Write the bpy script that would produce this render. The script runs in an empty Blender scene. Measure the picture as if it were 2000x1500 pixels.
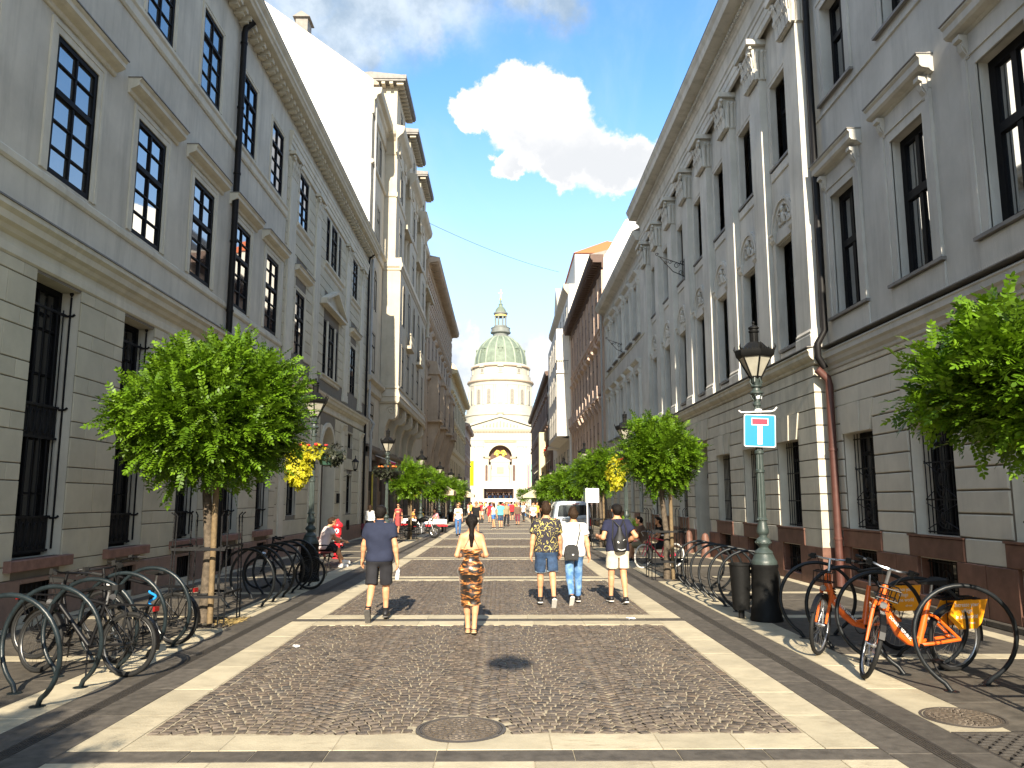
import bpy, math, random
import numpy as np
from mathutils import Vector, Matrix, Euler
random.seed(7)
R = math.radians
SC = bpy.context.scene
COL = SC.collection
# ------------------------------------------------------------------ camera
cam_d = bpy.data.cameras.new('camera')
cam_d.sensor_width = 36.0
cam_d.lens = 27.72
cam_d.clip_start = 0.1
cam_d.clip_end = 3000
cam = bpy.data.objects.new('camera', cam_d)
cam.location = (0, 0, 1.85)
cam.rotation_euler = (R(90 + 8.4216), 0, R(-0.736))
COL.objects.link(cam)
SC.camera = cam
# ------------------------------------------------------------------ view
SC.view_settings.view_transform = 'Standard'
SC.view_settings.look = 'None'
SC.view_settings.exposure = 1.30
SC.view_settings.gamma = 1.0
SC.view_settings.use_curve_mapping = False
# ------------------------------------------------------------------ sun
SUN_EL = 29.0
SUN_AZ = 1.1       # degrees, light drifts to the right while it travels down the street
sd = bpy.data.lights.new('sun', 'SUN')
sd.energy = 5.0
sd.angle = R(0.53)
sd.color = (1.0, 0.885, 0.70)
sun = bpy.data.objects.new('sun', sd)
trav = Vector((math.sin(R(SUN_AZ)) * math.cos(R(SUN_EL)), math.cos(R(SUN_AZ)) * math.cos(R(SUN_EL)), -math.sin(R(SUN_EL))))
sun.rotation_euler = trav.to_track_quat('-Z', 'Y').to_euler()
sun.location = (-2, -40, 40)
COL.objects.link(sun)
# ------------------------------------------------------------------ sky with clouds
world = bpy.data.worlds.new('World')
SC.world = world
world.use_nodes = True
WN = world.node_tree.nodes
WL = world.node_tree.links
WN.clear()
def wn(t, **kw):
    n = WN.new(t)
    for k, v in kw.items(): setattr(n, k, v)
    return n
def wset(sock, v):
    if hasattr(v, 'is_output') or isinstance(v, bpy.types.NodeSocket): WL.new(v, sock)
    else: sock.default_value = v
def wm(op, a, b=0.0, c=0.0, clamp=False):
    n = wn('ShaderNodeMath', operation=op, use_clamp=clamp)
    wset(n.inputs[0], a); wset(n.inputs[1], b); wset(n.inputs[2], c)
    return n.outputs[0]
def wv(op, a, b=(0, 0, 0)):
    n = wn('ShaderNodeVectorMath', operation=op)
    wset(n.inputs[0], a); wset(n.inputs[1], b)
    return n.outputs['Value'] if op in ('DOT_PRODUCT', 'LENGTH', 'DISTANCE') else n.outputs['Vector']
def wsmooth(x, lo, hi):
    n = wn('ShaderNodeMapRange', interpolation_type='SMOOTHSTEP')
    wset(n.inputs['Value'], x); n.inputs['From Min'].default_value = lo; n.inputs['From Max'].default_value = hi
    return n.outputs[0]
def wmix(f, a, b):
    n = wn('ShaderNodeMix', data_type='RGBA')
    wset(n.inputs[0], f); wset(n.inputs[6], a); wset(n.inputs[7], b)
    return n.outputs[2]
sky = wn('ShaderNodeTexSky', sky_type='NISHITA', sun_disc=False)
sky.sun_elevation = R(SUN_EL)
sky.sun_rotation = R(180 + SUN_AZ)
sky.air_density = 1.0; sky.dust_density = 0.6; sky.ozone_density = 2.2
gen = wn('ShaderNodeTexCoord').outputs['Generated']
def wnoise(scale, detail=6, rough=0.55, vec=gen, dist=0.0):
    n = wn('ShaderNodeTexNoise')
    n.inputs['Scale'].default_value = scale; n.inputs['Detail'].default_value = detail
    n.inputs['Roughness'].default_value = rough; n.inputs['Distortion'].default_value = dist
    WL.new(vec, n.inputs['Vector'])
    return n
sep = wn('ShaderNodeSeparateXYZ'); WL.new(gen, sep.inputs[0])
ez = sep.outputs[2]
skycol = sky.outputs[0]
# slightly richer blue aloft, milky towards the horizon
hz = wsmooth(ez, 0.52, 0.10)
skycol = wmix(1.0, skycol, skycol)
tint = wn('ShaderNodeMix', data_type='RGBA', blend_type='MULTIPLY'); tint.inputs[0].default_value = 1.0
WL.new(skycol, tint.inputs[6]); tint.inputs[7].default_value = (0.66, 0.95, 1.10, 1)
skycol = wmix(wm('MULTIPLY', hz, 0.66), tint.outputs[2], (3.3, 3.6, 3.8, 1))
# direction basis of the big cumulus
def pdir(px, py):
    v = Vector(((px - 1000) / 1540, -(py - 750) / 1540, -1.0)); v.rotate(cam.rotation_euler); return v.normalized()
c0 = pdir(1080, 250); r0 = Vector((0, 0, 1)).cross(c0).normalized() * -1; u0 = r0.cross(c0).normalized()
if r0.x < 0: r0 = -r0
if u0.z < 0: u0 = -u0
dc = wm('MAXIMUM', wv('DOT_PRODUCT', gen, tuple(c0)), 0.02)
cu = wm('DIVIDE', wv('DOT_PRODUCT', gen, tuple(r0)), dc)
cv = wm('DIVIDE', wv('DOT_PRODUCT', gen, tuple(u0)), dc)
cmb = wn('ShaderNodeCombineXYZ'); WL.new(cu, cmb.inputs[0]); WL.new(cv, cmb.inputs[1])
uv = cmb.outputs[0]
d1 = wnoise(9.0, 9, 0.62).outputs['Color']
off = wv('SCALE', wv('SUBTRACT', d1, (0.5, 0.5, 0.5))); off.node.inputs['Scale'].default_value = 0.13
d2 = wnoise(38.0, 6, 0.6).outputs['Color']
off2 = wv('SCALE', wv('SUBTRACT', d2, (0.5, 0.5, 0.5))); off2.node.inputs['Scale'].default_value = 0.035
uvd = wv('ADD', wv('ADD', uv, off), off2)
front = wsmooth(dc, 0.3, 0.5)
def blobs(lst, vec):
    acc = None
    for (px, py, r) in lst:
        p = ((px - 1080) / 1540, -(py - 250) / 1540, 0)
        sp = wn('ShaderNodeVectorMath', operation='SUBTRACT'); WL.new(vec, sp.inputs[0]); sp.inputs[1].default_value = p
        s2 = wn('ShaderNodeVectorMath', operation='MULTIPLY'); WL.new(sp.outputs[0], s2.inputs[0]); s2.inputs[1].default_value = (1, 1, 0)
        m = wm('SUBTRACT', 1.0, wm('DIVIDE', wv('LENGTH', s2.outputs[0]), r / 1540))
        acc = m if acc is None else wm('MAXIMUM', acc, m)
    return acc
big = blobs([(1037, 196, 62), (992, 222, 54), (938, 232, 38), (1096, 205, 52), (1050, 262, 84), (1120, 268, 90), (1180, 300, 74), (1240, 312, 56), (1195, 335, 50), (990, 330, 30), (1300, 322, 54), (1380, 330, 60), (1085, 318, 50)], uvd)
bigm = wm('MULTIPLY', wsmooth(big, -0.03, 0.24), front)
low = blobs([(1035, 710, 75), (1085, 690, 60), (1000, 672, 30), (900, 690, 52), (868, 665, 45), (930, 745, 60), (1120, 720, 70), (840, 640, 45), (1160, 660, 60), (780, 690, 80)], uvd)
lowm = wm('MULTIPLY', wsmooth(low, -0.04, 0.28), front)
grey = blobs([(770, 25, 190), (880, 10, 150), (700, 95, 110), (640, 30, 120), (860, 70, 100), (560, -60, 200), (1010, -20, 110), (1090, 0, 90), (745, 120, 70)], uvd)
greym = wm('MULTIPLY', wm('MULTIPLY', wsmooth(grey, 0.0, 0.75), front), 0.86)
# thin veils and, out of the frame, the same kind of scattered clouds
vn = wnoise(2.6, 8, 0.6, dist=0.6).outputs[0]
veil = wm('MULTIPLY', wsmooth(vn, 0.44, 0.74), 0.42)
gn = wnoise(3.1, 9, 0.6).outputs[0]
oth = wm('MULTIPLY', wsmooth(gn, 0.46, 0.60), wm('SUBTRACT', 1.0, wsmooth(dc, 0.55, 0.85)))
bn = wnoise(14.0, 6, 0.6).outputs[0]
# shading of the cumulus: grey undersides
und = wsmooth(wm('ADD', cv, wm('MULTIPLY', wm('SUBTRACT', bn, 0.5), 0.16)), 0.022, -0.058)
core = wsmooth(big, 0.05, 0.55)
cumcol = wmix(wm('MULTIPLY', wm('MULTIPLY', und, core), 0.62), (3.6, 3.55, 3.5, 1), (2.1, 2.25, 2.45, 1))
greycol = wmix(wsmooth(bn, 0.35, 0.7), (1.35, 1.7, 2.05, 1), (2.7, 3.0, 3.25, 1))
lowcol = wmix(wsmooth(bn, 0.35, 0.68), (2.2, 2.5, 2.9, 1), (3.7, 3.7, 3.7, 1))
col = wmix(veil, skycol, (2.9, 3.2, 3.4, 1))
col = wmix(oth, col, (3.9, 3.9, 3.85, 1))
col = wmix(lowm, col, lowcol)
col = wmix(greym, col, greycol)
col = wmix(bigm, col, cumcol)
bg = wn('ShaderNodeBackground'); bg.inputs['Strength'].default_value = 0.135
WL.new(col, bg.inputs['Color'])
wo = wn('ShaderNodeOutputWorld'); WL.new(bg.outputs[0], wo.inputs[0])

# ------------------------------------------------------------------ materials
MATS = {}
def mat(name, col, rough=0.6, var=0.12, scale=3.0, bump=0.0, bscale=40.0, spec=0.4, metal=0.0, streak=0.0, rnd=0.0, dark=None, trans=0.0, ior=None, coat=0.0, emis=None, space='pos', vcol=None):
    if name in MATS: return MATS[name]
    m = bpy.data.materials.new(name); m.use_nodes = True
    nt = m.node_tree; N = nt.nodes; L = nt.links
    b = N['Principled BSDF']
    b.inputs['Roughness'].default_value = rough
    b.inputs['Specular IOR Level'].default_value = spec
    b.inputs['Metallic'].default_value = metal
    if ior: b.inputs['IOR'].default_value = ior
    if coat: b.inputs['Coat Weight'].default_value = coat; b.inputs['Coat Roughness'].default_value = 0.08
    if space == 'pos': vec = N.new('ShaderNodeNewGeometry').outputs['Position']
    else: vec = N.new('ShaderNodeTexCoord').outputs['Object']
    c = (*col, 1)
    out = None
    def mixc(f, a, bb, blend='MIX'):
        n = N.new('ShaderNodeMix'); n.data_type = 'RGBA'; n.blend_type = blend
        for s, v in ((n.inputs[0], f), (n.inputs[6], a), (n.inputs[7], bb)):
            if isinstance(v, bpy.types.NodeSocket): L.new(v, s)
            else: s.default_value = v
        return n.outputs[2]
    def noise(sc, det=5, ro=0.6, v=vec):
        n = N.new('ShaderNodeTexNoise'); n.inputs['Scale'].default_value = sc; n.inputs['Detail'].default_value = det; n.inputs['Roughness'].default_value = ro
        L.new(v, n.inputs['Vector']); return n.outputs[0]
    def ramp(v, lo, hi):
        n = N.new('ShaderNodeMapRange'); n.inputs['From Min'].default_value = lo; n.inputs['From Max'].default_value = hi
        L.new(v, n.inputs['Value']); return n.outputs[0]
    lo = tuple(max(0, x * (1 - var)) for x in col) + (1,); hi = tuple(min(1, x * (1 + var)) for x in col) + (1,)
    out = mixc(ramp(noise(scale), 0.32, 0.68), lo, hi) if var else c
    if streak:
        mp = N.new('ShaderNodeMapping'); mp.inputs['Scale'].default_value = (1.6, 1.6, 0.16); L.new(vec, mp.inputs[0])
        s = ramp(noise(1.6, 6, 0.7, mp.outputs[0]), 0.48, 0.75)
        f = N.new('ShaderNodeMath'); f.operation = 'MULTIPLY'; L.new(s, f.inputs[0]); f.inputs[1].default_value = streak
        d = dark or tuple(x * 0.45 for x in col)
        out = mixc(f.outputs[0], out, (*d, 1))
    if rnd:
        oi = N.new('ShaderNodeObjectInfo').outputs['Random']
        mr = N.new('ShaderNodeMapRange'); mr.inputs['To Min'].default_value = 1 - rnd; mr.inputs['To Max'].default_value = 1 + rnd; L.new(oi, mr.inputs['Value'])
        cx = N.new('ShaderNodeCombineXYZ')
        for i in range(3): L.new(mr.outputs[0], cx.inputs[i])
        out = mixc(1.0, out, cx.outputs[0], 'MULTIPLY')
    if vcol:
        at = N.new('ShaderNodeAttribute'); at.attribute_name = vcol
        out = mixc(1.0, out, at.outputs['Color'], 'MULTIPLY')
    if isinstance(out, bpy.types.NodeSocket): L.new(out, b.inputs['Base Color'])
    else: b.inputs['Base Color'].default_value = out
    if bump:
        bn = N.new('ShaderNodeBump'); bn.inputs['Strength'].default_value = bump; bn.inputs['Distance'].default_value = 0.02
        L.new(noise(bscale, 4, 0.6), bn.inputs['Height']); L.new(bn.outputs[0], b.inputs['Normal'])
    if trans:
        tr = N.new('ShaderNodeBsdfTranslucent')
        if isinstance(out, bpy.types.NodeSocket):
            t2 = mixc(1.0, out, (1.15, 1.2, 0.55, 1), 'MULTIPLY'); L.new(t2, tr.inputs[0])
        else: tr.inputs[0].default_value = out
        mx = N.new('ShaderNodeMixShader'); mx.inputs[0].default_value = trans
        L.new(b.outputs[0], mx.inputs[1]); L.new(tr.outputs[0], mx.inputs[2]); L.new(mx.outputs[0], N['Material Output'].inputs[0])
    if emis:
        b.inputs['Emission Color'].default_value = (*emis[0], 1); b.inputs['Emission Strength'].default_value = emis[1]
    MATS[name] = m
    return m
def M(n): return MATS[n]
mat('plaster_left', (0.52, 0.485, 0.405), 0.85, 0.14, 0.7, 0.15, 60, 0.2, streak=0.5)
mat('plaster_left_trim', (0.56, 0.525, 0.43), 0.8, 0.08, 2.0, 0.1, 50, 0.2, streak=0.35, dark=(0.2, 0.18, 0.14))
mat('stone_left', (0.49, 0.45, 0.345), 0.85, 0.09, 2.0, 0.15, 45, 0.2, rnd=0.07, streak=0.12)
mat('groove', (0.17, 0.15, 0.12), 0.95, 0.1, 3)
mat('plaster_right', (0.45, 0.435, 0.40), 0.85, 0.13, 0.7, 0.15, 60, 0.2, streak=0.45)
mat('plaster_palace', (0.54, 0.515, 0.46), 0.85, 0.14, 0.7, 0.15, 55, 0.2, streak=0.6, dark=(0.26, 0.24, 0.2))
mat('stone_right', (0.54, 0.50, 0.42), 0.85, 0.09, 1.6, 0.12, 45, 0.2, rnd=0.05, streak=0.25)
mat('stone_palace', (0.51, 0.475, 0.39), 0.8, 0.12, 1.5, 0.15, 35, 0.2, rnd=0.06, streak=0.6, dark=(0.24, 0.22, 0.18))
mat('red_stone', (0.135, 0.066, 0.047), 0.55, 0.25, 5, 0.08, 30, 0.35, rnd=0.1, streak=0.25, dark=(0.14, 0.07, 0.05))
mat('brown_stone', (0.24, 0.16, 0.125), 0.7, 0.15, 4, 0.1, 30, 0.3, rnd=0.06)
mat('black_frame', (0.006, 0.006, 0.007), 0.6, 0.1, 5, spec=0.12)
mat('iron', (0.010, 0.010, 0.011), 0.6, 0.2, 12, 0.2, 60, spec=0.2)
mat('pane', (0.012, 0.014, 0.018), 0.03, 0.0, 1, 0.0, 1, 1.0, ior=2.7)
mat('pane_far', (0.022, 0.020, 0.018), 0.35, 0.3, 2, spec=0.15)
mat('pane_curtain', (0.07, 0.068, 0.06), 0.04, 0.3, 2, 0.0, 1, 1.0, ior=2.4)
mat('pane_dull', (0.016, 0.016, 0.017), 0.06, 0.2, 3, 0.0, 1, 0.5, ior=1.5)
mat('curtain', (0.25, 0.24, 0.21), 0.9, 0.2, 6)
mat('zinc', (0.16, 0.15, 0.14), 0.55, 0.2, 4, spec=0.4)
mat('pipe_black', (0.010, 0.009, 0.009), 0.5, 0.2, 6, spec=0.15)
mat('pipe_brown', (0.085, 0.035, 0.028), 0.45, 0.2, 5, spec=0.4)
mat('pipe_grey', (0.32, 0.32, 0.31), 0.5, 0.1, 5)
mat('firewall', (0.78, 0.77, 0.74), 0.9, 0.08, 0.8, 0.1, 30, streak=0.3)
mat('stone_cream', (0.45, 0.405, 0.32), 0.8, 0.1, 1.2, 0.1, 30, 0.2, streak=0.25)
mat('stone_buff', (0.42, 0.36, 0.27), 0.8, 0.1, 1.2, 0.1, 30, 0.2, streak=0.25)
mat('stone_brownish', (0.41, 0.325, 0.24), 0.8, 0.14, 1.0, 0.1, 25, 0.2, streak=0.35)
mat('stone_yellow', (0.58, 0.49, 0.31), 0.8, 0.1, 1.0, 0.1, 25, 0.2, streak=0.25)
mat('stone_rose', (0.46, 0.35, 0.29), 0.8, 0.12, 1.0, 0.1, 25, 0.2, streak=0.2)
mat('stone_rosy_brown', (0.50, 0.37, 0.29), 0.8, 0.12, 1.0, 0.1, 25, 0.2, streak=0.25)
mat('stone_darkbrown', (0.17, 0.11, 0.085), 0.8, 0.15, 1.0, 0.1, 25, 0.2, streak=0.25)
mat('plaster_white', (0.66, 0.63, 0.57), 0.85, 0.06, 1.0, 0.1, 30, 0.2, streak=0.15)
mat('brown_eave', (0.10, 0.06, 0.045), 0.7, 0.15, 3)
mat('roof_tile_old', (0.33, 0.27, 0.20), 0.8, 0.25, 9, 0.3, 20)
mat('roof_red', (0.55, 0.14, 0.05), 0.7, 0.12, 8, 0.25, 25)
mat('roof_grey', (0.22, 0.20, 0.18), 0.7, 0.2, 3)
mat('church_stone', (0.41, 0.385, 0.32), 0.85, 0.07, 0.35, 0.1, 8, 0.2, streak=0.2, dark=(0.5, 0.42, 0.3))
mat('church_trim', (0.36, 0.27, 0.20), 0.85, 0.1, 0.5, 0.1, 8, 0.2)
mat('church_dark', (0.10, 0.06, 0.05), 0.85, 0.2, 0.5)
mat('copper_green', (0.15, 0.185, 0.14), 0.6, 0.22, 0.5, 0.1, 4, 0.3, streak=0.6, dark=(0.07, 0.10, 0.075))
mat('copper_rib', (0.22, 0.255, 0.20), 0.6, 0.15, 0.6, spec=0.3)
mat('lead_grey', (0.16, 0.17, 0.16), 0.6, 0.2, 0.6)
mat('gilt', (0.75, 0.48, 0.10), 0.5, 0.1, 2, metal=0.2)
# ------------------------------------------------------------------ mesh helpers
class MB:
    def __init__(s): s.v = []; s.f = []; s.mi = []; s.cur = 0; s.flip = False
    def face(s, idx): s.f.append(tuple(idx)); s.mi.append(s.cur)
    def add(s, vs, fs):
        o = len(s.v); s.v.extend(vs)
        for f in fs: s.face([i + o for i in f])
    def quad(s, a, b, c, d): s.add([a, b, c, d], [(0, 1, 2, 3)])
    def box(s, x0, x1, y0, y1, z0, z1):
        s.add([(x0, y0, z0), (x1, y0, z0), (x1, y1, z0), (x0, y1, z0), (x0, y0, z1), (x1, y0, z1), (x1, y1, z1), (x0, y1, z1)],
              [(0, 3, 2, 1), (4, 5, 6, 7), (0, 1, 5, 4), (1, 2, 6, 5), (2, 3, 7, 6), (3, 0, 4, 7)])
    def cbox(s, x0, x1, y0, y1, z0, z1, b=0.01):
        # box seen from -y with chamfered front edges
        s.add([(x0, y1, z0), (x1, y1, z0), (x1, y1, z1), (x0, y1, z1),
               (x0, y0 + b, z0), (x1, y0 + b, z0), (x1, y0 + b, z1), (x0, y0 + b, z1),
               (x0 + b, y0, z0 + b), (x1 - b, y0, z0 + b), (x1 - b, y0, z1 - b), (x0 + b, y0, z1 - b)],
              [(0, 1, 5, 4), (1, 2, 6, 5), (2, 3, 7, 6), (3, 0, 4, 7), (4, 5, 9, 8), (5, 6, 10, 9), (6, 7, 11, 10), (7, 4, 8, 11), (8, 9, 10, 11)])
    def prism(s, poly, a, b, axis='x'):
        # poly: list of 2-D points, extruded along axis from a to b
        n = len(poly)
        def P(p, t):
            if axis == 'x': return (t, p[0], p[1])
            if axis == 'y': return (p[0], t, p[1])
            return (p[0], p[1], t)
        vs = [P(p, a) for p in poly] + [P(p, b) for p in poly]
        fs = [tuple(range(n - 1, -1, -1)), tuple(range(n, 2 * n))]
        for i in range(n):
            j = (i + 1) % n
            fs.append((i, j, n + j, n + i))
        s.add(vs, fs)
    def tube(s, pts, r, n=8, closed=False, caps=True):
        pts = [Vector(p) for p in pts]; m = len(pts)
        rs = r if isinstance(r, (list, tuple)) else [r] * m
        tang = []
        for i in range(m):
            if closed: t = pts[(i + 1) % m] - pts[i - 1]
            else: t = pts[min(i + 1, m - 1)] - pts[max(i - 1, 0)]
            tang.append(t.normalized() if t.length > 1e-9 else Vector((0, 0, 1)))
        up = Vector((0, 0, 1)) if abs(tang[0].z) < 0.9 else Vector((1, 0, 0))
        nx = tang[0].cross(up).normalized()
        o = len(s.v)
        for i in range(m):
            if i:
                ax = tang[i - 1].cross(tang[i])
                if ax.length > 1e-7: nx = Matrix.Rotation(tang[i - 1].angle(tang[i]), 3, ax.normalized()) @ nx
                nx = (nx - tang[i] * nx.dot(tang[i])).normalized()
            ny = tang[i].cross(nx)
            for k in range(n):
                a = 2 * math.pi * k / n
                q = pts[i] + (nx * math.cos(a) + ny * math.sin(a)) * rs[i]
                s.v.append((q.x, q.y, q.z))
        for i in range(m if closed else m - 1):
            j = (i + 1) % m
            for k in range(n):
                k2 = (k + 1) % n
                s.face((o + i * n + k, o + i * n + k2, o + j * n + k2, o + j * n + k))
        if caps and not closed:
            s.face([o + k for k in range(n - 1, -1, -1)]); s.face([o + (m - 1) * n + k for k in range(n)])
    def lathe(s, prof, n=16, c=(0, 0, 0), a0=0.0, caps=True, sx=1.0, sy=1.0):
        o = len(s.v); m = len(prof)
        for (r, z) in prof:
            for k in range(n):
                a = a0 + 2 * math.pi * k / n
                s.v.append((c[0] + r * math.cos(a) * sx, c[1] + r * math.sin(a) * sy, c[2] + z))
        for i in range(m - 1):
            for k in range(n):
                k2 = (k + 1) % n
                s.face((o + i * n + k, o + i * n + k2, o + (i + 1) * n + k2, o + (i + 1) * n + k))
        if caps:
            s.face([o + k for k in range(n - 1, -1, -1)]); s.face([o + (m - 1) * n + k for k in range(n)])
    def ell(s, c, r, n=10, m=6):
        s.lathe_e(c, r, n, m)
    def lathe_e(s, c, r, n, m):
        o = len(s.v)
        s.v.append((c[0], c[1], c[2] - r[2]))
        for i in range(1, m):
            t = -math.pi / 2 + math.pi * i / m
            for k in range(n):
                a = 2 * math.pi * k / n
                s.v.append((c[0] + r[0] * math.cos(t) * math.cos(a), c[1] + r[1] * math.cos(t) * math.sin(a), c[2] + r[2] * math.sin(t)))
        s.v.append((c[0], c[1], c[2] + r[2]))
        for k in range(n): s.face((o, o + 1 + (k + 1) % n, o + 1 + k))
        for i in range(m - 2):
            for k in range(n):
                k2 = (k + 1) % n; b = o + 1 + i * n
                s.face((b + k, b + k2, b + n + k2, b + n + k))
        b = o + 1 + (m - 2) * n; t = len(s.v) - 1
        for k in range(n): s.face((b + k, b + (k + 1) % n, t))
    def xform(s, M4, start=0):
        for i in range(start, len(s.v)):
            q = M4 @ Vector(s.v[i]); s.v[i] = (q.x, q.y, q.z)
    def mesh(s, name, mats, smooth=None):
        me = bpy.data.meshes.new(name)
        me.from_pydata(s.v, [], s.f)
        if not isinstance(mats, (list, tuple)): mats = [mats]
        for m in mats: me.materials.append(M(m) if isinstance(m, str) else m)
        if len(mats) > 1: me.polygons.foreach_set('material_index', s.mi)
        if smooth is not None:
            me.polygons.foreach_set('use_smooth', [True] * len(s.f))
            if smooth < 180: me.set_sharp_from_angle(angle=R(smooth))
        me.update()
        return me
def link(o): COL.objects.link(o); return o
def tag(o, label=None, cat=None, group=None, kind=None):
    if label: o['label'] = label
    if cat: o['category'] = cat
    if group: o['group'] = group
    if kind: o['kind'] = kind
    return o
def thing(name, label, cat, loc=(0, 0, 0), rotz=0.0, group=None, rot=None):
    o = bpy.data.objects.new(name, None); o.empty_display_size = 0.2
    o.location = loc; o.rotation_euler = rot if rot else (0, 0, rotz)
    link(o); return tag(o, label, cat, group)
def part(name, me, parent=None, loc=(0, 0, 0), rot=(0, 0, 0), mats=None, smooth=None, scale=None):
    if isinstance(me, MB): me = me.mesh(name, mats, smooth)
    o = bpy.data.objects.new(name, me); o.location = loc; o.rotation_euler = rot
    if scale: o.scale = scale
    if parent: o.parent = parent
    return link(o)
def kids(o): return [c for c in bpy.data.objects if c.parent == o]
def copy_tree(o, parent=None, childmap=None):
    if childmap is None:
        childmap = {}
        for c in bpy.data.objects:
            if c.parent: childmap.setdefault(c.parent.name, []).append(c)
    c = o.copy(); link(c); c.parent = parent
    for ch in childmap.get(o.name, []): copy_tree(ch, c, childmap)
    return c
def dup(o, loc, rotz=None, label=None, group=None):
    c = copy_tree(o); c.location = loc
    if rotz is not None: c.rotation_euler = (0, 0, rotz)
    if label: c['label'] = label
    if group: c['group'] = group
    return c
def npmesh(name, verts, quads, m, smooth=False):
    me = bpy.data.meshes.new(name)
    verts = np.asarray(verts, dtype=np.float32); quads = np.asarray(quads, dtype=np.int32)
    nq, k = quads.shape
    me.vertices.add(len(verts)); me.vertices.foreach_set('co', verts.ravel())
    me.loops.add(nq * k); me.loops.foreach_set('vertex_index', quads.ravel())
    me.polygons.add(nq)
    me.polygons.foreach_set('loop_start', np.arange(0, nq * k, k, dtype=np.int32))
    me.polygons.foreach_set('loop_total', np.full(nq, k, dtype=np.int32))
    if smooth: me.polygons.foreach_set('use_smooth', np.ones(nq, dtype=bool))
    me.materials.append(M(m) if isinstance(m, str) else m)
    me.update(calc_edges=True); me.validate()
    return me
def text_mesh(txt, size, m, align='CENTER', extrude=0.0008):
    cu = bpy.data.curves.new('text', 'FONT'); cu.body = txt; cu.size = size; cu.align_x = align; cu.align_y = 'CENTER'; cu.extrude = extrude
    ob = bpy.data.objects.new('text', cu); link(ob)
    dg = bpy.context.evaluated_depsgraph_get(); dg.update()
    me = bpy.data.meshes.new_from_object(ob.evaluated_get(dg))
    bpy.data.objects.remove(ob); bpy.data.curves.remove(cu)
    me.materials.clear(); me.materials.append(M(m))
    return me
# ------------------------------------------------------------------ ground and paving
mat('earth', (0.10, 0.09, 0.075), 0.95, 0.25, 0.5)
mat('mortar', (0.36, 0.31, 0.22), 0.95, 0.25, 14, 0.3, 90, 0.1)
mat('cobble', (0.112, 0.090, 0.071), 0.62, 0.2, 16, 0.3, 70, 0.3, rnd=0.10)
mat('slab_dark', (0.088, 0.077, 0.064), 0.72, 0.3, 9, 0.2, 120, 0.25, rnd=0.16)
mat('slab_walk', (0.085, 0.074, 0.060), 0.75, 0.3, 7, 0.2, 120, 0.25, rnd=0.14)
def travertine():
    m = mat('slab_pale', (0.43, 0.375, 0.265), 0.7, 0.14, 3.0, 0.25, 45, 0.25, rnd=0.10)
    nt = m.node_tree; N = nt.nodes; L = nt.links; b = N['Principled BSDF']
    src = b.inputs['Base Color'].links[0].from_socket
    g = N.new('ShaderNodeNewGeometry')
    n1 = N.new('ShaderNodeTexNoise'); n1.inputs['Scale'].default_value = 9; n1.inputs['Detail'].default_value = 8; n1.inputs['Roughness'].default_value = 0.75
    mp = N.new('ShaderNodeMapping'); mp.inputs['Scale'].default_value = (0.5, 1.4, 1); L.new(g.outputs['Position'], mp.inputs[0]); L.new(mp.outputs[0], n1.inputs['Vector'])
    mr = N.new('ShaderNodeMapRange'); mr.inputs['From Min'].default_value = 0.5; mr.inputs['From Max'].default_value = 0.72; L.new(n1.outputs[0], mr.inputs['Value'])
    n2 = N.new('ShaderNodeTexNoise'); n2.inputs['Scale'].default_value = 0.9; n2.inputs['Detail'].default_value = 3; L.new(g.outputs['Position'], n2.inputs['Vector'])
    mr2 = N.new('ShaderNodeMapRange'); mr2.inputs['From Min'].default_value = 0.4; mr2.inputs['From Max'].default_value = 0.7; L.new(n2.outputs[0], mr2.inputs['Value'])
    mu = N.new('ShaderNodeMath'); mu.operation = 'MULTIPLY'; L.new(mr.outputs[0], mu.inputs[0]); L.new(mr2.outputs[0], mu.inputs[1])
    mx = N.new('ShaderNodeMix'); mx.data_type = 'RGBA'; L.new(mu.outputs[0], mx.inputs[0]); L.new(src, mx.inputs[6]); mx.inputs[7].default_value = (0.20, 0.155, 0.10, 1)
    L.new(mx.outputs[2], b.inputs['Base Color'])
travertine()
def cobble_sheet():
    m = bpy.data.materials.new('cobble_far'); m.use_nodes = True; MATS['cobble_far'] = m
    N = m.node_tree.nodes; L = m.node_tree.links; b = N['Principled BSDF']; b.inputs['Roughness'].default_value = 0.7
    g = N.new('ShaderNodeNewGeometry')
    v = N.new('ShaderNodeTexVoronoi'); v.feature = 'DISTANCE_TO_EDGE'; v.inputs['Scale'].default_value = 9.5; v.inputs['Randomness'].default_value = 0.5
    L.new(g.outputs['Position'], v.inputs['Vector'])
    mr = N.new('ShaderNodeMapRange'); mr.inputs['From Min'].default_value = 0.03; mr.inputs['From Max'].default_value = 0.10; L.new(v.outputs['Distance'], mr.inputs['Value'])
    n = N.new('ShaderNodeTexNoise'); n.inputs['Scale'].default_value = 1.2; n.inputs['Detail'].default_value = 6; L.new(g.outputs['Position'], n.inputs['Vector'])
    a = N.new('ShaderNodeMix'); a.data_type = 'RGBA'; L.new(n.outputs[0], a.inputs[0]); a.inputs[6].default_value = (0.095, 0.077, 0.06, 1); a.inputs[7].default_value = (0.135, 0.108, 0.085, 1)
    x = N.new('ShaderNodeMix'); x.data_type = 'RGBA'; L.new(mr.outputs[0], x.inputs[0]); x.inputs[6].default_value = (0.30, 0.26, 0.2, 1); L.new(a.outputs[2], x.inputs[7])
    L.new(x.outputs[2], b.inputs['Base Color'])
cobble_sheet()
PITCH = 6.67
def yb(n): return 6.13 + PITCH * n
XL0, XL1, XR0, XR1 = -3.25, -2.86, 2.45, 2.86       # pale borders of the cobbled middle
NEAR = 33.0
mb = MB(); mb.box(-420, 420, -60, 900, -0.4, -0.075)
tag(part('ground', mb, None, mats='earth'), kind='structure')
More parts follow.
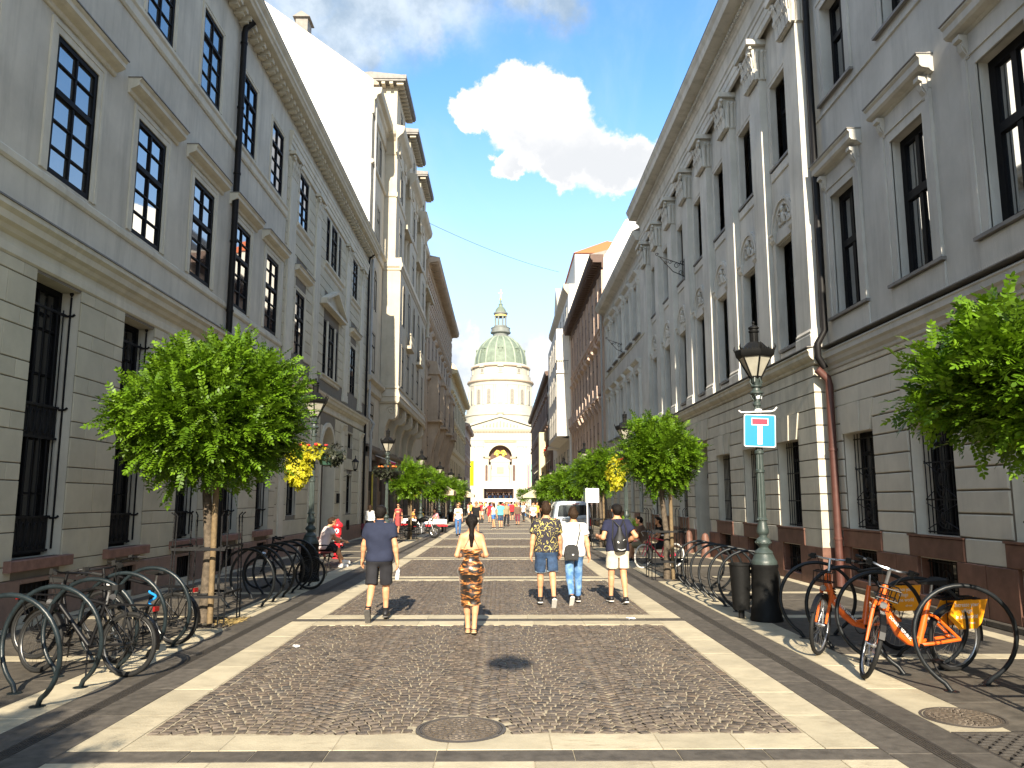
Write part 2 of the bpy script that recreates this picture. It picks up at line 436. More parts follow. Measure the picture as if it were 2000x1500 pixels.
GRATES_L = [(12.0, 13.2)] + [(38.6, 39.8), (52, 53.2), (65.2, 66.4), (78.6, 79.8)]
GRATES_R = [(5.2, 6.68), (18.75, 19.95), (32.1, 33.3), (45.4, 46.6), (58.8, 60), (72, 73.2)]
HOLES = [(-5.1, -4.02, a, b) for a, b in GRATES_L] + [(3.64, 5.2, a, b) for a, b in GRATES_R]
def holed(mb, x0, x1, z0, z1, holes, y=0.0):
    xs = sorted({x0, x1, *[h[0] for h in holes], *[h[1] for h in holes]}); zs = sorted({z0, z1, *[h[2] for h in holes], *[h[3] for h in holes]})
    xs = [x for x in xs if x0 <= x <= x1]; zs = [z for z in zs if z0 <= z <= z1]
    for a, b in zip(xs, xs[1:]):
        for c, d in zip(zs, zs[1:]):
            mx, mz = (a + b) / 2, (c + d) / 2
            if any(h[0] < mx < h[1] and h[2] < mz < h[3] for h in holes): continue
            mb.quad((a, y, c), (b, y, c), (b, y, d), (a, y, d))
mb = MB(); holed(mb, -7.6, 7.6, -14, 176, HOLES); mb.v = [(x, z, -.0065) for x, y, z in mb.v]
street = tag(part('street', mb, None, mats='mortar'), kind='structure')
mb = MB(); mb.box(-60, 60, 176.5, 340, -0.07, -0.004)
tag(part('square_paving', mb, None, mats='slab_pale'), kind='structure')
def slab_mb(mb, x0, x1, y0, y1, z=0.0, c=0.0035):
    j = 0.0028
    x0 += j; x1 -= j; y0 += j; y1 -= j
    mb.add([(x0, y0, -0.05), (x1, y0, -0.05), (x1, y1, -0.05), (x0, y1, -0.05),
            (x0, y0, z - c), (x1, y0, z - c), (x1, y1, z - c), (x0, y1, z - c),
            (x0 + c, y0 + c, z), (x1 - c, y0 + c, z), (x1 - c, y1 - c, z), (x0 + c, y1 - c, z)],
           [(0, 1, 5, 4), (1, 2, 6, 5), (2, 3, 7, 6), (3, 0, 4, 7), (4, 5, 9, 8), (5, 6, 10, 9), (6, 7, 11, 10), (7, 4, 8, 11), (8, 9, 10, 11)])
def slab(x0, x1, y0, y1, m, parent, name='paving_slab'):
    for a, b, c, d in HOLES:
        if x0 < b - .01 and x1 > a + .01 and y0 < d - .01 and y1 > c + .01:
            for q in ((x0, x1, y0, c), (x0, x1, d, y1), (x0, a, max(y0, c), min(y1, d)), (b, x1, max(y0, c), min(y1, d))):
                if q[1] - q[0] > .03 and q[3] - q[2] > .03: slab(*q, m, parent, name)
            return
    mb = MB(); mx, my = (x0 + x1) / 2, (y0 + y1) / 2
    slab_mb(mb, x0 - mx, x1 - mx, y0 - my, y1 - my, z=random.uniform(-0.0015, 0.0015))
    return part(name, mb, parent, loc=(mx, my, 0), mats=m)
def splits(a, b, lo, hi):
    out = [a]
    while b - out[-1] > hi * 1.4: out.append(out[-1] + random.uniform(lo, hi))
    if b - out[-1] > hi: out.append((out[-1] + b) / 2)
    out.append(b); return out
far_pale, far_dark, far_walk = MB(), MB(), MB()
walk_l = tag(thing('pavement', None, None), kind='structure'); walk_r = tag(thing('pavement', None, None), kind='structure')
def run(x0, x1, ya, yb_, m, parent, lo, hi, farmb, gaps=()):
    segs = [(ya, yb_)]
    for g0, g1 in gaps:
        nn = []
        for s0, s1 in segs:
            if g1 <= s0 or g0 >= s1: nn.append((s0, s1))
            else:
                if g0 > s0 + .02: nn.append((s0, g0))
                if g1 < s1 - .02: nn.append((g1, s1))
        segs = nn
    for s0, s1 in segs:
        if s0 >= NEAR:
            slab_mb(farmb, x0, x1, s0, s1)
        else:
            e = splits(s0, s1, lo, hi)
            for a, b in zip(e, e[1:]): slab(x0, x1, a, b, m, parent)
NB = 25
for n in range(-1, NB):
    y = yb(n)
    near = y < NEAR
    if y < 5: continue
    # cross band: pale, dark, pale
    for (a, b, m, lo, hi, fm) in ((y - .53, y - .135, 'slab_pale', .7, .95, far_pale), (y - .13, y + .13, 'slab_dark', .4, 1.05, far_dark), (y + .135, y + .53, 'slab_pale', .7, .95, far_pale)):
        xa, xb = (XL1, XR0) if m == 'slab_pale' else (XL0, XR1)
        if not near: slab_mb(fm, xa, xb, a, b); continue
        e = splits(xa, xb, lo, hi)
        for p, q in zip(e, e[1:]): slab(p, q, a, b, m, street)
for n in range(-1, NB):
    a, b = max(yb(n) + .135, 4.6), yb(n + 1) - .135
    run(XL0, XL1, a, b, 'slab_pale', street, .8, 1.1, far_pale); run(XR0, XR1, a, b, 'slab_pale', street, .8, 1.1, far_pale)
    a, b = max(yb(n), 4.6), yb(n + 1)
    for xa, xb in ((-3.60, -3.252), (-4.02, -3.73)): run(xa, xb, a, b, 'slab_dark', walk_l, .9, 1.4, far_dark)
    for xa, xb in ((2.862, 3.20), (3.33, 3.63)): run(xa, xb, a, b, 'slab_dark', walk_r, .9, 1.4, far_dark)
    run(-4.52, -4.024, a, b, 'slab_pale', walk_l, 1.0, 1.5, far_pale, GRATES_L)
    run(3.634, 4.14, a, b, 'slab_pale', walk_r, 1.0, 1.5, far_pale, GRATES_R)
    # footways with pale cross strips and a pale strip along the walls
    for (x0, x1, par, gaps) in ((-7.0, -4.524, walk_l, GRATES_L), (4.144, 6.72, walk_r, GRATES_R)):
        e2 = [a]
        for c in (yb(n) + .33, yb(n) + 3.66):
            if a < c - .16 and c + .16 < b: e2 += [c - .15, c + .15]
        e2.append(b)
        for i, (p, q) in enumerate(zip(e2, e2[1:])):
            pale = i % 2 == 1
            if p >= NEAR:
                slab_mb(far_pale if pale else far_walk, x0, x1, p, q)
            elif pale:
                for xx in range(3): slab(x0 + (x1 - x0) / 3 * xx, x0 + (x1 - x0) / 3 * (xx + 1), p, q, 'slab_pale', par)
            else:
                nx = 3 if p < 20 else 2
                ny = max(1, round((q - p) / (0.95 if p < 20 else 1.4)))
                for iy in range(ny):
                    y0, y1 = p + (q - p) * iy / ny, p + (q - p) * (iy + 1) / ny
                    xs = [x0 + (x1 - x0) * (k + (0.16 if (iy % 2 and 0 < k < nx) else 0)) / nx for k in range(nx + 1)]
                    for k in range(nx): slab(xs[k], xs[k + 1], y0, y1, 'slab_walk', par)
    for (x0, x1, par) in ((-7.30, -7.004, walk_l), (6.724, 7.0, walk_r)):
        run(x0, x1, a, b, 'slab_pale', par, 1.2, 1.8, far_pale)
    if b < 18.2:
        slab(7.004, 7.36, a, min(b, 17.3), 'slab_walk', walk_r)
tag(part('far_paving', far_pale, street, mats='slab_pale'), kind='stuff')
tag(part('far_paving', far_dark, street, mats='slab_dark'), kind='stuff')
tag(part('far_paving', far_walk, street, mats='slab_walk'), kind='stuff')
mb = MB()
for n in range(5, NB): mb.box(XL1, XR0, yb(n) + .53, yb(n + 1) - .53, -0.03, -0.003)
tag(part('cobble_panel', mb, street, mats='cobble_far'), kind='stuff')
# cobbles laid in segmental arcs
def cobble_panel(y0, y1, seed):
    rg = np.random.default_rng(seed)
    x0, x1 = XL1 + .012, XR0 - .012
    out = []
    st = 0.098
    for side in (0, 1):
        for k in range(2):
            xc = x0 + .049 + k * .098 if side == 0 else x1 - .049 - k * .098
            yy = y0 + .02
            while yy < y1 - .04:
                d = .1 * rg.uniform(.85, 1.2)
                out.append((xc, yy + d / 2, 0.0, .088 * rg.uniform(.93, 1.03), min(d, y1 - yy) - .013)); yy += d
    xa, xb = x0 + 2 * st, x1 - 2 * st
    ns = 4; w = (xb - xa) / ns; sag = .25
    rows = int((y1 - y0 + sag) / st) + 3
    for s in range(ns):
        for k in range(-1, rows):
            base = y0 - sag + k * st
            ds = rg.uniform(.82, 1.18, 13 + k % 2); ds *= w / ds.sum(); t = 0
            for dd in ds:
                tm = (t + dd / 2) / w
                u = 2 * tm - 1
                yy = base + sag * (1 - u * u)
                slope = sag * (-2 * u) * 2 / w
                cl = 1 / math.sqrt(1 + slope * slope)
                sw = dd * .90 / max(cl, .8); sdp = st * max(cl, .8) * .92
                if y0 + .03 < yy < y1 - .03:
                    out.append((xa + s * w + t + dd / 2 + rg.normal(0, .002), yy + rg.normal(0, .0025), math.atan(slope) + rg.normal(0, .03), sw, sdp * rg.uniform(.9, 1.03)))
                t += dd
    return np.array(out)
T = np.array([[-.5, -.5, -.04], [.5, -.5, -.04], [.5, .5, -.04], [-.5, .5, -.04], [-.5, -.5, -.007], [.5, -.5, -.007], [.5, .5, -.007], [-.5, .5, -.007], [-.42, -.42, .0015], [.42, -.42, .0015], [.42, .42, .0015], [-.42, .42, .0015]])
TQ = np.array([(0, 1, 5, 4), (1, 2, 6, 5), (2, 3, 7, 6), (3, 0, 4, 7), (4, 5, 9, 8), (5, 6, 10, 9), (6, 7, 11, 10), (7, 4, 8, 11), (8, 9, 10, 11)])
def cobble_field(arr, name):
    rg = np.random.default_rng(3)
    n = len(arr)
    V = np.repeat(T[None], n, 0)
    V[:, :, 0] *= arr[:, 3:4]; V[:, :, 1] *= arr[:, 4:5]
    V[:, 8:, 2] += rg.normal(0, .0016, (n, 1)); V[:, 4:, :2] += rg.normal(0, .0035, (n, 8, 2))
    V[:, 8:, 2] += V[:, 8:, 0] * rg.normal(0, .022, (n, 1)) + V[:, 8:, 1] * rg.normal(0, .022, (n, 1))
    c, s = np.cos(arr[:, 2])[:, None], np.sin(arr[:, 2])[:, None]
    X = V[:, :, 0] * c - V[:, :, 1] * s + arr[:, 0:1]; Y = V[:, :, 0] * s + V[:, :, 1] * c + arr[:, 1:2]
    P = np.stack([X, Y, V[:, :, 2]], 2).reshape(-1, 3)
    Q = (TQ[None] + (np.arange(n) * 12)[:, None, None]).reshape(-1, 4)
    me = npmesh(name, P, Q, 'cobble')
    at = me.attributes.new('tone', 'FLOAT_COLOR', 'FACE')
    v = np.repeat(rg.normal(1.0, .11, n).clip(.6, 1.5), 9)
    warm = np.repeat(rg.normal(0, .03, n), 9)
    at.data.foreach_set('color', np.stack([v * (1 + warm), v, v * (1 - warm), np.ones_like(v)], 1).ravel().astype(np.float32))
    return me
# the joined cobbles carry their stone-to-stone tone in an attribute
cm = MATS.pop('cobble'); MATS['cobble_single'] = cm
mat('cobble', (0.112, 0.090, 0.071), 0.62, 0.2, 16, 0.3, 70, 0.3, vcol='tone')
fields = []
for n in range(0, 5):
    fields.append(cobble_panel(yb(n) + .53, yb(n + 1) - .53, 11 + n))
f0 = fields[0]
MH = (-0.33, 6.80, 0.39)
f0 = f0[np.hypot(f0[:, 0] - MH[0], f0[:, 1] - MH[1]) > MH[2] + .02]
order = np.argsort(f0[:, 1]); single = f0[order[:300]]; fields[0] = f0[order[300:]]
protos = []
for k in range(5):
    rg = np.random.default_rng(50 + k); v = T.copy(); v[4:, :2] += rg.normal(0, .03, (8, 2)); v[8:, 2] += rg.normal(0, .0015, 4)
    protos.append(npmesh('cobble', v, TQ, 'cobble_single'))
for i, (x, y, a, w, d) in enumerate(single):
    part('cobble', protos[i % 5], street, (x, y, random.uniform(-.002, .002)), (random.gauss(0, .025), random.gauss(0, .025), a), scale=(w, d, 1))
tag(part('cobbles', cobble_field(np.concatenate(fields), 'cobbles'), street), kind='stuff')
# drain channels: trough with slotted iron grating
mat('drain_iron', (0.042, 0.036, 0.030), 0.65, 0.25, 20, 0.1, 60, 0.4)
for nm, xa, xb, par in (('drain_channel', -3.728, -3.602, walk_l), ('drain_channel', 3.202, 3.328, walk_r)):
    mb = MB(); w = xb - xa
    for k in range(5):
        c = xa + w * (k + .5) / 5; mb.box(c - .0075, c + .0075, 4.6, 170, -.02, -.001)
    y = 4.6
    while y < 24: mb.box(xa + .004, xb - .004, y, y + .016, -.02, -.0035); y += .07
    mb.box(xa, xa + .006, 4.6, 170, -.03, 0.0); mb.box(xb - .006, xb, 4.6, 170, -.03, 0.0)
    mb.box(xa, xb, 4.6, 170, -.065, -.0148)
    part(nm, mb, par, mats='drain_iron')
# manhole covers
mat('cast_iron', (0.13, 0.105, 0.08), 0.55, 0.3, 18, 0.2, 60, 0.3, metal=0.2)
mat('cast_iron_dark', (0.07, 0.06, 0.05), 0.55, 0.2, 10)
def manhole(c, r, label, ncells):
    t = thing('manhole_cover', label, 'manhole cover', (c[0], c[1], 0), 0)
    mb = MB()
    mb.lathe([(r, -.03), (r, .004), (r * .93, .005), (r * .93, -.004), (r * .90, -.004), (r * .90, .004), (r * .86, .004), (r * .86, -.004)], 40, caps=False)
    part('ring', mb, t, mats='cast_iron_dark', smooth=30)
    mb = MB()
    mb.lathe([(r * .86, -.012), (r * .86, .001), (0.002, .001)], 40, caps=False)
    for ring, (ra, rb, n) in enumerate(((.80, .72, 36), (.66, .56, 26), (.52, .40, 18), (.35, .24, 12), (.19, .08, 7))):
        for k in range(n):
            a0 = 2 * math.pi * (k + .5 * (ring % 2)) / n; da = 2 * math.pi / n * .36
            vs = []
            for (rr, aa) in ((ra, -da), (ra, da), (rb, da * .7), (rb, -da * .7)):
                vs.append((r * rr * math.cos(a0 + aa), r * rr * math.sin(a0 + aa)))
            mb.prism(vs, -.002, .0075, 'z')
    for q in (.84, .695, .54, .375, .215): mb.lathe([(r * q + .006, 0), (r * q + .004, .006), (r * q - .004, .006), (r * q - .006, 0)], 40, caps=False)
    part('lid', mb, t, mats='cast_iron')
    return t
manhole(MH, .37, 'round cast iron manhole cover at the near edge of the cobbles, mid street', 1)
manhole((3.98, 7.10), .34, 'round iron manhole cover set in the pale strip beside the orange bikes', 1)
# litter
mat('paper', (0.75, 0.74, 0.72), 0.8, 0.05)
for (x, y, s, lb) in ((-2.62, 10.5, .05, 'crumpled white paper scrap on the left edge of the cobbles'), (2.05, 12.85, .08, 'flat white paper scrap on the dark stripe behind the walking group')):
    mb = MB(); mb.ell((0, 0, .012), (s, s * .6, .014), 8, 5)
    mb.v = [(a + random.uniform(-.01, .01), b + random.uniform(-.01, .01), max(.001, c + random.uniform(-.006, .01))) for a, b, c in mb.v]
    tag(part('paper_scrap', mb, None, (x, y, 0), mats='paper'), lb, 'litter')
# ------------------------------------------------------------------ facade toolkit
class Fac:
    # local x runs along the front, local -y points to the street, z up
    def __init__(s, side, X, u0, u1, name, label, cat='building'):
        s.side, s.u0, s.u1 = side, u0, u1
        if side == 'L': s.root = thing(name, label, cat, (X, u0, 0), R(90))
        else: s.root = thing(name, label, cat, (X, u1, 0), R(-90))
    def lx(s, u): return u - s.u0 if s.side == 'L' else s.u1 - u
    def rng(s, a, b):
        p, q = s.lx(a), s.lx(b); return (min(p, q), max(p, q))
def body(mb, x0, x1, z0, z1, depth, holes, y=0.0, top=True):
    holed(mb, x0, x1, z0, z1, holes, y)
    mb.quad((x0, depth, z0), (x0, y, z0), (x0, y, z1), (x0, depth, z1)); mb.quad((x1, y, z0), (x1, depth, z0), (x1, depth, z1), (x1, y, z1))
    mb.quad((x1, depth, z0), (x0, depth, z0), (x0, depth, z1), (x1, depth, z1))
    if top: mb.quad((x0, y, z1), (x1, y, z1), (x1, depth, z1), (x0, depth, z1))
def reveal(mb, w, h, d, splay=0.0, y=0.0, back=True):
    a, b = w / 2, w / 2 - splay
    mb.quad((-a, y, 0), (-a, y, h), (-b, d, h), (-b, d, 0)); mb.quad((a, y, h), (a, y, 0), (b, d, 0), (b, d, h))
    mb.quad((-a, y, h), (a, y, h), (b, d, h), (-b, d, h)); mb.quad((a, y, 0), (-a, y, 0), (-b, d, 0), (b, d, 0))
def frame_bars(mb, w, h, y, t, cols, rows, mull=.05, bar=.03, transom=None, tt=.08):
    # rows: list of bar heights as fraction; frame of thickness t in x/z
    y0, y1 = y - .03, y + .04
    mb.box(-w / 2, -w / 2 + t, y0, y1, 0, h); mb.box(w / 2 - t, w / 2, y0, y1, 0, h)
    mb.box(-w / 2 + t, w / 2 - t, y0, y1, 0, t); mb.box(-w / 2 + t, w / 2 - t, y0, y1, h - t, h)
    iw = w - 2 * t
    for i in range(1, cols):
        c = -iw / 2 + iw * i / cols; mb.box(c - mull / 2, c + mull / 2, y0 + .005, y1 - .003, t, h - t)
    for z in rows: mb.box(-w / 2 + t, w / 2 - t, y0 + .012, y1 - .006, z - bar / 2, z + bar / 2)
    if transom is not None: mb.box(-w / 2 + t, w / 2 - t, y0 - .012, y1 - .001, transom - tt / 2, transom + tt / 2)
WCACHE = {}
def window(fac, u, z, w, h, d=.12, t=.07, cols=2, rows=(), transom=None, splay=0.0, arch=0.1, arch_m='plaster_left_trim', rev_m=None, pane_m='pane', frame_m='black_frame', proud=.035, sill=None, parent=None, tt=.08, mull=.05, bar=.032, single=False, y=0.0):
    if pane_m == 'pane' and random.random() < .3: pane_m = 'pane_curtain'
    key = (w, h, d, t, cols, tuple(rows), transom, splay, arch, arch_m, rev_m, pane_m, frame_m, proud, tt, mull, bar, single, y)
    if key not in WCACHE:
        mb = MB(); mb.cur = 0
        reveal(mb, w, h, d + .05, splay, y)
        if arch:
            mb.cur = 1
            for (a, b, p) in ((0.0, arch * .62, proud * .6), (arch * .62, arch, proud)):
                x = w / 2
                mb.box(-x - b, -x - a, y - p, y + .02, 0, h + b); mb.box(x + a, x + b, y - p, y + .02, 0, h + b); mb.box(-x - a, x + a, y - p, y + .02, h + a, h + b)
        me = mb.mesh('window', [rev_m or arch_m, arch_m])
        iw, ih = w - 2 * splay, h
        mb = MB(); frame_bars(mb, iw, ih, d + y, t, cols, rows, mull, bar, transom, tt); fr = mb.mesh('frame', frame_m)
        panes = []
        lv = sorted([t, *rows, *([transom] if transom else []), ih - t]); cw = (iw - 2 * t) / cols
        if single: lv = [t, ih - t]; cw = iw - 2 * t
        for c in range(1 if single else cols):
            for a, b in zip(lv, lv[1:]):
                mb = MB(); mb.quad((-cw / 2, 0, -(b - a) / 2), (cw / 2, 0, -(b - a) / 2), (cw / 2, 0, (b - a) / 2), (-cw / 2, 0, (b - a) / 2))
                panes.append((mb.mesh('pane', pane_m), (-iw / 2 + t + cw * (c + .5), d + y + .015, (a + b) / 2)))
        WCACHE[key] = (me, fr, panes)
    me, fr, panes = WCACHE[key]
    o = part('window', me, parent or fac.root, (fac.lx(u), 0, z))
    part('frame', fr, o)
    for pm, pl in panes: part('pane', pm, o, pl, (random.uniform(-.006, .006), 0, random.uniform(-.009, .009)))
    return o
def cornice(mb, x0, x1, prof, ends=True):
    # prof: list of (outward, z) from the wall outwards, closed by the wall plane y=+.05
    poly = [(.05, prof[0][1])] + [(-p, z) for p, z in prof] + [(.05, prof[-1][1])]
    mb.prism(poly, x0, x1, 'x')
def molding(name, fac, a, b, prof, m, parent=None, smooth=None):
    mb = MB(); x0, x1 = fac.rng(a, b); cornice(mb, x0, x1, prof); return part(name, mb, parent or fac.root, mats=m)
def downpipe(fac, u, z0, z1, r, out, m, clamps=True):
    mb = MB(); mb.tube([(0, -out, z0), (0, -out, z1 - .35), (0, -out - .03, z1 - .2), (0, -out - .25, z1)], r, 12)
    z = z0 + 1.0
    while z < z1 - .4:
        mb.lathe([(r, z - .03), (r * 1.18, z - .025), (r * 1.18, z + .025), (r, z + .03)], 12, (0, -out, 0), caps=False); z += 1.9
    return part('downpipe', mb, fac.root, (fac.lx(u), 0, 0), mats=m, smooth=40)

# ------------------------------------------------------------------ left palace
XW = -7.3
F = Fac('L', XW, -9, 41.7, 'palace_building', 'long cream palace on the near left with tall barred ground floor windows')
LC = [12.72 + 2.9 * k for k in range(-7, 5)]
LC = [c for c in LC if c > -8]
holes = []
for c in LC:
    x = F.lx(c)
    holes += [(x - .66, x + .66, .97, 5.4), (x - .66, x + .66, 7.08, 9.45), (x - .65, x + .65, 11.74, 13.85)]
    holes += [(x - .45, x + .45, .12, .62)]
rx = F.lx
for c, w in ((27.8, 1.3), (33.03, 2.84), (38.0, 1.3)):
    holes += [(rx(c) - w / 2, rx(c) + w / 2, 6.95, 9.25), (rx(c) - w / 2, rx(c) + w / 2, 11.66, 13.6)]
holes += [(rx(27.6) - .6, rx(27.6) + .6, 1.35, 3.0), (rx(33.0) - 1.25, rx(33.0) + 1.25, 0, 4.9), (rx(37.9) - .62, rx(37.9) + .62, 1.27, 3.05), (rx(37.9) - .62, rx(37.9) + .62, 4.33, 5.03)]
mb = MB(); body(mb, 0, F.lx(41.7), 0, 15.1, 12, holes)
part('wall', mb, F.root, mats='plaster_left')
# cornice, dentils and roof
x1 = F.lx(41.7)
mb = MB(); cornice(mb, 0, x1 + .3, [(.05, 15.0), (.08, 15.0), (.08, 15.06), (.14, 15.1), (.14, 15.13), (.5, 15.17), (.53, 15.24), (.58, 15.28), (.58, 15.38), (.66, 15.46), (.68, 15.5), (.68, 15.54)])
part('cornice', mb, F.root, mats='plaster_left_trim')
mb = MB(); k = 0
while F.lx(8) + k * .42 < x1: x = F.lx(8) + k * .42; mb.box(x, x + .2, -.34, -.01, 15.0, 15.135); mb.box(x + .015, x + .185, -.26, -.01, 14.93, 15.0); k += 1
tag(part('bracket', mb, F.root, mats='plaster_left_trim'), kind='stuff')
mb = MB(); mb.prism([(-.7, 15.545), (-.66, 15.58), (6, 19.5), (12, 15.6), (12, 15.545)], 0, x1 - .02, 'x'); part('roof', mb, F.root, mats='roof_grey')
# string courses
molding('string_course', F, -9, 25.55, [(.03, 11.28), (.06, 11.33), (.06, 11.5), (.1, 11.55), (.1, 11.62), (.02, 11.68)], 'plaster_left_trim')
molding('string_course', F, -9, 41.7, [(.02, 5.45), (.05, 5.48), (.05, 5.6), (.04, 5.62), (.04, 5.72), (.1, 5.76), (.13, 5.82), (.2, 5.86), (.22, 5.96), (.28, 6.02), (.28, 6.1), (.06, 6.2), (.05, 6.28)], 'plaster_left_trim')
mb = MB(); mb.box(0, x1, -.30, .02, 6.102, 6.13); part('flashing', mb, F.root, mats='zinc')
molding('sill_course', F, -9, 25.55, [(.02, 6.84), (.05, 6.88), (.05, 6.98), (.015, 7.02)], 'plaster_left_trim')
HOODP = [(.03, 9.72), (.05, 9.74), (.06, 9.8), (.16, 9.84), (.22, 9.88), (.22, 9.96), (.26, 10.0), (.26, 10.02), (.02, 10.06)]
def hood(fac, u, w, prof, m, name='window_hood', cap=True):
    mb = MB(); mb.cur = 0; cornice(mb, -w / 2, w / 2, prof)
    mb.cur = 1
    if cap:
        p, z = prof[-2]; mb.box(-w / 2 - .015, w / 2 + .015, -p - .02, 0.0, z + .002, z + .022)
    return part(name, mb, fac.root, (fac.lx(u), 0, 0), mats=[m, 'zinc'])
for c in LC:
    window(F, c, 7.08, 1.32, 2.37, .035, .095, 2, (.48, .93, 1.92), 1.42, arch=.2, rev_m='plaster_left', tt=.1)
    window(F, c, 11.74, 1.3, 2.11, .035, .085, 2, (.5, .95), 1.45, arch=.12, rev_m='plaster_left')
    hood(F, c, 2.35, HOODP, 'plaster_left_trim')
# ground floor barred windows
def barred(fac, u):
    o = window(fac, u, .97, 1.32, 4.43, .34, .1, 2, (1.0, 2.95, 3.7), 2.2, arch=0, arch_m='plaster_left', pane_m='pane_dull', tt=.5)
    mb = MB(); y = .2
    for i in range(7): mb.tube([(-.54 + i * .18, y, .05), (-.54 + i * .18, y, 4.1)], .013, 6)
    for z in (.08, .62, 1.9, 2.42, 4.02): mb.box(-.62, .62, y - .018, y + .018, z - .02, z + .02)
    for z0, z1 in ((.1, .6), (1.92, 2.4)):
        for i in range(6):
            x = -.45 + i * .18; mb.tube([(x + .07 * math.cos(a), y, (z0 + z1) / 2 + .2 * math.sin(a)) for a in [k * math.pi / 5 for k in range(10)]], .012, 5, closed=True)
        mb.box(-.6, .6, y + .005, y + .015, z0, z1)
    for sx in (-.64, .64):
        mb.tube([(sx, y - .06, .1), (sx, y - .06, 4.35)], .018, 6); mb.lathe([(.0, 4.35), (.035, 4.4), (.0, 4.55)], 6, (sx, y - .06, 0), caps=False)
        for z in (.6, 2.4, 4.02): mb.tube([(sx, y, z), (sx, y - .1, z), (sx, y - .14, z + .03)], .02, 6)
    part('grille', mb, o, mats='iron')
    mb = MB()
    for i in (0, 1):
        for k in range(6):
            x = -.5 + i * .56 + k * .08; mb.quad((x, .356, .4), (x + .035, .36, .4), (x + .03, .36, 4.2), (x, .356, 4.2))
    mb2 = MB(); mb2.cbox(-.86, .86, -.14, .1, -.17, 0, .012); part('sill', mb2, o, mats='red_sill')
    return o
mat('red_sill', (0.23, 0.125, 0.095), 0.7, 0.2, 6, 0.1, 40, 0.3)
for c in LC: barred(F, c)
# basement openings and plinth
pl = [(a, b) for a, b in zip([-9 + .001] + [c + .45 for c in LC], [c - .45 for c in LC] + [25.5])]
for a, b in pl:
    n = max(1, round((b - a) / 1.05)); 
    for i in range(n):
        x0, x1_ = F.rng(a + (b - a) * i / n, a + (b - a) * (i + 1) / n); mb = MB(); mb.cbox(x0 + .004, x1_ - .004, -.06, .02, 0, .67, .012); part('plinth_stone', mb, F.root, mats='brown_stone')
for c in LC:
    mb = MB(); x = F.lx(c); mb.cbox(x - .446, x + .446, -.06, .02, .6, .67, .01); part('plinth_stone', mb, F.root, mats='brown_stone')
    mb = MB(); mb.box(x - .45, x + .45, .1, .12, .1, .62)
    for i in range(7): mb.tube([(x - .39 + i * .13, .03, .02), (x - .39 + i * .13, .03, .6)], .011, 5)
    part('basement_grille', mb, F.root, mats='iron')
# coursed stone facing of the ground floor piers
ROWS = [(.675, .88, 2), (.88, 1.38, 2), (1.38, 1.64, 3), (1.64, 2.15, 2), (2.15, 2.41, 3), (2.41, 2.91, 2), (2.91, 3.18, 3), (3.18, 3.67, 2), (3.67, 3.96, 3), (3.96, 4.47, 2), (4.47, 4.74, 3), (4.74, 5.24, 2), (5.24, 5.45, 3)]
mbg = MB()
for i in range(len(LC)):
    a = LC[i - 1] + .662 if i else -9
    b = LC[i] - .662
    if b < 4: continue
    for (z0, z1, n) in ROWS:
        if n == 2: cuts = [0, .55, 1]
        else: cuts = [0, .28, .78, 1]
        for p, q in zip(cuts, cuts[1:]):
            x0, x1_ = F.rng(a + (b - a) * p, a + (b - a) * q); mb = MB()
            mb.cbox(x0 + .005, x1_ - .005, -.028, .0, z0 + .009, z1 - .009, .006)
            part('stone_block', mb, F.root, mats='stone_left')
a, b = LC[-1] + .662, 25.6
for (z0, z1, n) in ROWS:
    x0, x1_ = F.rng(a, b); mb = MB(); mb.cbox(x0 + .005, x1_ - .005, -.028, 0, z0 + .009, z1 - .009, .006); part('stone_block', mb, F.root, mats='stone_left')
mb = MB(); x0, x1_ = F.rng(-9, 25.6)
holed(mb, x0, x1_, .66, 5.46, [h for h in holes], -.006); part('joint_bed', mb, F.root, mats='groove')
# risalit: rusticated bands, pilasters, capitals, ornate centre windows
RA = 25.6
ph = [(F.lx(c) - w / 2 - .1, F.lx(c) + w / 2 + .1) for c, w in ((27.8, 1.3), (33.03, 2.84), (38.0, 1.3))]
def bands(z0, z1, n, skips, xa, xb, pr=.03):
    dz = (z1 - z0) / n
    for k in range(n):
        za, zb = z0 + k * dz, z0 + (k + 1) * dz
        segs = [(xa, xb)]
        for (sa, sb, sz0, sz1) in skips:
            if zb <= sz0 + .01 or za >= sz1 - .01: continue
            ns = []
            for s0, s1 in segs:
                if sb <= s0 or sa >= s1: ns.append((s0, s1))
                else:
                    if sa - s0 > .05: ns.append((s0, sa))
                    if s1 - sb > .05: ns.append((sb, s1))
            segs = ns
        for s0, s1 in segs:
            mb = MB(); mb.cbox(s0 + .006, s1 - .006, -pr, .0, za + .011, zb - .011, .008); part('stone_course', mb, F.root, mats='stone_left')
xa, xb = F.lx(RA), F.lx(41.7)
skp = [(p, q, 11.3, 13.7) for p, q in ph] + [(p, q, 6.5, 10.1) for p, q in ph]
bands(6.9, 13.55, 17, skp, xa, xb)
skg = [(F.lx(27.6) - .66, F.lx(27.6) + .66, 1.3, 3.05), (F.lx(33) - 1.45, F.lx(33) + 1.45, 0, 5.2), (F.lx(37.9) - .68, F.lx(37.9) + .68, 1.2, 3.1), (F.lx(37.9) - .68, F.lx(37.9) + .68, 4.25, 5.1)]
bands(.68, 5.4, 9, skg, xa, xb)
mb = MB(); holed(mb, xa, xb, .66, 13.56, holes, -.004); part('joint_bed', mb, F.root, mats='groove')
n = 12
for k in range(n):
    a, b = RA + (41.7 - RA) * k / n, RA + (41.7 - RA) * (k + 1) / n
    if 31.6 < (a + b) / 2 < 34.4: continue
    x0, x1_ = F.rng(a, b); mb = MB(); mb.cbox(x0 + .004, x1_ - .004, -.07, .0, 0, .67, .012); part('plinth_stone', mb, F.root, mats='brown_stone')
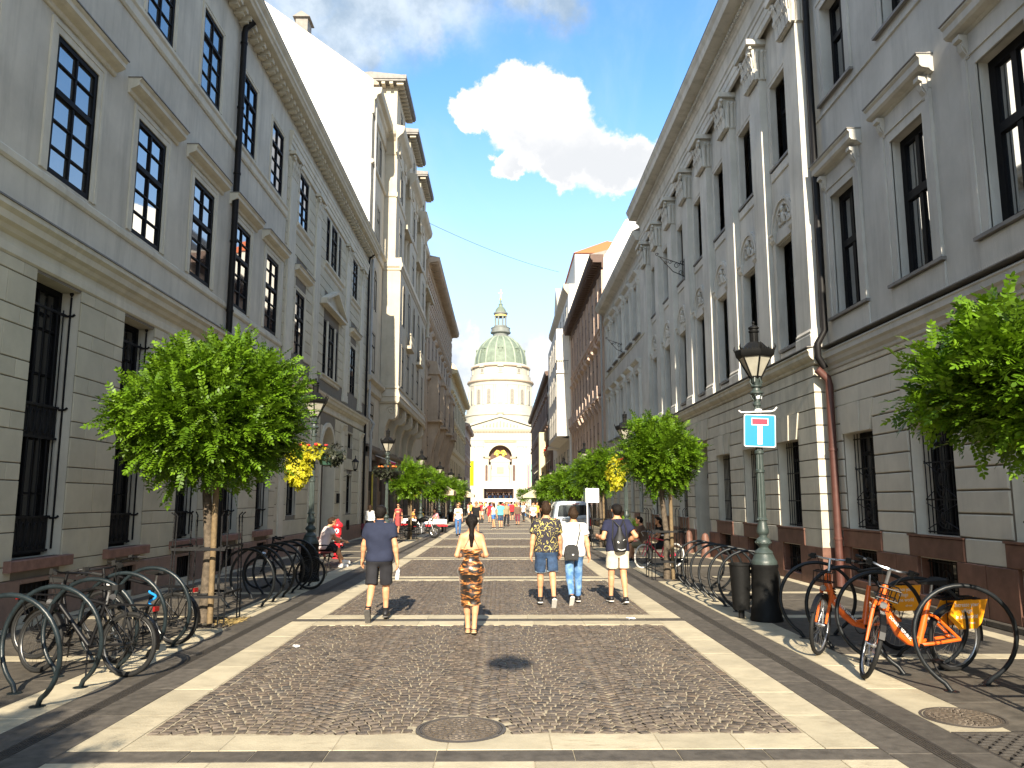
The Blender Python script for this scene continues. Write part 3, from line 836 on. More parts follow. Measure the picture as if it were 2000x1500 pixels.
# entablature bands of the risalit
molding('architrave', F, RA, 41.7, [(.04, 13.72), (.07, 13.74), (.07, 13.95), (.1, 13.97), (.1, 14.12), (.13, 14.15), (.13, 14.3), (.16, 14.34), (.16, 14.42), (.03, 14.46)], 'plaster_left_trim')
def leafcap(mb, w, z0, z1, p):
    # acanthus capital: flared block, two rows of leaves, corner volutes, abacus
    h = z1 - z0
    mb.prism([(.0, z0), (-p * .55, z0), (-p * .6, z0 + h * .5), (-p * .95, z1 - h * .14), (.0, z1 - h * .14)], -w / 2 * .92, w / 2 * .92, 'x')
    for row, (zz, hh, out, nn) in enumerate(((z0 + .02 * h, .42 * h, .62, 4), (z0 + .3 * h, .42 * h, .78, 3))):
        for i in range(nn):
            x = -w / 2 + w * (i + .5) / nn; lw = w / nn * .42
            yb_ = -p * out
            mb.prism([(yb_ + .01, zz), (yb_ - p * .12, zz), (yb_ - p * .2, zz + hh * .6), (yb_ - p * .5, zz + hh), (yb_ - p * .42, zz + hh * .82), (yb_ + .01, zz + hh * .6)], x - lw, x + lw, 'x')
            mb.prism([(yb_ - p * .1, zz + .02), (yb_ - p * .28, zz + hh * .55), (yb_ - p * .05, zz + hh * .7)], x - lw * .25, x + lw * .25, 'x')
    for sx in (-1, 1):
        pts = [(sx * w * (.42 + .16 * math.cos(a) * (1 - a / 9)), -p * 1.15, z1 - h * .27 + h * .13 * math.sin(a) * (1 - a / 9)) for a in [k * .6 for k in range(12)]]
        mb.tube(pts, h * .045, 5)
    for sx in (-1, 1):
        for zz, hh, out in ((z0 + .02 * h, .42 * h, .05), (z0 + .32 * h, .42 * h, .09)):
            for yy in (-p * .2, p * .45, p * 1.0):
                x = sx * w * .46; mb.tube([(x, yy, zz), (x + sx * out * .5, yy, zz + hh * .6), (x + sx * out * 1.5, yy, zz + hh * .95), (x + sx * out * 1.7, yy, zz + hh * .8)], [p * .3, p * .3, p * .22, p * .1], 6)
    mb.box(-w / 2 * 1.22, w / 2 * 1.22, -p * 1.7, p * 1.2, z1 - h * .13, z1); mb.ell((0, -p * 1.5, z1 - h * .09), (w * .09, .03, h * .08), 7, 5)
for c in (26.2, 30.0, 36.1, 39.9):
    mb = MB(); x = F.lx(c)
    mb.cbox(x - .42, x + .42, -.09, 0, 6.5, 12.9, .01); mb.cbox(x - .48, x + .48, -.12, 0, 6.32, 6.55, .015); mb.box(x - .45, x + .45, -.115, 0, 6.55, 6.66)
    part('pilaster', mb, F.root, mats='plaster_left_trim')
    mb = MB(); leafcap(mb, .86, 12.88, 13.74, .14); part('capital', mb, F.root, (x, 0, 0), mats='plaster_left_trim')
for c in (26.2, 30.2, 36.0, 40.6):
    mb = MB(); x = F.lx(c); mb.cbox(x - .3, x + .3, -.08, 0, .68, 5.0, .01); mb.prism([(0, 5.0), (-.09, 5.0), (-.15, 5.15), (-.15, 5.2), (-.19, 5.24), (-.19, 5.3), (0, 5.3)], x - .38, x + .38, 'x'); part('pilaster', mb, F.root, mats='plaster_left_trim')
for c in (27.8, 38.0):
    window(F, c, 6.95, 1.3, 2.3, .035, .085, 2, (.46, .9, 1.86), 1.38, arch=.12, rev_m='plaster_left'); hood(F, c, 2.2, HOODP, 'plaster_left_trim')
    window(F, c, 11.66, 1.3, 1.94, .035, .085, 2, (.46, .88), 1.34, arch=.08, rev_m='plaster_left')
    molding('sill_course', F, c - 1.15, c + 1.15, [(.03, 11.2), (.08, 11.26), (.08, 11.38), (.16, 11.46), (.16, 11.54), (.02, 11.6)], 'plaster_left_trim')
c = 33.03
for dz, z, h in ((0, 6.95, 2.3), (1, 11.66, 1.94)):
    for du, w, cl in ((-1.13, .56, 1), (0, 1.3, 2), (1.13, .56, 1)):
        window(F, c + du, z, w, h, .035, .07, cl, (.2 * h, .39 * h), .7 * h, arch=0.0, rev_m='plaster_left')
    for du in (-.75, .75):
        mb = MB(); x = F.lx(c + du); mb.box(x - .1, x + .1, -.05, .12, z, z + h); part('mullion', mb, F.root, mats='plaster_left_trim')
    for du in (-1.417,):
        pass
molding('sill_course', F, c - 1.9, c + 1.9, [(.03, 11.2), (.08, 11.26), (.08, 11.38), (.16, 11.46), (.16, 11.54), (.02, 11.6)], 'plaster_left_trim')
molding('sill_course', F, c - 1.75, c + 1.75, [(.03, 6.7), (.08, 6.74), (.08, 6.84), (.14, 6.88), (.14, 6.92), (.02, 6.95)], 'plaster_left_trim')
x = F.lx(c); mb = MB()
mb.prism([(-2.0, 9.7), (2.0, 9.7), (2.0, 9.86), (0, 10.62), (-2.0, 9.86)], -.05, 0, 'y')
for s in (1, -1):
    pts = [(s * 2.1, 9.84), (s * 2.1, 9.94), (0, 10.74), (0, 10.62)]
    mb.prism(pts if s > 0 else pts[::-1], -.3, 0, 'y')
mb.box(-2.1, 2.1, -.28, 0, 9.72, 9.84)
part('pediment', mb, F.root, (x, 0, 0), mats='plaster_left_trim')
# arched door, small windows and lanterns of the risalit
mb = MB(); w = 1.25
arch_pts = [(-w, 0), (-w, 3.65)] + [(-w * math.cos(a), 3.65 + 1.25 * math.sin(a)) for a in [math.pi * k / 14 for k in range(1, 14)]] + [(w, 3.65), (w, 0)]
outer = [(-w - .18, 0), (-w - .18, 3.65)] + [(-(w + .18) * math.cos(a), 3.65 + 1.43 * math.sin(a)) for a in [math.pi * k / 14 for k in range(1, 14)]] + [(w + .18, 3.65), (w + .18, 0)]
for i in range(len(outer) - 1):
    a, b, c_, d = outer[i], outer[i + 1], arch_pts[i + 1], arch_pts[i]
    mb.quad((a[0], -.09, a[1]), (b[0], -.09, b[1]), (c_[0], -.09, c_[1]), (d[0], -.09, d[1]))
    mb.quad((d[0], -.09, d[1]), (c_[0], -.09, c_[1]), (c_[0], .5, c_[1]), (d[0], .5, d[1]))
    mb.quad((b[0], -.09, b[1]), (a[0], -.09, a[1]), (a[0], .02, a[1]), (b[0], .02, b[1]))
# spandrels closing the square hole around the arch
for s in (-1, 1):
    pts = [(s * w, 3.65)] + [(s * w * math.cos(a), 3.65 + 1.25 * math.sin(a)) for a in [math.pi / 2 * k / 7 for k in range(1, 8)]] + [(s * w, 4.9)]
    mb.add([(p[0], -.003, p[1]) for p in pts], [tuple(range(len(pts)))])
part('door_arch', mb, F.root, (F.lx(33.0), 0, 0), mats='plaster_left_trim')
mb = MB(); mb.add([(p[0], .42, p[1]) for p in arch_pts], [tuple(range(len(arch_pts)))]); mat('door_wood', (0.035, 0.02, 0.014), 0.5, 0.3, 8)
for sx in (-.62, .62):
    for z0, z1 in ((.25, 1.2), (1.35, 2.6), (2.75, 3.5)): mb.cbox(sx - .45, sx + .45, .37, .42, z0, z1, .03)
mb.box(-w, w, .34, .42, 3.55, 3.7); mb.box(-.04, .04, .36, .42, 0, 3.55)
part('door', mb, F.root, (F.lx(33.0), 0, 0), mats='door_wood')
window(F, 27.6, 1.35, 1.2, 1.65, .12, .07, 2, (.55,), 1.1, arch=.06, rev_m='plaster_left', pane_m='pane_dull')
window(F, 37.9, 1.27, 1.24, 1.78, .12, .07, 2, (.55,), 1.2, arch=.06, rev_m='plaster_left', pane_m='pane_dull')
window(F, 37.9, 4.33, 1.24, .7, .12, .07, 2, (), None, arch=.06, rev_m='plaster_left', pane_m='pane_dull')
mb = MB(); mb.box(-.3, .3, -.075, -.06, .3, .75)
for i in range(4): mb.box(-.27 + i * .16, -.2 + i * .16, -.09, -.075, .32, .73)
part('vent_grille', mb, F.root, (F.lx(37.7), 0, .2), mats='iron')
for z in (1.75,):
    mb = MB(); mb.cbox(-.12, .12, -.14, 0, 0, .42, .01); part('letter_box', mb, F.root, (F.lx(35.2), 0, z), mats='iron')
mb = MB()
for k in range(2): mb.box(-.28 + k * .3, -.02 + k * .3, -.06, -.035, 0, .34); 
part('notice_frame', mb, F.root, (F.lx(29.6), 0, 2.7), mats='black_frame')
def wall_lantern(fac, u, z):
    t = thing('wall_lantern', 'small black lantern on a bracket beside the arched door of the left palace', 'lantern', (XW, u, z), R(90))
    mb = MB(); mb.tube([(0, 0, 0), (0, -.45, 0), (0, -.62, .0)], .015, 6); mb.tube([(0, -.02, -.25), (0, -.1, -.28), (0, -.3, -.18), (0, -.38, -.02)], .011, 6); mb.box(-.03, .03, -.02, .0, -.32, .12)
    part('bracket', mb, t, mats='iron')
    mb = MB(); mb.lathe([(.05, 0), (.06, .04), (.13, .08)], 6, (0, -.6, 0), caps=False)
    for k in range(6):
        a = math.pi / 3 * k; mb.tube([(.085 * math.cos(a), -.6 + .085 * math.sin(a), .06), (.15 * math.cos(a), -.6 + .15 * math.sin(a), .4)], .01, 4)
    mb.lathe([(.18, .4), (.17, .43), (.08, .52), (.03, .56), (.02, .62), (.03, .65), (.0, .72)], 6, (0, -.6, 0)); part('housing', mb, t, mats='iron')
    mb = MB(); mb.lathe([(.08, .06), (.145, .4)], 6, (0, -.6, 0)); part('pane', mb, t, mats='lamp_glass')
mat('lamp_glass', (0.36, 0.34, 0.28), 0.15, 0.15, 6, spec=0.6)
wall_lantern(F, 36.3, 3.2)
downpipe(F, 20.35, .1, 15.05, .085, .13, 'pipe_black')
downpipe(F, 41.35, .1, 15.05, .06, .12, 'pipe_black')
# ------------------------------------------------------------------ near right house
G = Fac('R', 7.35, 3.6, 17.38, 'corner_house', 'light grey house at the near right edge with red stone plinth and hooded windows')
RC = [16.15 - 2.73 * k for k in range(0, 5)]
x0, x1 = 0, G.lx(3.6)
holes = []
for c in RC:
    x = G.lx(c); holes += [(x - .66, x + .66, 1.27, 3.27), (x - .58, x + .58, 5.86, 8.56), (x - .56, x + .56, 10.87, 13.1), (x - .6, x + .6, .25, .87)]
mb = MB(); body(mb, x0, x1, 0, 15.6, 11, holes); part('wall', mb, G.root, mats='plaster_right')
mb = MB(); cornice(mb, x0, x1, [(.05, 14.9), (.12, 15.0), (.12, 15.1), (.3, 15.2), (.36, 15.35), (.36, 15.6)]); part('cornice', mb, G.root, mats='plaster_right')
mb = MB(); mb.prism([(-.38, 15.605), (0, 16.2), (6, 19.6), (11, 16), (11, 15.605)], x0, x1, 'x'); part('roof', mb, G.root, mats='roof_grey')
molding('string_course', G, 3.6, 17.36, [(.03, 4.72), (.06, 4.74), (.06, 4.8), (.12, 4.86), (.14, 4.94), (.19, 4.98), (.19, 5.08), (.21, 5.1), (.21, 5.12), (.03, 5.22)], 'plaster_right')
mb = MB(); mb.box(x0 + .02, x1, -.235, -.02, 5.224, 5.24); part('flashing', mb, G.root, mats='zinc')
molding('line_course', G, 3.6, 17.36, [(.01, 10.56), (.035, 10.57), (.035, 10.64), (.01, 10.66)], 'plaster_right')
GH = [(.02, 9.10), (.05, 9.12), (.08, 9.16), (.20, 9.18), (.24, 9.22), (.24, 9.34), (.28, 9.38), (.28, 9.41), (.02, 9.46)]
corb = MB()
corb.prism([(0, 8.72), (-.05, 8.72), (-.07, 8.8), (-.13, 8.92), (-.13, 9.0), (-.19, 9.03), (-.19, 9.10), (0, 9.10)], -.085, .085, 'x')
corb.prism([(-.05, 8.76), (-.12, 8.85), (-.155, 8.97), (-.1, 8.99), (-.05, 8.9)], -.05, .05, 'x')
corb = corb.mesh('corbel', 'plaster_right')
def spikes(fac, ua, ub, y, z, step=.05):
    mb = MB(); a, b = fac.rng(ua, ub); x = a
    while x < b:
        t = random.uniform(-.015, .015)
        for s in (-1, 1):
            p, q = Vector((x, y, z)), Vector((x + t, y + s * .045, z + .105)); mb.add([(p.x - .0022, p.y, p.z), (p.x + .0022, p.y, p.z), (q.x + .0015, q.y, q.z), (q.x - .0015, q.y, q.z)], [(0, 1, 2, 3)])
        x += step
    tag(part('bird_spikes', mb, fac.root, mats='spike'), kind='stuff')
mat('spike', (0.62, 0.60, 0.52), 0.4, 0.1, 3, metal=0.3)
for c in RC:
    window(G, c, 5.86, 1.16, 2.7, .2, .15, 2, (), 1.55, arch=.3, arch_m='plaster_right', proud=.06, tt=.15, mull=.12, pane_m='pane')
    o = hood(G, c, 2.0, GH, 'plaster_right')
    for s in (-1, 1): part('corbel', corb, o, (s * .76, 0, 0))
    mb = MB(); x = G.lx(c); mb.box(x - .88, x + .88, -.05, 0, 8.87, 9.10); part('frieze', mb, G.root, mats='plaster_right')
    window(G, c, 10.87, 1.12, 2.23, .24, .13, 2, (), 1.4, arch=.26, arch_m='plaster_right', proud=.05, tt=.13, mull=.12)
    mb = MB(); mb.box(x - .92, x + .92, -.09, .25, 5.80, 5.858); part('sill', mb, G.root, mats='zinc')
    mb = MB(); mb.box(x - .86, x + .86, -.085, .24, 10.81, 10.868); part('sill', mb, G.root, mats='zinc')
    mb = MB(); mb.cbox(x - .9, x + .9, -.03, 0, 5.3, 5.78, .01); part('apron', mb, G.root, mats='plaster_right')
    if c > 11: spikes(G, c - .95, c + .95, -.18, 9.47)
spikes(G, 9, 17.2, -.12, 5.245)
# rusticated ground floor
GZ = [1.27, 1.65, 2.01, 2.37, 2.73, 3.12, 3.5, 3.87, 4.23, 4.6]
def iron_window(fac, u, z, w, h, d, splay, m, oval=True):
    o = window(fac, u, z, w, h, d, .1, 2, (), h * .78, splay=splay, arch=0, arch_m=m, pane_m='pane_dull', tt=.08)
    mb = MB(); iw = w / 2 - splay; y = d * .45
    for i in range(8): xx = -iw + .03 + (2 * iw - .06) * i / 7; mb.tube([(xx, y, 0.02), (xx, y, h - .03)], .011, 5)
    for zz in (.05, .3 * h, .62 * h, .93 * h): mb.box(-iw, iw, y - .014, y + .014, zz - .012, zz + .012)
    if oval:
        for zc, rr in ((.47 * h, .15 * h), (.16 * h, .1 * h)):
            for q in (1, .62): mb.tube([(q * min(.16, rr * .9) * math.cos(a), y - .02, zc + q * rr * math.sin(a)) for a in [k * math.pi / 8 for k in range(16)]], .012, 5, closed=True)
            mb.ell((0, y - .02, zc), (.07, .02, rr * .35), 8, 5)
            for sx in (-1, 1):
                for sz in (-1, 1): mb.tube([(sx * .08, y - .02, zc + sz * rr * .4), (sx * iw * .95, y - .02, zc + sz * rr * 1.1)], .01, 4)
    part('grille', mb, o, mats='iron')
    return o
def basement(fac, u, z, w, h, m='red_stone'):
    o = window(fac, u, z, w, h, .22, .05, 1, (), None, arch=0, arch_m=m, pane_m='pane_dull', single=True)
    mb = MB(); y = .12
    for i in range(9): xx = -w / 2 + .06 + (w - .12) * i / 8; mb.tube([(xx, y, 0.0), (xx, y, h)], .011, 5)
    for zz in (.08, h * .45, h - .06): mb.box(-w / 2, w / 2, y - .012, y + .012, zz - .01, zz + .01)
    mb.tube([(.12 * math.cos(a), y - .02, h * .45 + .17 * math.sin(a)) for a in [k * math.pi / 8 for k in range(16)]], .012, 5, closed=True); mb.ell((0, y - .02, h * .45), (.06, .02, .06), 7, 5)
    part('grille', mb, o, mats='iron')
    return o
def voussoirs(fac, u, z0, z1, w, m, n=3, pr=.06):
    for i in range(n):
        wb, wt = w * .84 / n, w * 1.08 / n
        a0, a1 = -w * .42 + wb * i, -w * .42 + wb * (i + 1); b0, b1 = -w * .54 + wt * i, -w * .54 + wt * (i + 1)
        p = pr + (.025 if i == n // 2 else 0)
        mb = MB(); mb.prism([(a0 + .006, z0), (a1 - .006, z0), (b1 - .006, z1), (b0 + .006, z1)], -p, .05, 'y')
        part('voussoir', mb, fac.root, (fac.lx(u), 0, 0), mats=m)
def rust_bands(fac, ua, ub, cs, ow, zs, m, joint, ztop_open, pr=.035):
    # courses of the rusticated storey, broken at the openings below ztop_open
    for za, zb in zip(zs, zs[1:]):
        cuts = [ua]
        if za < ztop_open - .05:
            segs = []; cur = ub
            for c in sorted(cs, reverse=True):
                if c + ow > ub or c - ow < ua: continue
                segs.append((c + ow, cur)); cur = c - ow
            segs.append((ua, cur))
        else:
            n = max(1, round((ub - ua) / 2.8)); segs = [(ua + (ub - ua) * k / n, ua + (ub - ua) * (k + 1) / n) for k in range(n)]
        for a, b in segs:
            if b - a < .05: continue
            a0, b0 = fac.rng(a, b); mb = MB(); mb.cbox(a0 + .002, b0 - .002, -pr, .0, za + .014, zb - .014, .013); part('stone_course', mb, fac.root, mats=m)
rust_bands(G, 3.6, 17.36, RC, .70, GZ + [4.73], 'stone_right', .02, 3.4)
mb = MB(); holed(mb, x0, x1, 1.26, 4.73, holes, -.004); part('joint_bed', mb, G.root, mats='groove')
for c in RC:
    iron_window(G, c, 1.27, 1.32, 2.0, .30, .14, 'stone_right')
    voussoirs(G, c, 3.26, 3.87, 1.5, 'stone_right')
    basement(G, c, .25, 1.2, .62)
    x = G.lx(c)
    mb = MB(); mb.cbox(x - .85, x + .85, -.075, .0, .89, 1.235, .015); mb.box(x - .87, x + .87, -.09, .0, 1.237, 1.27); part('sill_stone', mb, G.root, mats='red_stone')
    for s in (-1, 1):
        xx = x + s * 1.0
        mb = MB(); a, b = sorted((x + s * .605, x + s * 1.36)); mb.cbox(a + .003, b - .003, -.07, .0, .1, .885, .01); part('plinth_stone', mb, G.root, mats='red_stone')
    mb = MB(); mb.cbox(x - .6, x + .6, -.068, 0, .1, .245, .01); part('plinth_stone', mb, G.root, mats='red_stone')
    mb = MB(); mb.cbox(x + .853, x + 2.73 - .853, -.05, .0, .89, 1.262, .012); part('plinth_stone', mb, G.root, mats='stone_right')
    mb = MB(); mb.cbox(x - 1.36, x + 1.365, -.13, 0, 0, .1, .015); part('kerb_stone', mb, G.root, mats='slab_walk')
mb = MB(); mb.cbox(0, G.lx(16.15) - .853, -.05, 0, .89, 1.262, .01); part('plinth_stone', mb, G.root, mats='stone_right')
downpipe(G, 17.1, .05, 4.72, .085, .14, 'pipe_brown'); 
mb = MB(); mb.tube([(0, -.2, 4.75), (0, -.34, 5.0), (0, -.34, 5.3), (0, -.16, 5.6), (0, -.16, 15.0)], .075, 12); part('downpipe', mb, G.root, (G.lx(17.12), 0, 0), mats='pipe_black', smooth=40)

# ------------------------------------------------------------------ palace with giant pilasters
P = Fac('R', 7.0, 17.38, 54.4, 'pilaster_palace', 'pale palace on the right with giant fluted capitals and rusticated ground floor')
PW = 54.4; YW = .2
PC = [19.2 + 2.83 * k for k in range(7)]          # bays of the risalit
WC = [40.9 + 2.66 * k for k in range(5)]
xn, xs, xf = P.lx(17.38), P.lx(38.3), P.lx(54.4)
gh = []
for k, c in enumerate(PC):
    x = P.lx(c)
    if k == 3: gh.append((x - .95, x + .95, 0, 3.9))
    else: gh += [(x - .72, x + .72, 1.23, 3.3), (x - .58, x + .58, .18, .82)]
mb = MB(); body(mb, xs, xn, 0, 5.2, 12, gh); 
uh = []
for c in PC:
    x = P.lx(c); uh += [(x - .55, x + .55, 5.66, 8.4), (x - .55, x + .55, 10.55, 12.82)]
body(mb, xs, xn, 5.2, 16.2, 12, uh, y=YW)
wh = []
for c in WC:
    x = P.lx(c); wh += [(x - .55, x + .55, 5.75, 8.5), (x - .55, x + .55, 10.5, 13.2), (x - .55, x + .55, 1.25, 3.2), (x - .5, x + .5, .2, .8)]
body(mb, xf, xs - .001, 0, 15.4, 12, wh, y=YW)
part('wall', mb, P.root, mats='plaster_palace')
# ground floor
PZ = [1.23, 1.63, 2.0, 2.38, 2.76, 3.13, 3.51, 3.89, 4.25, 4.6, 4.86]
def bandsP(m='stone_palace'):
    cs = sorted(PC)
    for za, zb in zip(PZ, PZ[1:]):
        cur = 17.38; segs = []
        if za < 3.6:
            for k, c in enumerate(cs):
                ow = .75 if k != 3 else .98
                segs.append((cur, c - ow)); cur = c + ow
            segs.append((cur, 38.3))
        else:
            n = 8; e = [17.38 + (38.3 - 17.38) * k / n for k in range(n + 1)]; segs = list(zip(e, e[1:]))
        for i, (a, b) in enumerate(segs):
            a0, b0 = P.rng(a, b); mb = MB()
            if i == 0: mb.box(a0 + .002, b0 + .03, -.03, .0, za + .014, zb - .014); mb.box(b0 + .001, b0 + .03, .001, .36, za + .014, zb - .014)
            else: mb.cbox(a0 + .002, b0 - .002, -.03, .0, za + .014, zb - .014, .012)
            part('stone_course', mb, P.root, mats=m)
bandsP()
mb = MB(); holed(mb, xs, xn, 1.22, 4.87, gh, -.004); mb.quad((xn + .004, -.004, 1.22), (xn + .004, .36, 1.22), (xn + .004, .36, 4.87), (xn + .004, -.004, 4.87)); part('joint_bed', mb, P.root, mats='groove')
for k, c in enumerate(PC):
    x = P.lx(c)
    if k == 3:
        mb = MB(); reveal(mb, 1.9, 3.9, .5); part('door_recess', mb, P.root, (x, 0, 0), mats='stone_palace')
        mb = MB(); mb.box(-.95, .95, .5, .55, 0, 3.9)
        for sx in (-.47, .47):
            for z0, z1 in ((.2, 1.1), (1.25, 2.5)): mb.cbox(sx - .4, sx + .4, .46, .5, z0, z1, .03)
        mb.box(-.95, .95, .44, .5, 2.65, 2.8); part('door', mb, P.root, (x, 0, 0), mats='door_wood')
        voussoirs(P, c, 3.9, 4.6, 2.3, 'stone_palace', 5)
        for s in (-1, 1):
            mb = MB(); mb.lathe([(.16, 0), (.16, .1), (.13, .14), (.13, .62), (.09, .75), (.0, .8)], 12, (x + s * 1.15, -.25, 0)); part('guard_stone', mb, P.root, mats='red_stone', smooth=40)
    else:
        iron_window(P, c, 1.23, 1.44, 2.07, .34, .17, 'stone_palace', False); voussoirs(P, c, 3.29, 3.89, 1.6, 'stone_palace')
        basement(P, c, .18, 1.15, .64)
        mb = MB(); mb.cbox(x - .88, x + .88, -.06, .0, .84, 1.19, .012); mb.box(x - .9, x + .9, -.075, .0, 1.192, 1.23); part('sill_stone', mb, P.root, mats='red_stone')
        mb = MB(); mb.cbox(x - .575, x + .575, -.05, .0, .0, .178, .01); part('plinth_stone', mb, P.root, mats='red_stone')
for i, (a, b) in enumerate([(17.38, PC[0] - .58)] + [(PC[k] + (.58 if k != 3 else .96), PC[k + 1] - (.58 if k + 1 != 3 else .96)) for k in range(6)] + [(PC[6] + .58, 38.3)]):
    a0, b0 = P.rng(a, b)
    if i == 0:
        mb = MB(); mb.box(a0 + .002, b0 + .05, -.05, .0, 0, .836); mb.box(b0 + .002, b0 + .05, .001, .34, 0, .836); part('plinth_stone', mb, P.root, mats='red_stone')
        mb = MB(); mb.box(P.lx(PC[0]) + .884, b0 + .03, -.035, .0, .842, 1.226); mb.box(b0 + .002, b0 + .03, .001, .36, .842, 1.226); part('plinth_stone', mb, P.root, mats='stone_palace')
    else:
        for q in (0, 1):
            mb = MB(); mb.cbox(a0 + (b0 - a0) * q / 2 + .003, a0 + (b0 - a0) * (q + 1) / 2 - .003, -.05, .0, 0, .836, .012); part('plinth_stone', mb, P.root, mats='red_stone')
        mb = MB(); mb.cbox(a0 + .3, b0 - .3, -.035, .0, .842, 1.226, .012); part('plinth_stone', mb, P.root, mats='stone_palace')
mb = MB()
def wrapcorn(mb, a, b, prof):
    # cornice that returns around the near end
    cornice(mb, a, b, prof)
    cornice(mb, a, b + .15, prof)
mb = MB(); prof = [(.02, 4.87), (.05, 4.9), (.05, 4.95), (.12, 5.0), (.16, 5.06), (.16, 5.14), (.19, 5.17), (.19, 5.2), (.0, 5.24)]
cornice(mb, xs, xn + .17, prof); mb.box(xn + .0, xn + .17, .051, .36, 4.87, 5.205)
part('string_course', mb, P.root, mats='stone_palace')
mb = MB(); mb.box(xs, xn + .185, -.205, .36, 5.242, 5.262); part('flashing', mb, P.root, mats='zinc')
# pilasters and capitals
pil = []
for k in range(8):
    a = 17.38 if k == 0 else 17.2 + 2.83 * k
    b = a + (.85 if k else .82); pil.append((a, b))
    a0, b0 = P.rng(a, b)
    mb = MB(); mb.box(a0, b0, .0, YW + .02, 5.26, 14.35); mb.box(a0 - .05, b0 + .05, -.05, YW + .01, 5.264, 5.52); mb.prism([(YW, 5.52), (-.05, 5.522), (-.05, 5.56), (-.03, 5.6), (-.045, 5.64), (-.02, 5.68), (0, 5.72), (YW, 5.72)], a0 - .03, b0 + .03, 'x')
    mb.box(a0 - .02, b0 + .02, -.02, YW + .01, 13.22, 13.27)
    part('pilaster', mb, P.root, mats='plaster_palace')
    mb = MB(); leafcap(mb, .93, 13.22, 14.36, .2); part('capital', mb, P.root, ((a0 + b0) / 2, .0, 0), mats='plaster_palace')
# window bays of the risalit
for k, c in enumerate(PC):
    x = P.lx(c)
    window(P, c, 5.66, 1.1, 2.74, .3, .1, 2, (), 1.8, arch=.0, arch_m='plaster_palace', tt=.1, mull=.1, y=YW, pane_m='pane_dull')
    window(P, c, 10.55, 1.1, 2.27, .3, .1, 2, (), 1.5, arch=.16, arch_m='plaster_palace', tt=.1, mull=.1, y=YW, pane_m='pane_dull')
    mb = MB(); mb.box(x - .72, x + .72, YW - .07, YW + .25, 10.48, 10.547); part('sill', mb, P.root, mats='zinc')
    mb = MB(); mb.box(x - .6, x + .6, YW - .09, YW + .25, 5.58, 5.657); part('sill', mb, P.root, mats='zinc')
    mb = MB(); mb.cbox(x - .72, x + .72, YW - .04, YW, 10.2, 10.46, .02); part('apron', mb, P.root, mats='plaster_palace')
    mb = MB(); mb.cbox(x - .62, x + .62, YW - .05, YW, 5.28, 5.56, .02); part('apron', mb, P.root, mats='plaster_palace')
    mb = MB()
    for s in (-1, 1):
        mb.box(x + s * .66 - .1, x + s * .66 + .1, YW - .06, YW, 5.66, 8.5); mb.prism([(YW, 8.5), (YW - .07, 8.5), (YW - .12, 8.58), (YW - .12, 8.7), (YW - .15, 8.72), (YW - .15, 8.78), (YW, 8.78)], x + s * .66 - .14, x + s * .66 + .14, 'x')
    mb.box(x - .52, x + .52, YW - .06, YW, 8.44, 8.74)
    ro, ri = .78, .56
    for j in range(14):
        a, b = math.pi * j / 14, math.pi * (j + 1) / 14
        for (q0, q1, pr) in ((ri, ri + .12, .05), (ri + .12, ro, .09)):
            A = [(x + q0 * math.cos(t), 8.78 + q0 * math.sin(t)) for t in (a, b)]; B = [(x + q1 * math.cos(t), 8.78 + q1 * math.sin(t)) for t in (a, b)]
            mb.prism([A[0], B[0], B[1], A[1]], YW - pr, YW, 'y')
    part('window_arch', mb, P.root, mats='plaster_palace')
    mb = MB()
    mb.ell((x, YW - .02, 9.02), (.1, .07, .18), 8, 6); mb.ell((x, YW - .05, 9.24), (.075, .06, .085), 8, 6)
    for s in (-1, 1):
        mb.tube([(x + s * (.12 + .1 * math.cos(a)), YW - .03, 8.98 + .1 * math.sin(a)) for a in [q * .7 for q in range(8)]], .03, 5)
        mb.ell((x + s * .3, YW - .01, 8.92), (.11, .05, .08), 7, 5); mb.tube([(x + s * .1, YW - .03, 9.12), (x + s * .3, YW - .03, 9.2), (x + s * .38, YW - .02, 9.02)], .03, 5)
    part('relief', mb, P.root, mats='plaster_palace', smooth=50)
# entablature
mb = MB(); cornice(mb, xs - .02, xn + .04, [(.03, 14.37), (.03, 14.55), (.05, 14.57), (.05, 14.78), (.08, 14.8), (.08, 14.92), (.12, 14.96), (.12, 15.0), (.03, 15.04), (.03, 15.55), (.06, 15.58), (.09, 15.64), (.16, 15.7), (.18, 15.86), (.58, 15.9), (.6, 15.98), (.62, 16.1), (.68, 16.2), (.7, 16.26), (.7, 16.3)])
mb.box(xn + .0, xn + .1, .051, .36, 14.37, 16.2)
part('entablature', mb, P.root, mats='plaster_palace')
mb = MB(); n = 0; xx = xs
while xx < xn:
    mb.ell((xx + .07, -.2, 15.76), (.05, .05, .07), 6, 4); mb.prism([(-.15, 15.7), (-.19, 15.7), (-.2, 15.85), (-.15, 15.85)], xx + .125, xx + .145, 'x'); xx += .155
tag(part('egg_moulding', mb, P.root, mats='plaster_palace', smooth=50), kind='stuff')
mb = MB(); mb.prism([(-.72, 16.302), (0, 16.75), (6, 19.8), (12, 16.6), (12, 16.302)], xs - .02, xn + .06, 'x'); part('roof', mb, P.root, mats='roof_grey')
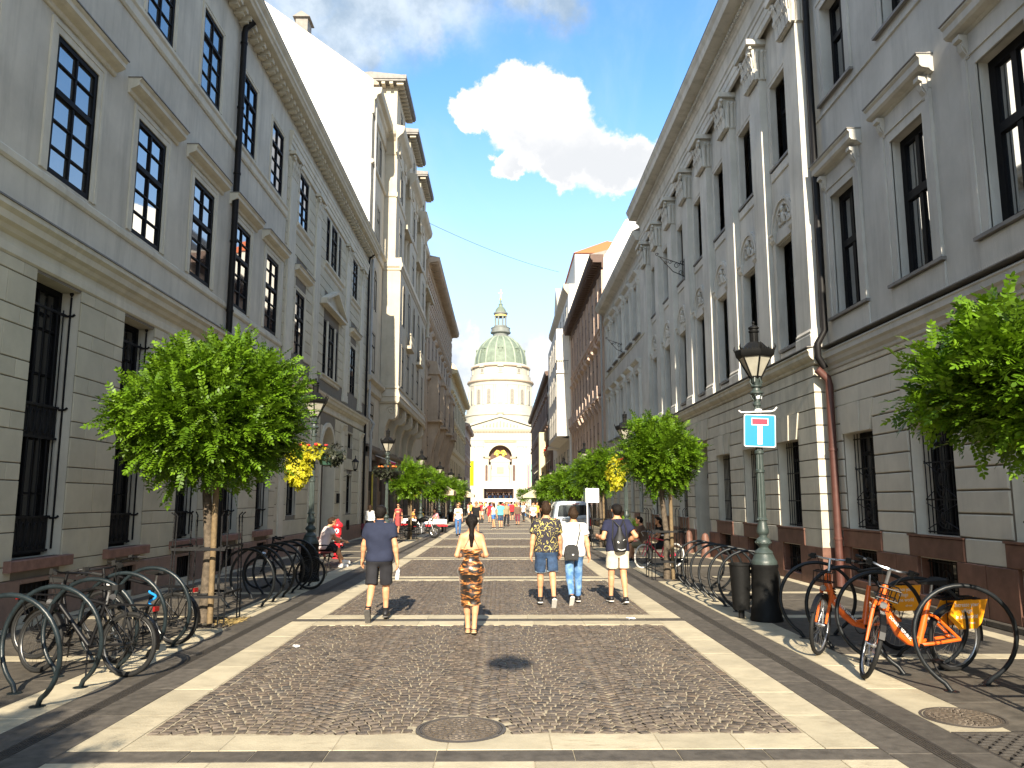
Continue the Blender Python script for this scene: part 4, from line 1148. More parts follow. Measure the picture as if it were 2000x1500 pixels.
# wing
mb = MB(); W0 = YW
prof = [(.03 - W0, 14.0), (.05 - W0, 14.02), (.05 - W0, 14.2), (.08 - W0, 14.24), (.1 - W0, 14.36), (.03 - W0, 14.4), (.03 - W0, 14.75), (.12 - W0, 14.85), (.45 - W0, 14.92), (.52 - W0, 15.05), (.6 - W0, 15.2), (.6 - W0, 15.38)]
poly = [(.3, 14.0)] + [(-p, z) for p, z in prof] + [(.3, 15.38)]
mb.prism(poly, xf, xs - .005, 'x'); part('cornice', mb, P.root, mats='plaster_palace')
mb = MB(); mb.prism([(-.42, 15.39), (.2, 15.7), (6, 18.4), (12, 15.6), (12, 15.39)], xf, xs - .03, 'x'); part('roof', mb, P.root, mats='roof_grey')
for c in WC:
    x = P.lx(c)
    for z, h in ((5.75, 2.75), (10.5, 2.7)):
        window(P, c, z, 1.1, h, .3, .09, 2, (), h * .65, arch=0, arch_m='plaster_palace', tt=.1, mull=.1, y=YW, pane_m='pane_dull')
        mb = MB()
        for s in (-1, 1):
            mb.box(x + s * .7 - .14, x + s * .7 + .14, YW - .14, YW, z, z + h - .1); mb.prism([(YW, z + h - .1), (YW - .16, z + h - .1), (YW - .22, z + h + .05), (YW - .22, z + h + .12), (YW, z + h + .12)], x + s * .7 - .17, x + s * .7 + .17, 'x')
        cornice_poly = [(YW + .02, z + h + .12), (YW - .14, z + h + .122), (YW - .14, z + h + .42), (YW - .2, z + h + .46), (YW - .3, z + h + .56), (YW - .32, z + h + .62), (YW + .02, z + h + .68)]
        mb.prism(cornice_poly, x - .92, x + .92, 'x')
        mb.box(x - .55, x + .55, YW - .1, YW + .02, z + h - .02, z + h + .12)
        part('window_surround', mb, P.root, mats='plaster_palace')
        mb = MB(); mb.box(x - .9, x + .9, YW - .16, YW + .25, z - .07, z - .003); part('sill', mb, P.root, mats='zinc')
    iron_window(P, c, 1.25, 1.1, 1.95, .28, .08, 'stone_palace', False) if False else window(P, c, 1.25, 1.1, 1.95, .28, .09, 2, (), 1.4, arch=0, arch_m='stone_palace', y=YW, pane_m='pane_dull')
mb = MB()
for (z, pr) in ((10.2, .035), (5.2, .12)):
    mb.prism([(YW + .02, z), (YW - pr, z + .02), (YW - pr, z + .12), (YW + .02, z + .16)], xf, xs - .01, 'x')
part('string_course', mb, P.root, mats='stone_palace')
e = [38.3] + sum([[c - .56, c + .56] for c in WC], []) + [54.38]
for i in range(0, len(e), 2):
    a, b = e[i], e[i + 1]
    for za, zb in zip(PZ, PZ[1:]):
        ns = 2 if b - a > 1.3 else 1
        for q in range(ns):
            a0, b0 = P.rng(a + (b - a) * q / ns, a + (b - a) * (q + 1) / ns); mb = MB(); mb.cbox(a0 + .008, b0 - .008, YW - .03, YW, za + .014, zb - .014, .012); part('stone_block', mb, P.root, mats='stone_palace')
    a0, b0 = P.rng(a, b); mb = MB(); mb.cbox(a0 + .005, b0 - .005, YW - .05, YW, 0, 1.2, .012); part('plinth_stone', mb, P.root, mats='red_stone' if i % 4 else 'stone_palace')
mb = MB(); a0, b0 = xf, xs - .002; holed(mb, a0, b0, 1.2, 4.87, wh, YW - .004); part('joint_bed', mb, P.root, mats='groove')
def sign_bracket(u, z, y):
    mb = MB(); mb.tube([(0, y, 0), (0, y - 1.0, .35)], .018, 5); mb.tube([(0, y, -.45), (0, y - .45, -.25), (0, y - .95, .33)], .018, 5)
    for cy, cz, r in ((y - .3, -.02, .12), (y - .55, .12, .09), (y - .15, -.3, .1), (y - 1.05, .42, .07), (y - .72, .08, .07), (y - .1, .1, .08)):
        mb.tube([(0, cy + r * (1 - a / 12) * math.cos(a), cz + r * (1 - a / 12) * math.sin(a)) for a in [k * .7 for k in range(12)]], .013, 4)
    mb.box(-.03, .03, y - .02, y, -.6, .25)
    part('sign_bracket', mb, P.root, (P.lx(u), 0, z), mats='iron')
sign_bracket(29.2, 10.8, .0); sign_bracket(45.5, 10.9, YW)
mb = MB(); mb.tube([(0, -.05, .1), (0, -.05, 15.0)], .06, 8); part('downpipe', mb, P.root, (P.lx(54.2), 0, 0), mats='pipe_grey', smooth=50)
mat('drum_glass', (0.22, 0.20, 0.17), 0.4, 0.2, 2)
# ------------------------------------------------------------------ farther houses on the left
def archwin(fac, u, z, w, h, y, m, d=.25, pane='pane_far', parent=None):
    # window with a round head: reveal, frame and one pane
    key = ('arch', w, h, y, m, d, pane)
    if key not in WCACHE:
        r = w / 2; zs = h - r
        pts = [(-r, 0), (-r, zs)] + [(-r * math.cos(a), zs + r * math.sin(a)) for a in [math.pi * k / 10 for k in range(1, 10)]] + [(r, zs), (r, 0)]
        mb = MB(); ro = r + .14
        outp = [(-ro, 0), (-ro, zs)] + [(-ro * math.cos(a), zs + ro * math.sin(a)) for a in [math.pi * k / 10 for k in range(1, 10)]] + [(ro, zs), (ro, 0)]
        for i in range(len(pts) - 1):
            a, b, c, e = outp[i], outp[i + 1], pts[i + 1], pts[i]
            mb.quad((a[0], y - .05, a[1]), (b[0], y - .05, b[1]), (c[0], y - .05, c[1]), (e[0], y - .05, e[1]))
            mb.quad((e[0], y - .05, e[1]), (c[0], y - .05, c[1]), (c[0], y + d, c[1]), (e[0], y + d, e[1]))
            mb.quad((b[0], y - .05, b[1]), (a[0], y - .05, a[1]), (a[0], y + .01, a[1]), (b[0], y + .01, b[1]))
        me = mb.mesh('window', m)
        mb = MB(); mb.add([(p[0], y + .012 if d < .1 else y + d - .02, p[1]) for p in pts], [tuple(range(len(pts)))]); pn = mb.mesh('pane', pane)
        mb = MB(); yy = y + d - .06; mb.box(-.03, .03, yy, yy + .04, 0, h); mb.box(-r, r, yy, yy + .04, zs - .03, zs + .03); mb.box(-r, -r + .05, yy, yy + .04, 0, zs); mb.box(r - .05, r, yy, yy + .04, 0, zs); fr = mb.mesh('frame', 'black_frame')
        WCACHE[key] = (me, pn, fr)
    me, pn, fr = WCACHE[key]
    o = part('window', me, parent or fac.root, (fac.lx(u), 0, z)); part('pane', pn, o); part('frame', fr, o); return o
def simple_win(fac, u, z, w, h, y, m, arch=.12, d=.22, parent=None):
    return window(fac, u, z, w, h, d, .07, 2, (), h * .66, arch=arch, arch_m=m, y=y, pane_m='pane_far', parent=parent)
def boxpart(name, fac, ua, ub, y0, y1, z0, z1, m, parent=None):
    a, b = fac.rng(ua, ub); mb = MB(); mb.box(a, b, y0, y1, z0, z1); return part(name, mb, parent or fac.root, mats=m)
O = Fac('L', -7.3, 41.72, 72, 'oriel_house', 'tall cream house with a projecting bay and three roofed turrets, white side wall')
L_ = O.lx(72)
mb = MB()
wl = [(42.7, .62, 'a'), (44.0, .62, 'a')]
mb.quad((0, 0, 4.9), (L_, 0, 4.9), (L_, 0, 24.6), (0, 0, 24.6))
part('wall', mb, O.root, mats='stone_cream')
mb = MB(); mb.prism([(.02, 0), (.02, 25.45), (8.7, 31.95), (17.4, 25.45), (17.4, 0)], 0, .3, 'x'); part('firewall', mb, O.root, mats='firewall')
mb = MB(); mb.prism([(-.25, 25.3), (-.25, 25.42), (8.7, 32.1), (17.4, 25.5), (17.4, 25.3), (8.7, 31.9), (0.1, 25.3)], .3, L_, 'x'); part('roof', mb, O.root, mats='roof_tile_old')
mb = MB(); mb.box(.3, L_, .2, 17, 0, 25.3); part('core', mb, O.root, mats='stone_cream')
mb = MB(); cornice(mb, -.05, L_, [(.05, 23.4), (.1, 23.45), (.1, 24.2), (.2, 24.3), (.25, 24.5), (.45, 24.6), (.5, 24.85), (.5, 24.95)]); part('cornice', mb, O.root, mats='stone_cream')
mb = MB()
for x, y, z in ((1.2, 4.4, 28.2),):
    mb.box(x - .45, x + .45, y - .35, y + .35, z, z + 1.5); mb.prism([(y - .5, z + 1.5), (y + .5, z + 1.5), (y, z + 1.85)], x - .6, x + .6, 'x')
part('roof_dormer', mb, O.root, mats='roof_grey')
# recess next to the firewall
for u in (43.0, 44.6):
    archwin(O, u, 20.9, .8, 2.2, -.001, 'stone_buff', .03); simple_win(O, u, 16.7, .85, 2.1, -.001, 'stone_buff', d=.01)
archwin(O, 43.9, 12.6, 1.0, 2.3, -.001, 'stone_buff', .03); simple_win(O, 43.9, 9.0, 1.1, 2.2, -.001, 'stone_buff', d=.01); simple_win(O, 43.9, 5.3, 1.1, 1.9, -.001, 'stone_buff', d=.01)
molding('string_course', O, 41.75, 46.7, [(.05, 15.8), (.1, 15.85), (.1, 16.2), (.25, 16.3), (.25, 16.45), (.05, 16.5)], 'stone_cream')
molding('string_course', O, 41.75, 46.7, [(.05, 7.7), (.15, 7.8), (.15, 8.2), (.35, 8.35), (.35, 8.5), (.05, 8.6)], 'stone_cream')
molding('string_course', O, 41.75, 46.7, [(.05, 20.5), (.12, 20.55), (.12, 20.7), (.05, 20.75)], 'stone_cream')
# lower bay
yB = -1.1
a, b = O.rng(46.7, 62.3)
mb = MB(); body(mb, a, b, 7.75, 16.4, -.02, [], y=yB); mb.quad((a, yB, 7.75), (a, 0, 7.75), (b, 0, 7.75), (b, yB, 7.75)); part('bay', mb, O.root, mats='stone_cream')
def ringcorn(name, fac, ua, ub, y, prof, m, ret=None):
    # moulding round three sides of a projecting block
    a, b = fac.rng(ua, ub); mb = MB()
    poly = [(y + .05, prof[0][1])] + [(y - p, z) for p, z in prof] + [(y + .05, prof[-1][1])]
    pm = max(p for p, z in prof)
    mb.prism(poly, a - pm * .98, b + pm * .98, 'x')
    for xx, s in ((a, -1), (b, 1)):
        pl = [(xx - s * .03, prof[0][1])] + [(xx + s * p * .98, z + .001) for p, z in prof] + [(xx - s * .03, prof[-1][1])]
        mb.prism(pl, y + .051, .0, 'y')
    return part(name, mb, fac.root, mats=m)
ringcorn('string_course', O, 46.7, 62.3, yB, [(.02, 7.6), (.1, 7.7), (.1, 7.95), (.14, 8.0), (.02, 8.45), (.08, 8.5), (.08, 8.6), (.0, 8.65)], 'stone_cream')
ringcorn('string_course', O, 46.7, 62.3, yB, [(.02, 15.75), (.06, 15.8), (.06, 15.9), (.14, 16.0), (.14, 16.1), (.05, 16.4), (.05, 16.55)], 'stone_cream')
for i, u in enumerate((48.3, 51.0, 54.0, 57.0, 60.2)):
    if i % 2: archwin(O, u, 11.9, 1.5, 3.5, yB - .001, 'stone_cream', .03)
    else: archwin(O, u, 12.6, .9, 2.6, yB - .001, 'stone_cream', .03)
    simple_win(O, u, 8.75, 1.2 if i % 2 else .9, 2.5, yB - .001, 'stone_cream', d=.01)
    if i % 2:
        mb = MB(); mb.box(-1, 1, -.35, 0, 11.55, 11.75); mb.box(-1, 1, -.33, -.25, 12.45, 12.55)
        for k in range(7): mb.lathe([(.05, 11.75), (.08, 11.95), (.04, 12.2), (.06, 12.45)], 6, (-.85 + k * .28, -.29, 0), caps=False)
        part('balcony', mb, O.root, (O.lx(u), yB, 0), mats='stone_cream')
# carved scroll brackets below the bay
mb = MB()
prof = [(0, 7.7), (-1.05, 7.7), (-1.08, 7.3)] + [(-.75 - .33 * math.cos(t), 7.05 - .42 * math.sin(t)) for t in [k * .35 for k in range(1, 7)]] + [(-.42, 6.35), (-.3, 5.8), (-.28, 5.2), (-.2, 4.8), (0, 4.75)]
mb.prism(prof, -.38, .38, 'x')
for s in (-1, 1): mb.tube([(s * .39, -.72 + .3 * (1 - q / 14) * math.cos(q * .75), 7.2 + .3 * (1 - q / 14) * math.sin(q * .75)) for q in range(13)], .05, 5)
cb = mb.mesh('scroll_bracket', 'stone_cream')
for u in (47.15, 50.8, 54.5, 58.2, 61.8): part('scroll_bracket', cb, O.root, (O.lx(u), 0, 0))
# upper towers with roofed turrets
for i, (ua, ub) in enumerate(((46.7, 50.9), (54.0, 58.2), (61.4, 65.6))):
    y = -.75
    a, b = O.rng(ua, ub)
    mb = MB(); mb.box(a, b, y, -.003, 16.56, 24.3); part('tower', mb, O.root, mats='stone_cream')
    ringcorn('string_course', O, ua, ub, y, [(.02, 20.45), (.07, 20.5), (.07, 20.72), (.02, 20.78)], 'stone_cream')
    ringcorn('cornice', O, ua, ub, y, [(.02, 23.2), (.05, 23.25), (.05, 23.4), (.03, 23.42), (.03, 24.1), (.12, 24.2), (.2, 24.3), (.38, 24.45), (.45, 24.6), (.48, 24.8), (.48, 24.9), (.0, 25.0)], 'stone_cream')
    mb = MB(); xa, xb = O.rng(ua + .3, ub + .3); mb.box(xa, xb, -.62, 2.5, 24.95, 28.0); part('turret', mb, O.root, mats='stone_cream')
    mb = MB(); xa, xb = O.rng(ua - .35, ub + 1.0); mb.box(xa, xb, -1.2, 3.2, 28.0, 28.12); mb.box(xa - .05, xb + .05, -1.25, 3.2, 28.121, 28.38); mb.prism([(-1.2, 28.381), (3.2, 28.381), (1, 28.6)], xa, xb, 'x'); part('turret_roof', mb, O.root, mats='zinc')
    mb = MB()
    k = 0
    while xa + .15 + k * .5 < xb - .1: x = xa + .15 + k * .5; mb.box(x, x + .22, -1.05, -.62, 27.82, 27.999); k += 1
    for k in range(5): mb.box(xa + .05, xa + .6, -.4 + k * .5, -.18 + k * .5, 27.82, 27.999)
    part('bracket_row', mb, O.root, mats='stone_cream')
    um = (ua + ub) / 2
    archwin(O, um, 20.95, 1.1, 2.1, y - .001, 'stone_cream', .03); simple_win(O, um, 16.9, 1.1, 2.7, y - .001, 'stone_cream', d=.01); simple_win(O, um + .3, 25.5, .9, 1.6, -.621, 'stone_cream', d=.01)
    for s in (-1, 1):
        mb = MB(); mb.box(-.35, .35, -.12, .0, 23.45, 24.05); mb.ell((0, -.12, 23.75), (.25, .06, .22), 8, 5); part('relief', mb, O.root, (O.lx(um) + s * 1.3, y, 0), mats='stone_cream')
for ua, ub in ((50.95, 53.95), (58.25, 61.35), (65.65, 71.9)):
    um = (ua + ub) / 2
    for s in (-1, 1):
        mb = MB(); mb.lathe([(.22, 0), (.2, .1), (.16, .2), (.14, 3.0), (.2, 3.1), (.24, 3.3)], 10, (0, -.5, 0)); part('column', mb, O.root, (O.lx(um + s * (ub - ua) * .3), 0, 16.56), mats='stone_cream', smooth=40)
    boxpart('balcony', O, ua, ub, -.95, -.005, 19.9, 20.2, 'stone_cream')
    archwin(O, um, 20.95, 1.2, 2.1, -.001, 'stone_cream', .03); simple_win(O, um, 16.8, 1.3, 2.7, -.001, 'stone_cream', d=.01)
for u in (64.5, 67.5, 70.5):
    archwin(O, u, 12.3, 1.1, 2.6, -.001, 'stone_cream', .03); simple_win(O, u, 8.75, 1.1, 2.5, -.001, 'stone_cream', d=.01)
molding('string_course', O, 62.4, 72, [(.05, 15.8), (.1, 15.85), (.1, 16.2), (.25, 16.3), (.25, 16.45), (.05, 16.5)], 'stone_cream')
molding('string_course', O, 62.4, 72, [(.05, 7.7), (.15, 7.8), (.15, 8.2), (.35, 8.35), (.35, 8.5), (.05, 8.6)], 'stone_cream')
# shop storey: piers, lintel, dark glazing
mat('shop_dark', (0.012, 0.010, 0.009), 0.15, 0.3, 2, spec=0.5)
mat('shop_stone', (0.16, 0.13, 0.105), 0.7, 0.2, 3, 0.1, 30, 0.3, streak=0.3)
boxpart('lintel', O, 42.4, 72, -.12, .1, 4.1, 4.89, 'shop_stone')
boxpart('shop_front', O, 42.4, 72, .12, .18, 0, 4.1, 'shop_dark')
for k in range(9):
    u = 42.2 + 3.72 * k; boxpart('pier', O, u - .4, u + .4, -.16, .15, 0, 4.2, 'stone_buff' if k == 0 else 'shop_stone')
molding('shop_cornice', O, 42.4, 72, [(.1, 4.45), (.25, 4.5), (.3, 4.6), (.3, 4.7), (.1, 4.75)], 'shop_stone')
for k in range(8):
    u = 44.06 + 3.72 * k; boxpart('shop_door', O, u - .5, u + .5, .05, .119, .1, 2.4, 'door_wood')
mb = MB(); mb.tube([(0, -.3, .1), (0, -.3, 3.4)], .05, 8); mat('pipe_yellow', (0.45, 0.36, 0.06), 0.5); part('downpipe', mb, O.root, (O.lx(43.0), 0, 0), mats='pipe_yellow', smooth=50)
mb = MB(); mb.tube([(0, -.3, 3.4), (0, -.3, 5.5), (0, -.45, 5.9), (0, -.15, 6.3), (0, -.15, 14.5), (0, -.1, 25)], .075, 8); part('downpipe', mb, O.root, (O.lx(42.2), 0, 0), mats='pipe_grey', smooth=50)
# pink awning drop beside the pipe
mat('awning_pink', (0.75, 0.035, 0.20), 0.8, 0.1, 4, trans=0.3)
t = thing('shop_awning', 'small pink awning hanging above the shop beside the yellow pipe', 'awning', (-7.3, 46.0, 0), R(90))
mb = MB()
for i in range(8):
    a, b = -1.1 + i * .275, -1.1 + (i + 1) * .275; dy = .05 * (i % 2)
    mb.quad((a, -1.0 - dy, 2.95), (b, -1.0 - .05 * ((i + 1) % 2), 2.95), (b, -.98 - .05 * ((i + 1) % 2), 4.05), (a, -.98 - dy, 4.05))
part('valance', mb, t, mats='awning_pink')
mb = MB(); mb.prism([(-1.0, 4.06), (-.98, 4.1), (-.12, 4.42), (-.12, 4.38)], -1.1, 1.1, 'x'); part('canopy', mb, t, mats='paper')

def house(side, X, ua, ub, H, name, label, wall_m, depth=11, eave=.9, eave_m=None, floors=(), pitch=3.0, first=1.6, roof_m='roof_grey', base_m='shop_stone', cn=None, strings=(), roofh=3.0):
    f = Fac(side, X, ua, ub, name, label); L = ub - ua
    mb = MB(); body(mb, 0, L, 0, H, depth, []); part('wall', mb, f.root, mats=wall_m)
    mb = MB(); cornice(mb, -.05, L + .05, [(.06, H - 1.0), (.1, H - .95), (.1, H - .6), (.25, H - .5), (eave * .9, H - .4), (eave, H - .25), (eave, H)]); part('cornice', mb, f.root, mats=eave_m or wall_m)
    mb = MB(); k = 0
    while .2 + k * .6 < L: x = .2 + k * .6; mb.box(x, x + .24, -eave * .82, -.11, H - .58, H - .405); k += 1
    tag(part('bracket', mb, f.root, mats=eave_m or wall_m), kind='stuff')
    mb = MB(); mb.prism([(-eave - .05, H + .004), (0, H + .25), (depth / 2, H + roofh), (depth, H + .1), (depth, H + .004)], 0, L, 'x'); part('roof', mb, f.root, mats=roof_m)
    boxpart('shop_front', f, ua + .01, ub - .01, -.03, .0, .3, 3.6, 'shop_dark'); n = max(2, round(L / 3.6))
    for k in range(n + 1):
        u = min(max(ua + L * k / n, ua + .3), ub - .3); boxpart('pier', f, u - .3, u + .3, -.14, -.031, 0, 4.0, base_m)
    boxpart('lintel', f, ua, ub, -.2, -.001, 3.6, 4.3, base_m)
    u = ua + first
    while u < ub - .8:
        for (z, w, h, st) in floors:
            if st == 'a': archwin(f, u, z, w, h, -.001, wall_m, .03)
            else: simple_win(f, u, z, w, h, -.001, wall_m, arch=.16, d=.01)
            if st == 'h':
                mb = MB(); cornice(mb, -w * .85, w * .85, [(.04, z + h + .25), (.2, z + h + .35), (.32, z + h + .45), (.32, z + h + .55), (.02, z + h + .65)]); part('window_hood', mb, f.root, (f.lx(u), 0, 0), mats=wall_m)
        u += pitch
    for z in strings: molding('string_course', f, ua, ub, [(.02, z), (.1, z + .05), (.1, z + .2), (.18, z + .28), (.18, z + .38), (.02, z + .45)], wall_m)
    return f
B1 = house('L', -7.0, 72.02, 107, 24.6, 'lattice_house', 'brown house with a deep cornice and stacked stone bays on the left', 'stone_brownish', eave=1.05, floors=((15.2, 1.1, 2.5, 'h'), (10.2, 1.2, 2.6, 'h'), (5.4, 1.2, 2.4, 'r')), pitch=4.1, first=2.0, strings=(19.0, 14.3))
mb = MB()
for i in range(33):
    for j in range(6):
        x = .6 + i * 1.04 + (j % 2) * .52; z = 19.75 + j * .62
        mb.prism([(x - .42, z), (x, z - .34), (x + .42, z), (x, z + .34)], -.12, 0, 'y')
tag(part('lattice_frieze', mb, B1.root, mats='stone_brownish'), kind='stuff')
for u in (75.4, 83.0, 90.6, 98.2):
    x = B1.lx(u); mb = MB(); mb.box(-1.5, 1.5, -.95, .0, 9.4, 13.7); mb.box(-1.65, 1.65, -1.1, 0, 13.7, 14.0); mb.box(-1.65, 1.65, -1.15, 0, 9.2, 9.4)
    mb.prism([(0, 9.2), (-1.05, 9.2), (-1.0, 8.5), (-.7, 7.6), (-.35, 6.4), (-.2, 5.3), (0, 5.2)], -1.1, -.6, 'x'); mb.prism([(0, 9.2), (-1.05, 9.2), (-1.0, 8.5), (-.7, 7.6), (-.35, 6.4), (-.2, 5.3), (0, 5.2)], .6, 1.1, 'x')
    mb.prism([(0, 14.0), (-1.0, 14.0), (-.8, 15.0), (0, 15.1)], -1.2, 1.2, 'x')
    o = part('bay', mb, B1.root, (x, 0, 0), mats='stone_brownish')
    simple_win(B1, B1.u0 + 0, 10.3, 1.3, 2.6, -.951, 'stone_brownish', d=.01, parent=o)
    mb = MB(); mb.box(-1.7, 1.7, -1.25, -1.15, 10.1, 10.25)
    for k in range(10): mb.lathe([(.06, 9.4), (.09, 9.65), (.05, 9.9), (.07, 10.1)], 6, (-1.55 + k * .344, -1.2, 0), caps=False)
    mb.box(-1.7, 1.7, -1.3, -1.1, 9.2, 9.4); part('balustrade', mb, o, mats='stone_brownish')
B2 = house('L', -7.0, 107.02, 150, 19.6, 'yellow_house', 'yellowish house farther down the left side with a small domed roof turret', 'stone_yellow', eave=.9, floors=((14.0, 1.2, 2.4, 'h'), (9.6, 1.2, 2.4, 'h'), (5.3, 1.2, 2.2, 'r')), pitch=4.3, strings=(12.9, 8.4))
mb = MB(); mb.lathe([(1.5, 19.6), (1.5, 20.4), (1.7, 20.5), (1.6, 20.7), (1.5, 21.4), (1.2, 22.3), (.7, 23.0), (.2, 23.3), (.1, 23.8), (0, 24.4)], 14); part('roof_turret', mb, B2.root, (B2.lx(122), 1.2, 0), mats='stone_yellow', smooth=40)
B3 = house('L', -7.0, 150.02, 176, 16.4, 'rose_house', 'dusky rose house at the far left end of the street', 'stone_rose', eave=.8, floors=((11.0, 1.2, 2.3, 'h'), (6.5, 1.2, 2.3, 'h')), pitch=3.6, strings=(10.0,))
# ------------------------------------------------------------------ farther houses on the right
D1 = house('R', 7.2, 54.42, 80, 19.3, 'rosy_brown_house', 'rosy brown house with a dark projecting eave beyond the palace on the right', 'stone_rosy_brown', eave=.9, eave_m='brown_eave', floors=((15.0, 1.0, 2.2, 'r'), (10.2, 1.0, 2.5, 'h'), (5.2, 1.0, 2.4, 'r')), pitch=2.5, first=1.5, strings=(13.9, 9.1), roofh=2.0)
for k in range(11):
    u = 54.42 + .3 + 2.5 * k
    if u < 80: boxpart('pilaster', D1, u - .22, u + .22, -.12, -.002, 4.3, 18.2, 'stone_rosy_brown')
for k in range(10):
    u = 55.9 + 2.5 * k; mb = MB(); mb.box(-.75, .75, -.5, 0, 9.0, 9.15); mb.prism([(0, 9.0), (-.45, 9.0), (-.3, 8.6), (0, 8.2)], -.65, -.45, 'x'); mb.prism([(0, 9.0), (-.45, 9.0), (-.3, 8.6), (0, 8.2)], .45, .65, 'x'); mb.prism([(-.45, 9.15), (-.5, 9.15), (-.52, 9.9), (-.44, 9.9)], -.75, .75, 'x'); part('balcony', mb, D1.root, (D1.lx(u), 0, 0), mats='stone_rose')
fw = thing('gable_wall', 'plain white side wall rising above the palace wing on the right', 'wall', (7.2, 54.4, 0))
mb = MB(); mb.prism([(.02, 0), (.02, 19.0), (1.7, 21.9), (5.0, 23.2), (11, 19.5), (11, 0)], -.03, .012, 'y'); part('wall', mb, fw, mats='firewall')
mb = MB(); mb.prism([(1.6, 19.2), (1.7, 21.8), (5.0, 23.1), (11, 19.4)], .02, 8, 'y'); part('roof', mb, fw, mats='roof_grey')
D2 = Fac('R', 6.9, 80.02, 106, 'white_house', 'white house with a tall sunlit bay, balconies and an orange tiled hip roof')
L_ = 26
mb = MB(); body(mb, 0, L_, 0, 24.3, 12, []); part('wall', mb, D2.root, mats='plaster_white')
mb = MB(); mb.box(.0, L_ - .01, .75, 9, 24.3, 27.6); part('attic', mb, D2.root, mats='plaster_white')
mb = MB(); mb.add([(-.2, .6, 27.61), (L_ + .2, .6, 27.61), (L_ + .2, 9.2, 27.61), (-.2, 9.2, 27.61), (4, 4.6, 30.0), (L_ - 3.0, 4.6, 30.0)], [(0, 1, 5, 4), (1, 2, 5), (2, 3, 4, 5), (3, 0, 4), (0, 3, 2, 1)]); part('roof', mb, D2.root, mats='roof_red')
mb = MB(); cornice(mb, 0, L_, [(.05, 23.2), (.1, 23.3), (.4, 23.7), (.5, 23.9), (.5, 24.3)]); part('cornice', mb, D2.root, mats='stone_buff')
a, b = D2.rng(80.5, 95)
mb = MB(); body(mb, a, b, 8.4, 19.6, -.002, [], y=-1.25); mb.quad((a, -1.25, 8.4), (a, 0, 8.1), (b, 0, 8.1), (b, -1.25, 8.4)); part('bay', mb, D2.root, mats='plaster_white')
for z in (8.8, 12.6, 16.2):
    for u in (82.5, 85.5, 88.5, 91.5): simple_win(D2, u, z, 1.4, 2.3, -1.251, 'plaster_white', d=.01)
    for u in (98, 101.5, 104.5): simple_win(D2, u, z, 1.2, 2.3, -.001, 'plaster_white', d=.01)
for u in (82.5, 86.5, 90.5, 95, 99.5, 104): simple_win(D2, u, 20.4, 1.2, 2.2, -.001, 'plaster_white', d=.01)
def balcony(fac, u, w, y, z, dep):
    mb = MB(); mb.box(-w / 2, w / 2, y - dep, y, z - .3, z); o = part('balcony', mb, fac.root, (fac.lx(u), 0, 0), mats='plaster_white')
    mb = MB(); n = int(w / .14)
    for k in range(n + 1): mb.tube([(-w / 2 + w * k / n, y - dep + .05, z), (-w / 2 + w * k / n, y - dep + .05, z + 1)], .014, 4)
    for s in (-1, 1):
        for k in range(6): mb.tube([(s * (w / 2 - .03), y - .1 - dep * k / 6, z), (s * (w / 2 - .03), y - .1 - dep * k / 6, z + 1)], .014, 4)
    mb.box(-w / 2, w / 2, y - dep + .03, y - dep + .07, z + 1, z + 1.05)
    for s in (-1, 1): mb.box(s * (w / 2 - .03) - .02, s * (w / 2 - .03) + .02, y - dep + .03, y, z + 1, z + 1.05)
    part('railing', mb, o, mats='iron')
balcony(D2, 80.2 + .6, 1.0, -.0, 15.2, 1.3); balcony(D2, 97.5, 3, 0, 15.2, 1.2); balcony(D2, 97.5, 3, 0, 11.6, 1.2); balcony(D2, 97.5, 3, 0, 8.4, 1.2)
boxpart('shop_front', D2, 80.4, 105.6, -.03, -.002, .3, 3.6, 'shop_dark'); boxpart('lintel', D2, 80.02, 106, -.2, -.001, 3.6, 4.2, 'plaster_white')
for k in range(8): u = 80.4 + 3.6 * k; boxpart('pier', D2, u - .35, u + .35, -.15, -.031, 0, 3.6, 'plaster_white')
for k in range(6): simple_win(D2, 82 + 4.2 * k, 4.8, 1.3, 2.3, -.001, 'plaster_white', d=.01)
mb = MB(); mb.add([(-2.6, 0, 24.31), (2.6, 0, 24.31), (2.6, 0, 26.4), (0, 0, 29.0), (-2.6, 0, 26.4), (-2.6, .7, 24.31), (2.6, .7, 24.31), (2.6, .7, 26.4), (0, .7, 29.0), (-2.6, .7, 26.4)], [(0, 1, 2, 3, 4), (1, 6, 7, 2), (2, 7, 8, 3), (3, 8, 9, 4), (4, 9, 5, 0)]); part('gable', mb, D2.root, (D2.lx(99), 0, 0), mats='stone_cream')
D3 = house('R', 6.6, 106.02, 176, 19.3, 'dark_brown_house', 'dark brown stone house with a heavy eave at the far right', 'stone_darkbrown', eave=.75, eave_m='brown_eave', floors=((14.0, 1.2, 2.4, 'h'), (9.3, 1.2, 2.4, 'h'), (5.0, 1.2, 2.2, 'r')), pitch=4.4, strings=(12.8, 8.2))
mat('awning_cream', (0.62, 0.57, 0.45), 0.85, 0.06, 4, trans=0.25)
mat('flower_red', (0.55, 0.03, 0.02), 0.7, 0.3, 20)
for k in range(9):
    u = 108.2 + 4.4 * k
    mb = MB(); mb.prism([(-.02, 7.4), (-.75, 6.7), (-.75, 6.6), (-.02, 7.3)], -.8, .8, 'x'); part('window_awning', mb, D3.root, (D3.lx(u), 0, 0), mats='awning_cream')
    if k < 6:
        mb = MB()
        for q in range(14): mb.ell((random.uniform(-.6, .6), -.25 + random.uniform(-.1, .1), 9.25 + random.uniform(-.1, .15)), (.12, .1, .1), 5, 4)
        part('flower_box', mb, D3.root, (D3.lx(u), 0, 0), mats='flower_red')
boxpart('oriel', D3, 118, 121.5, -1.0, -.002, 4.3, 12.0, 'stone_yellow')
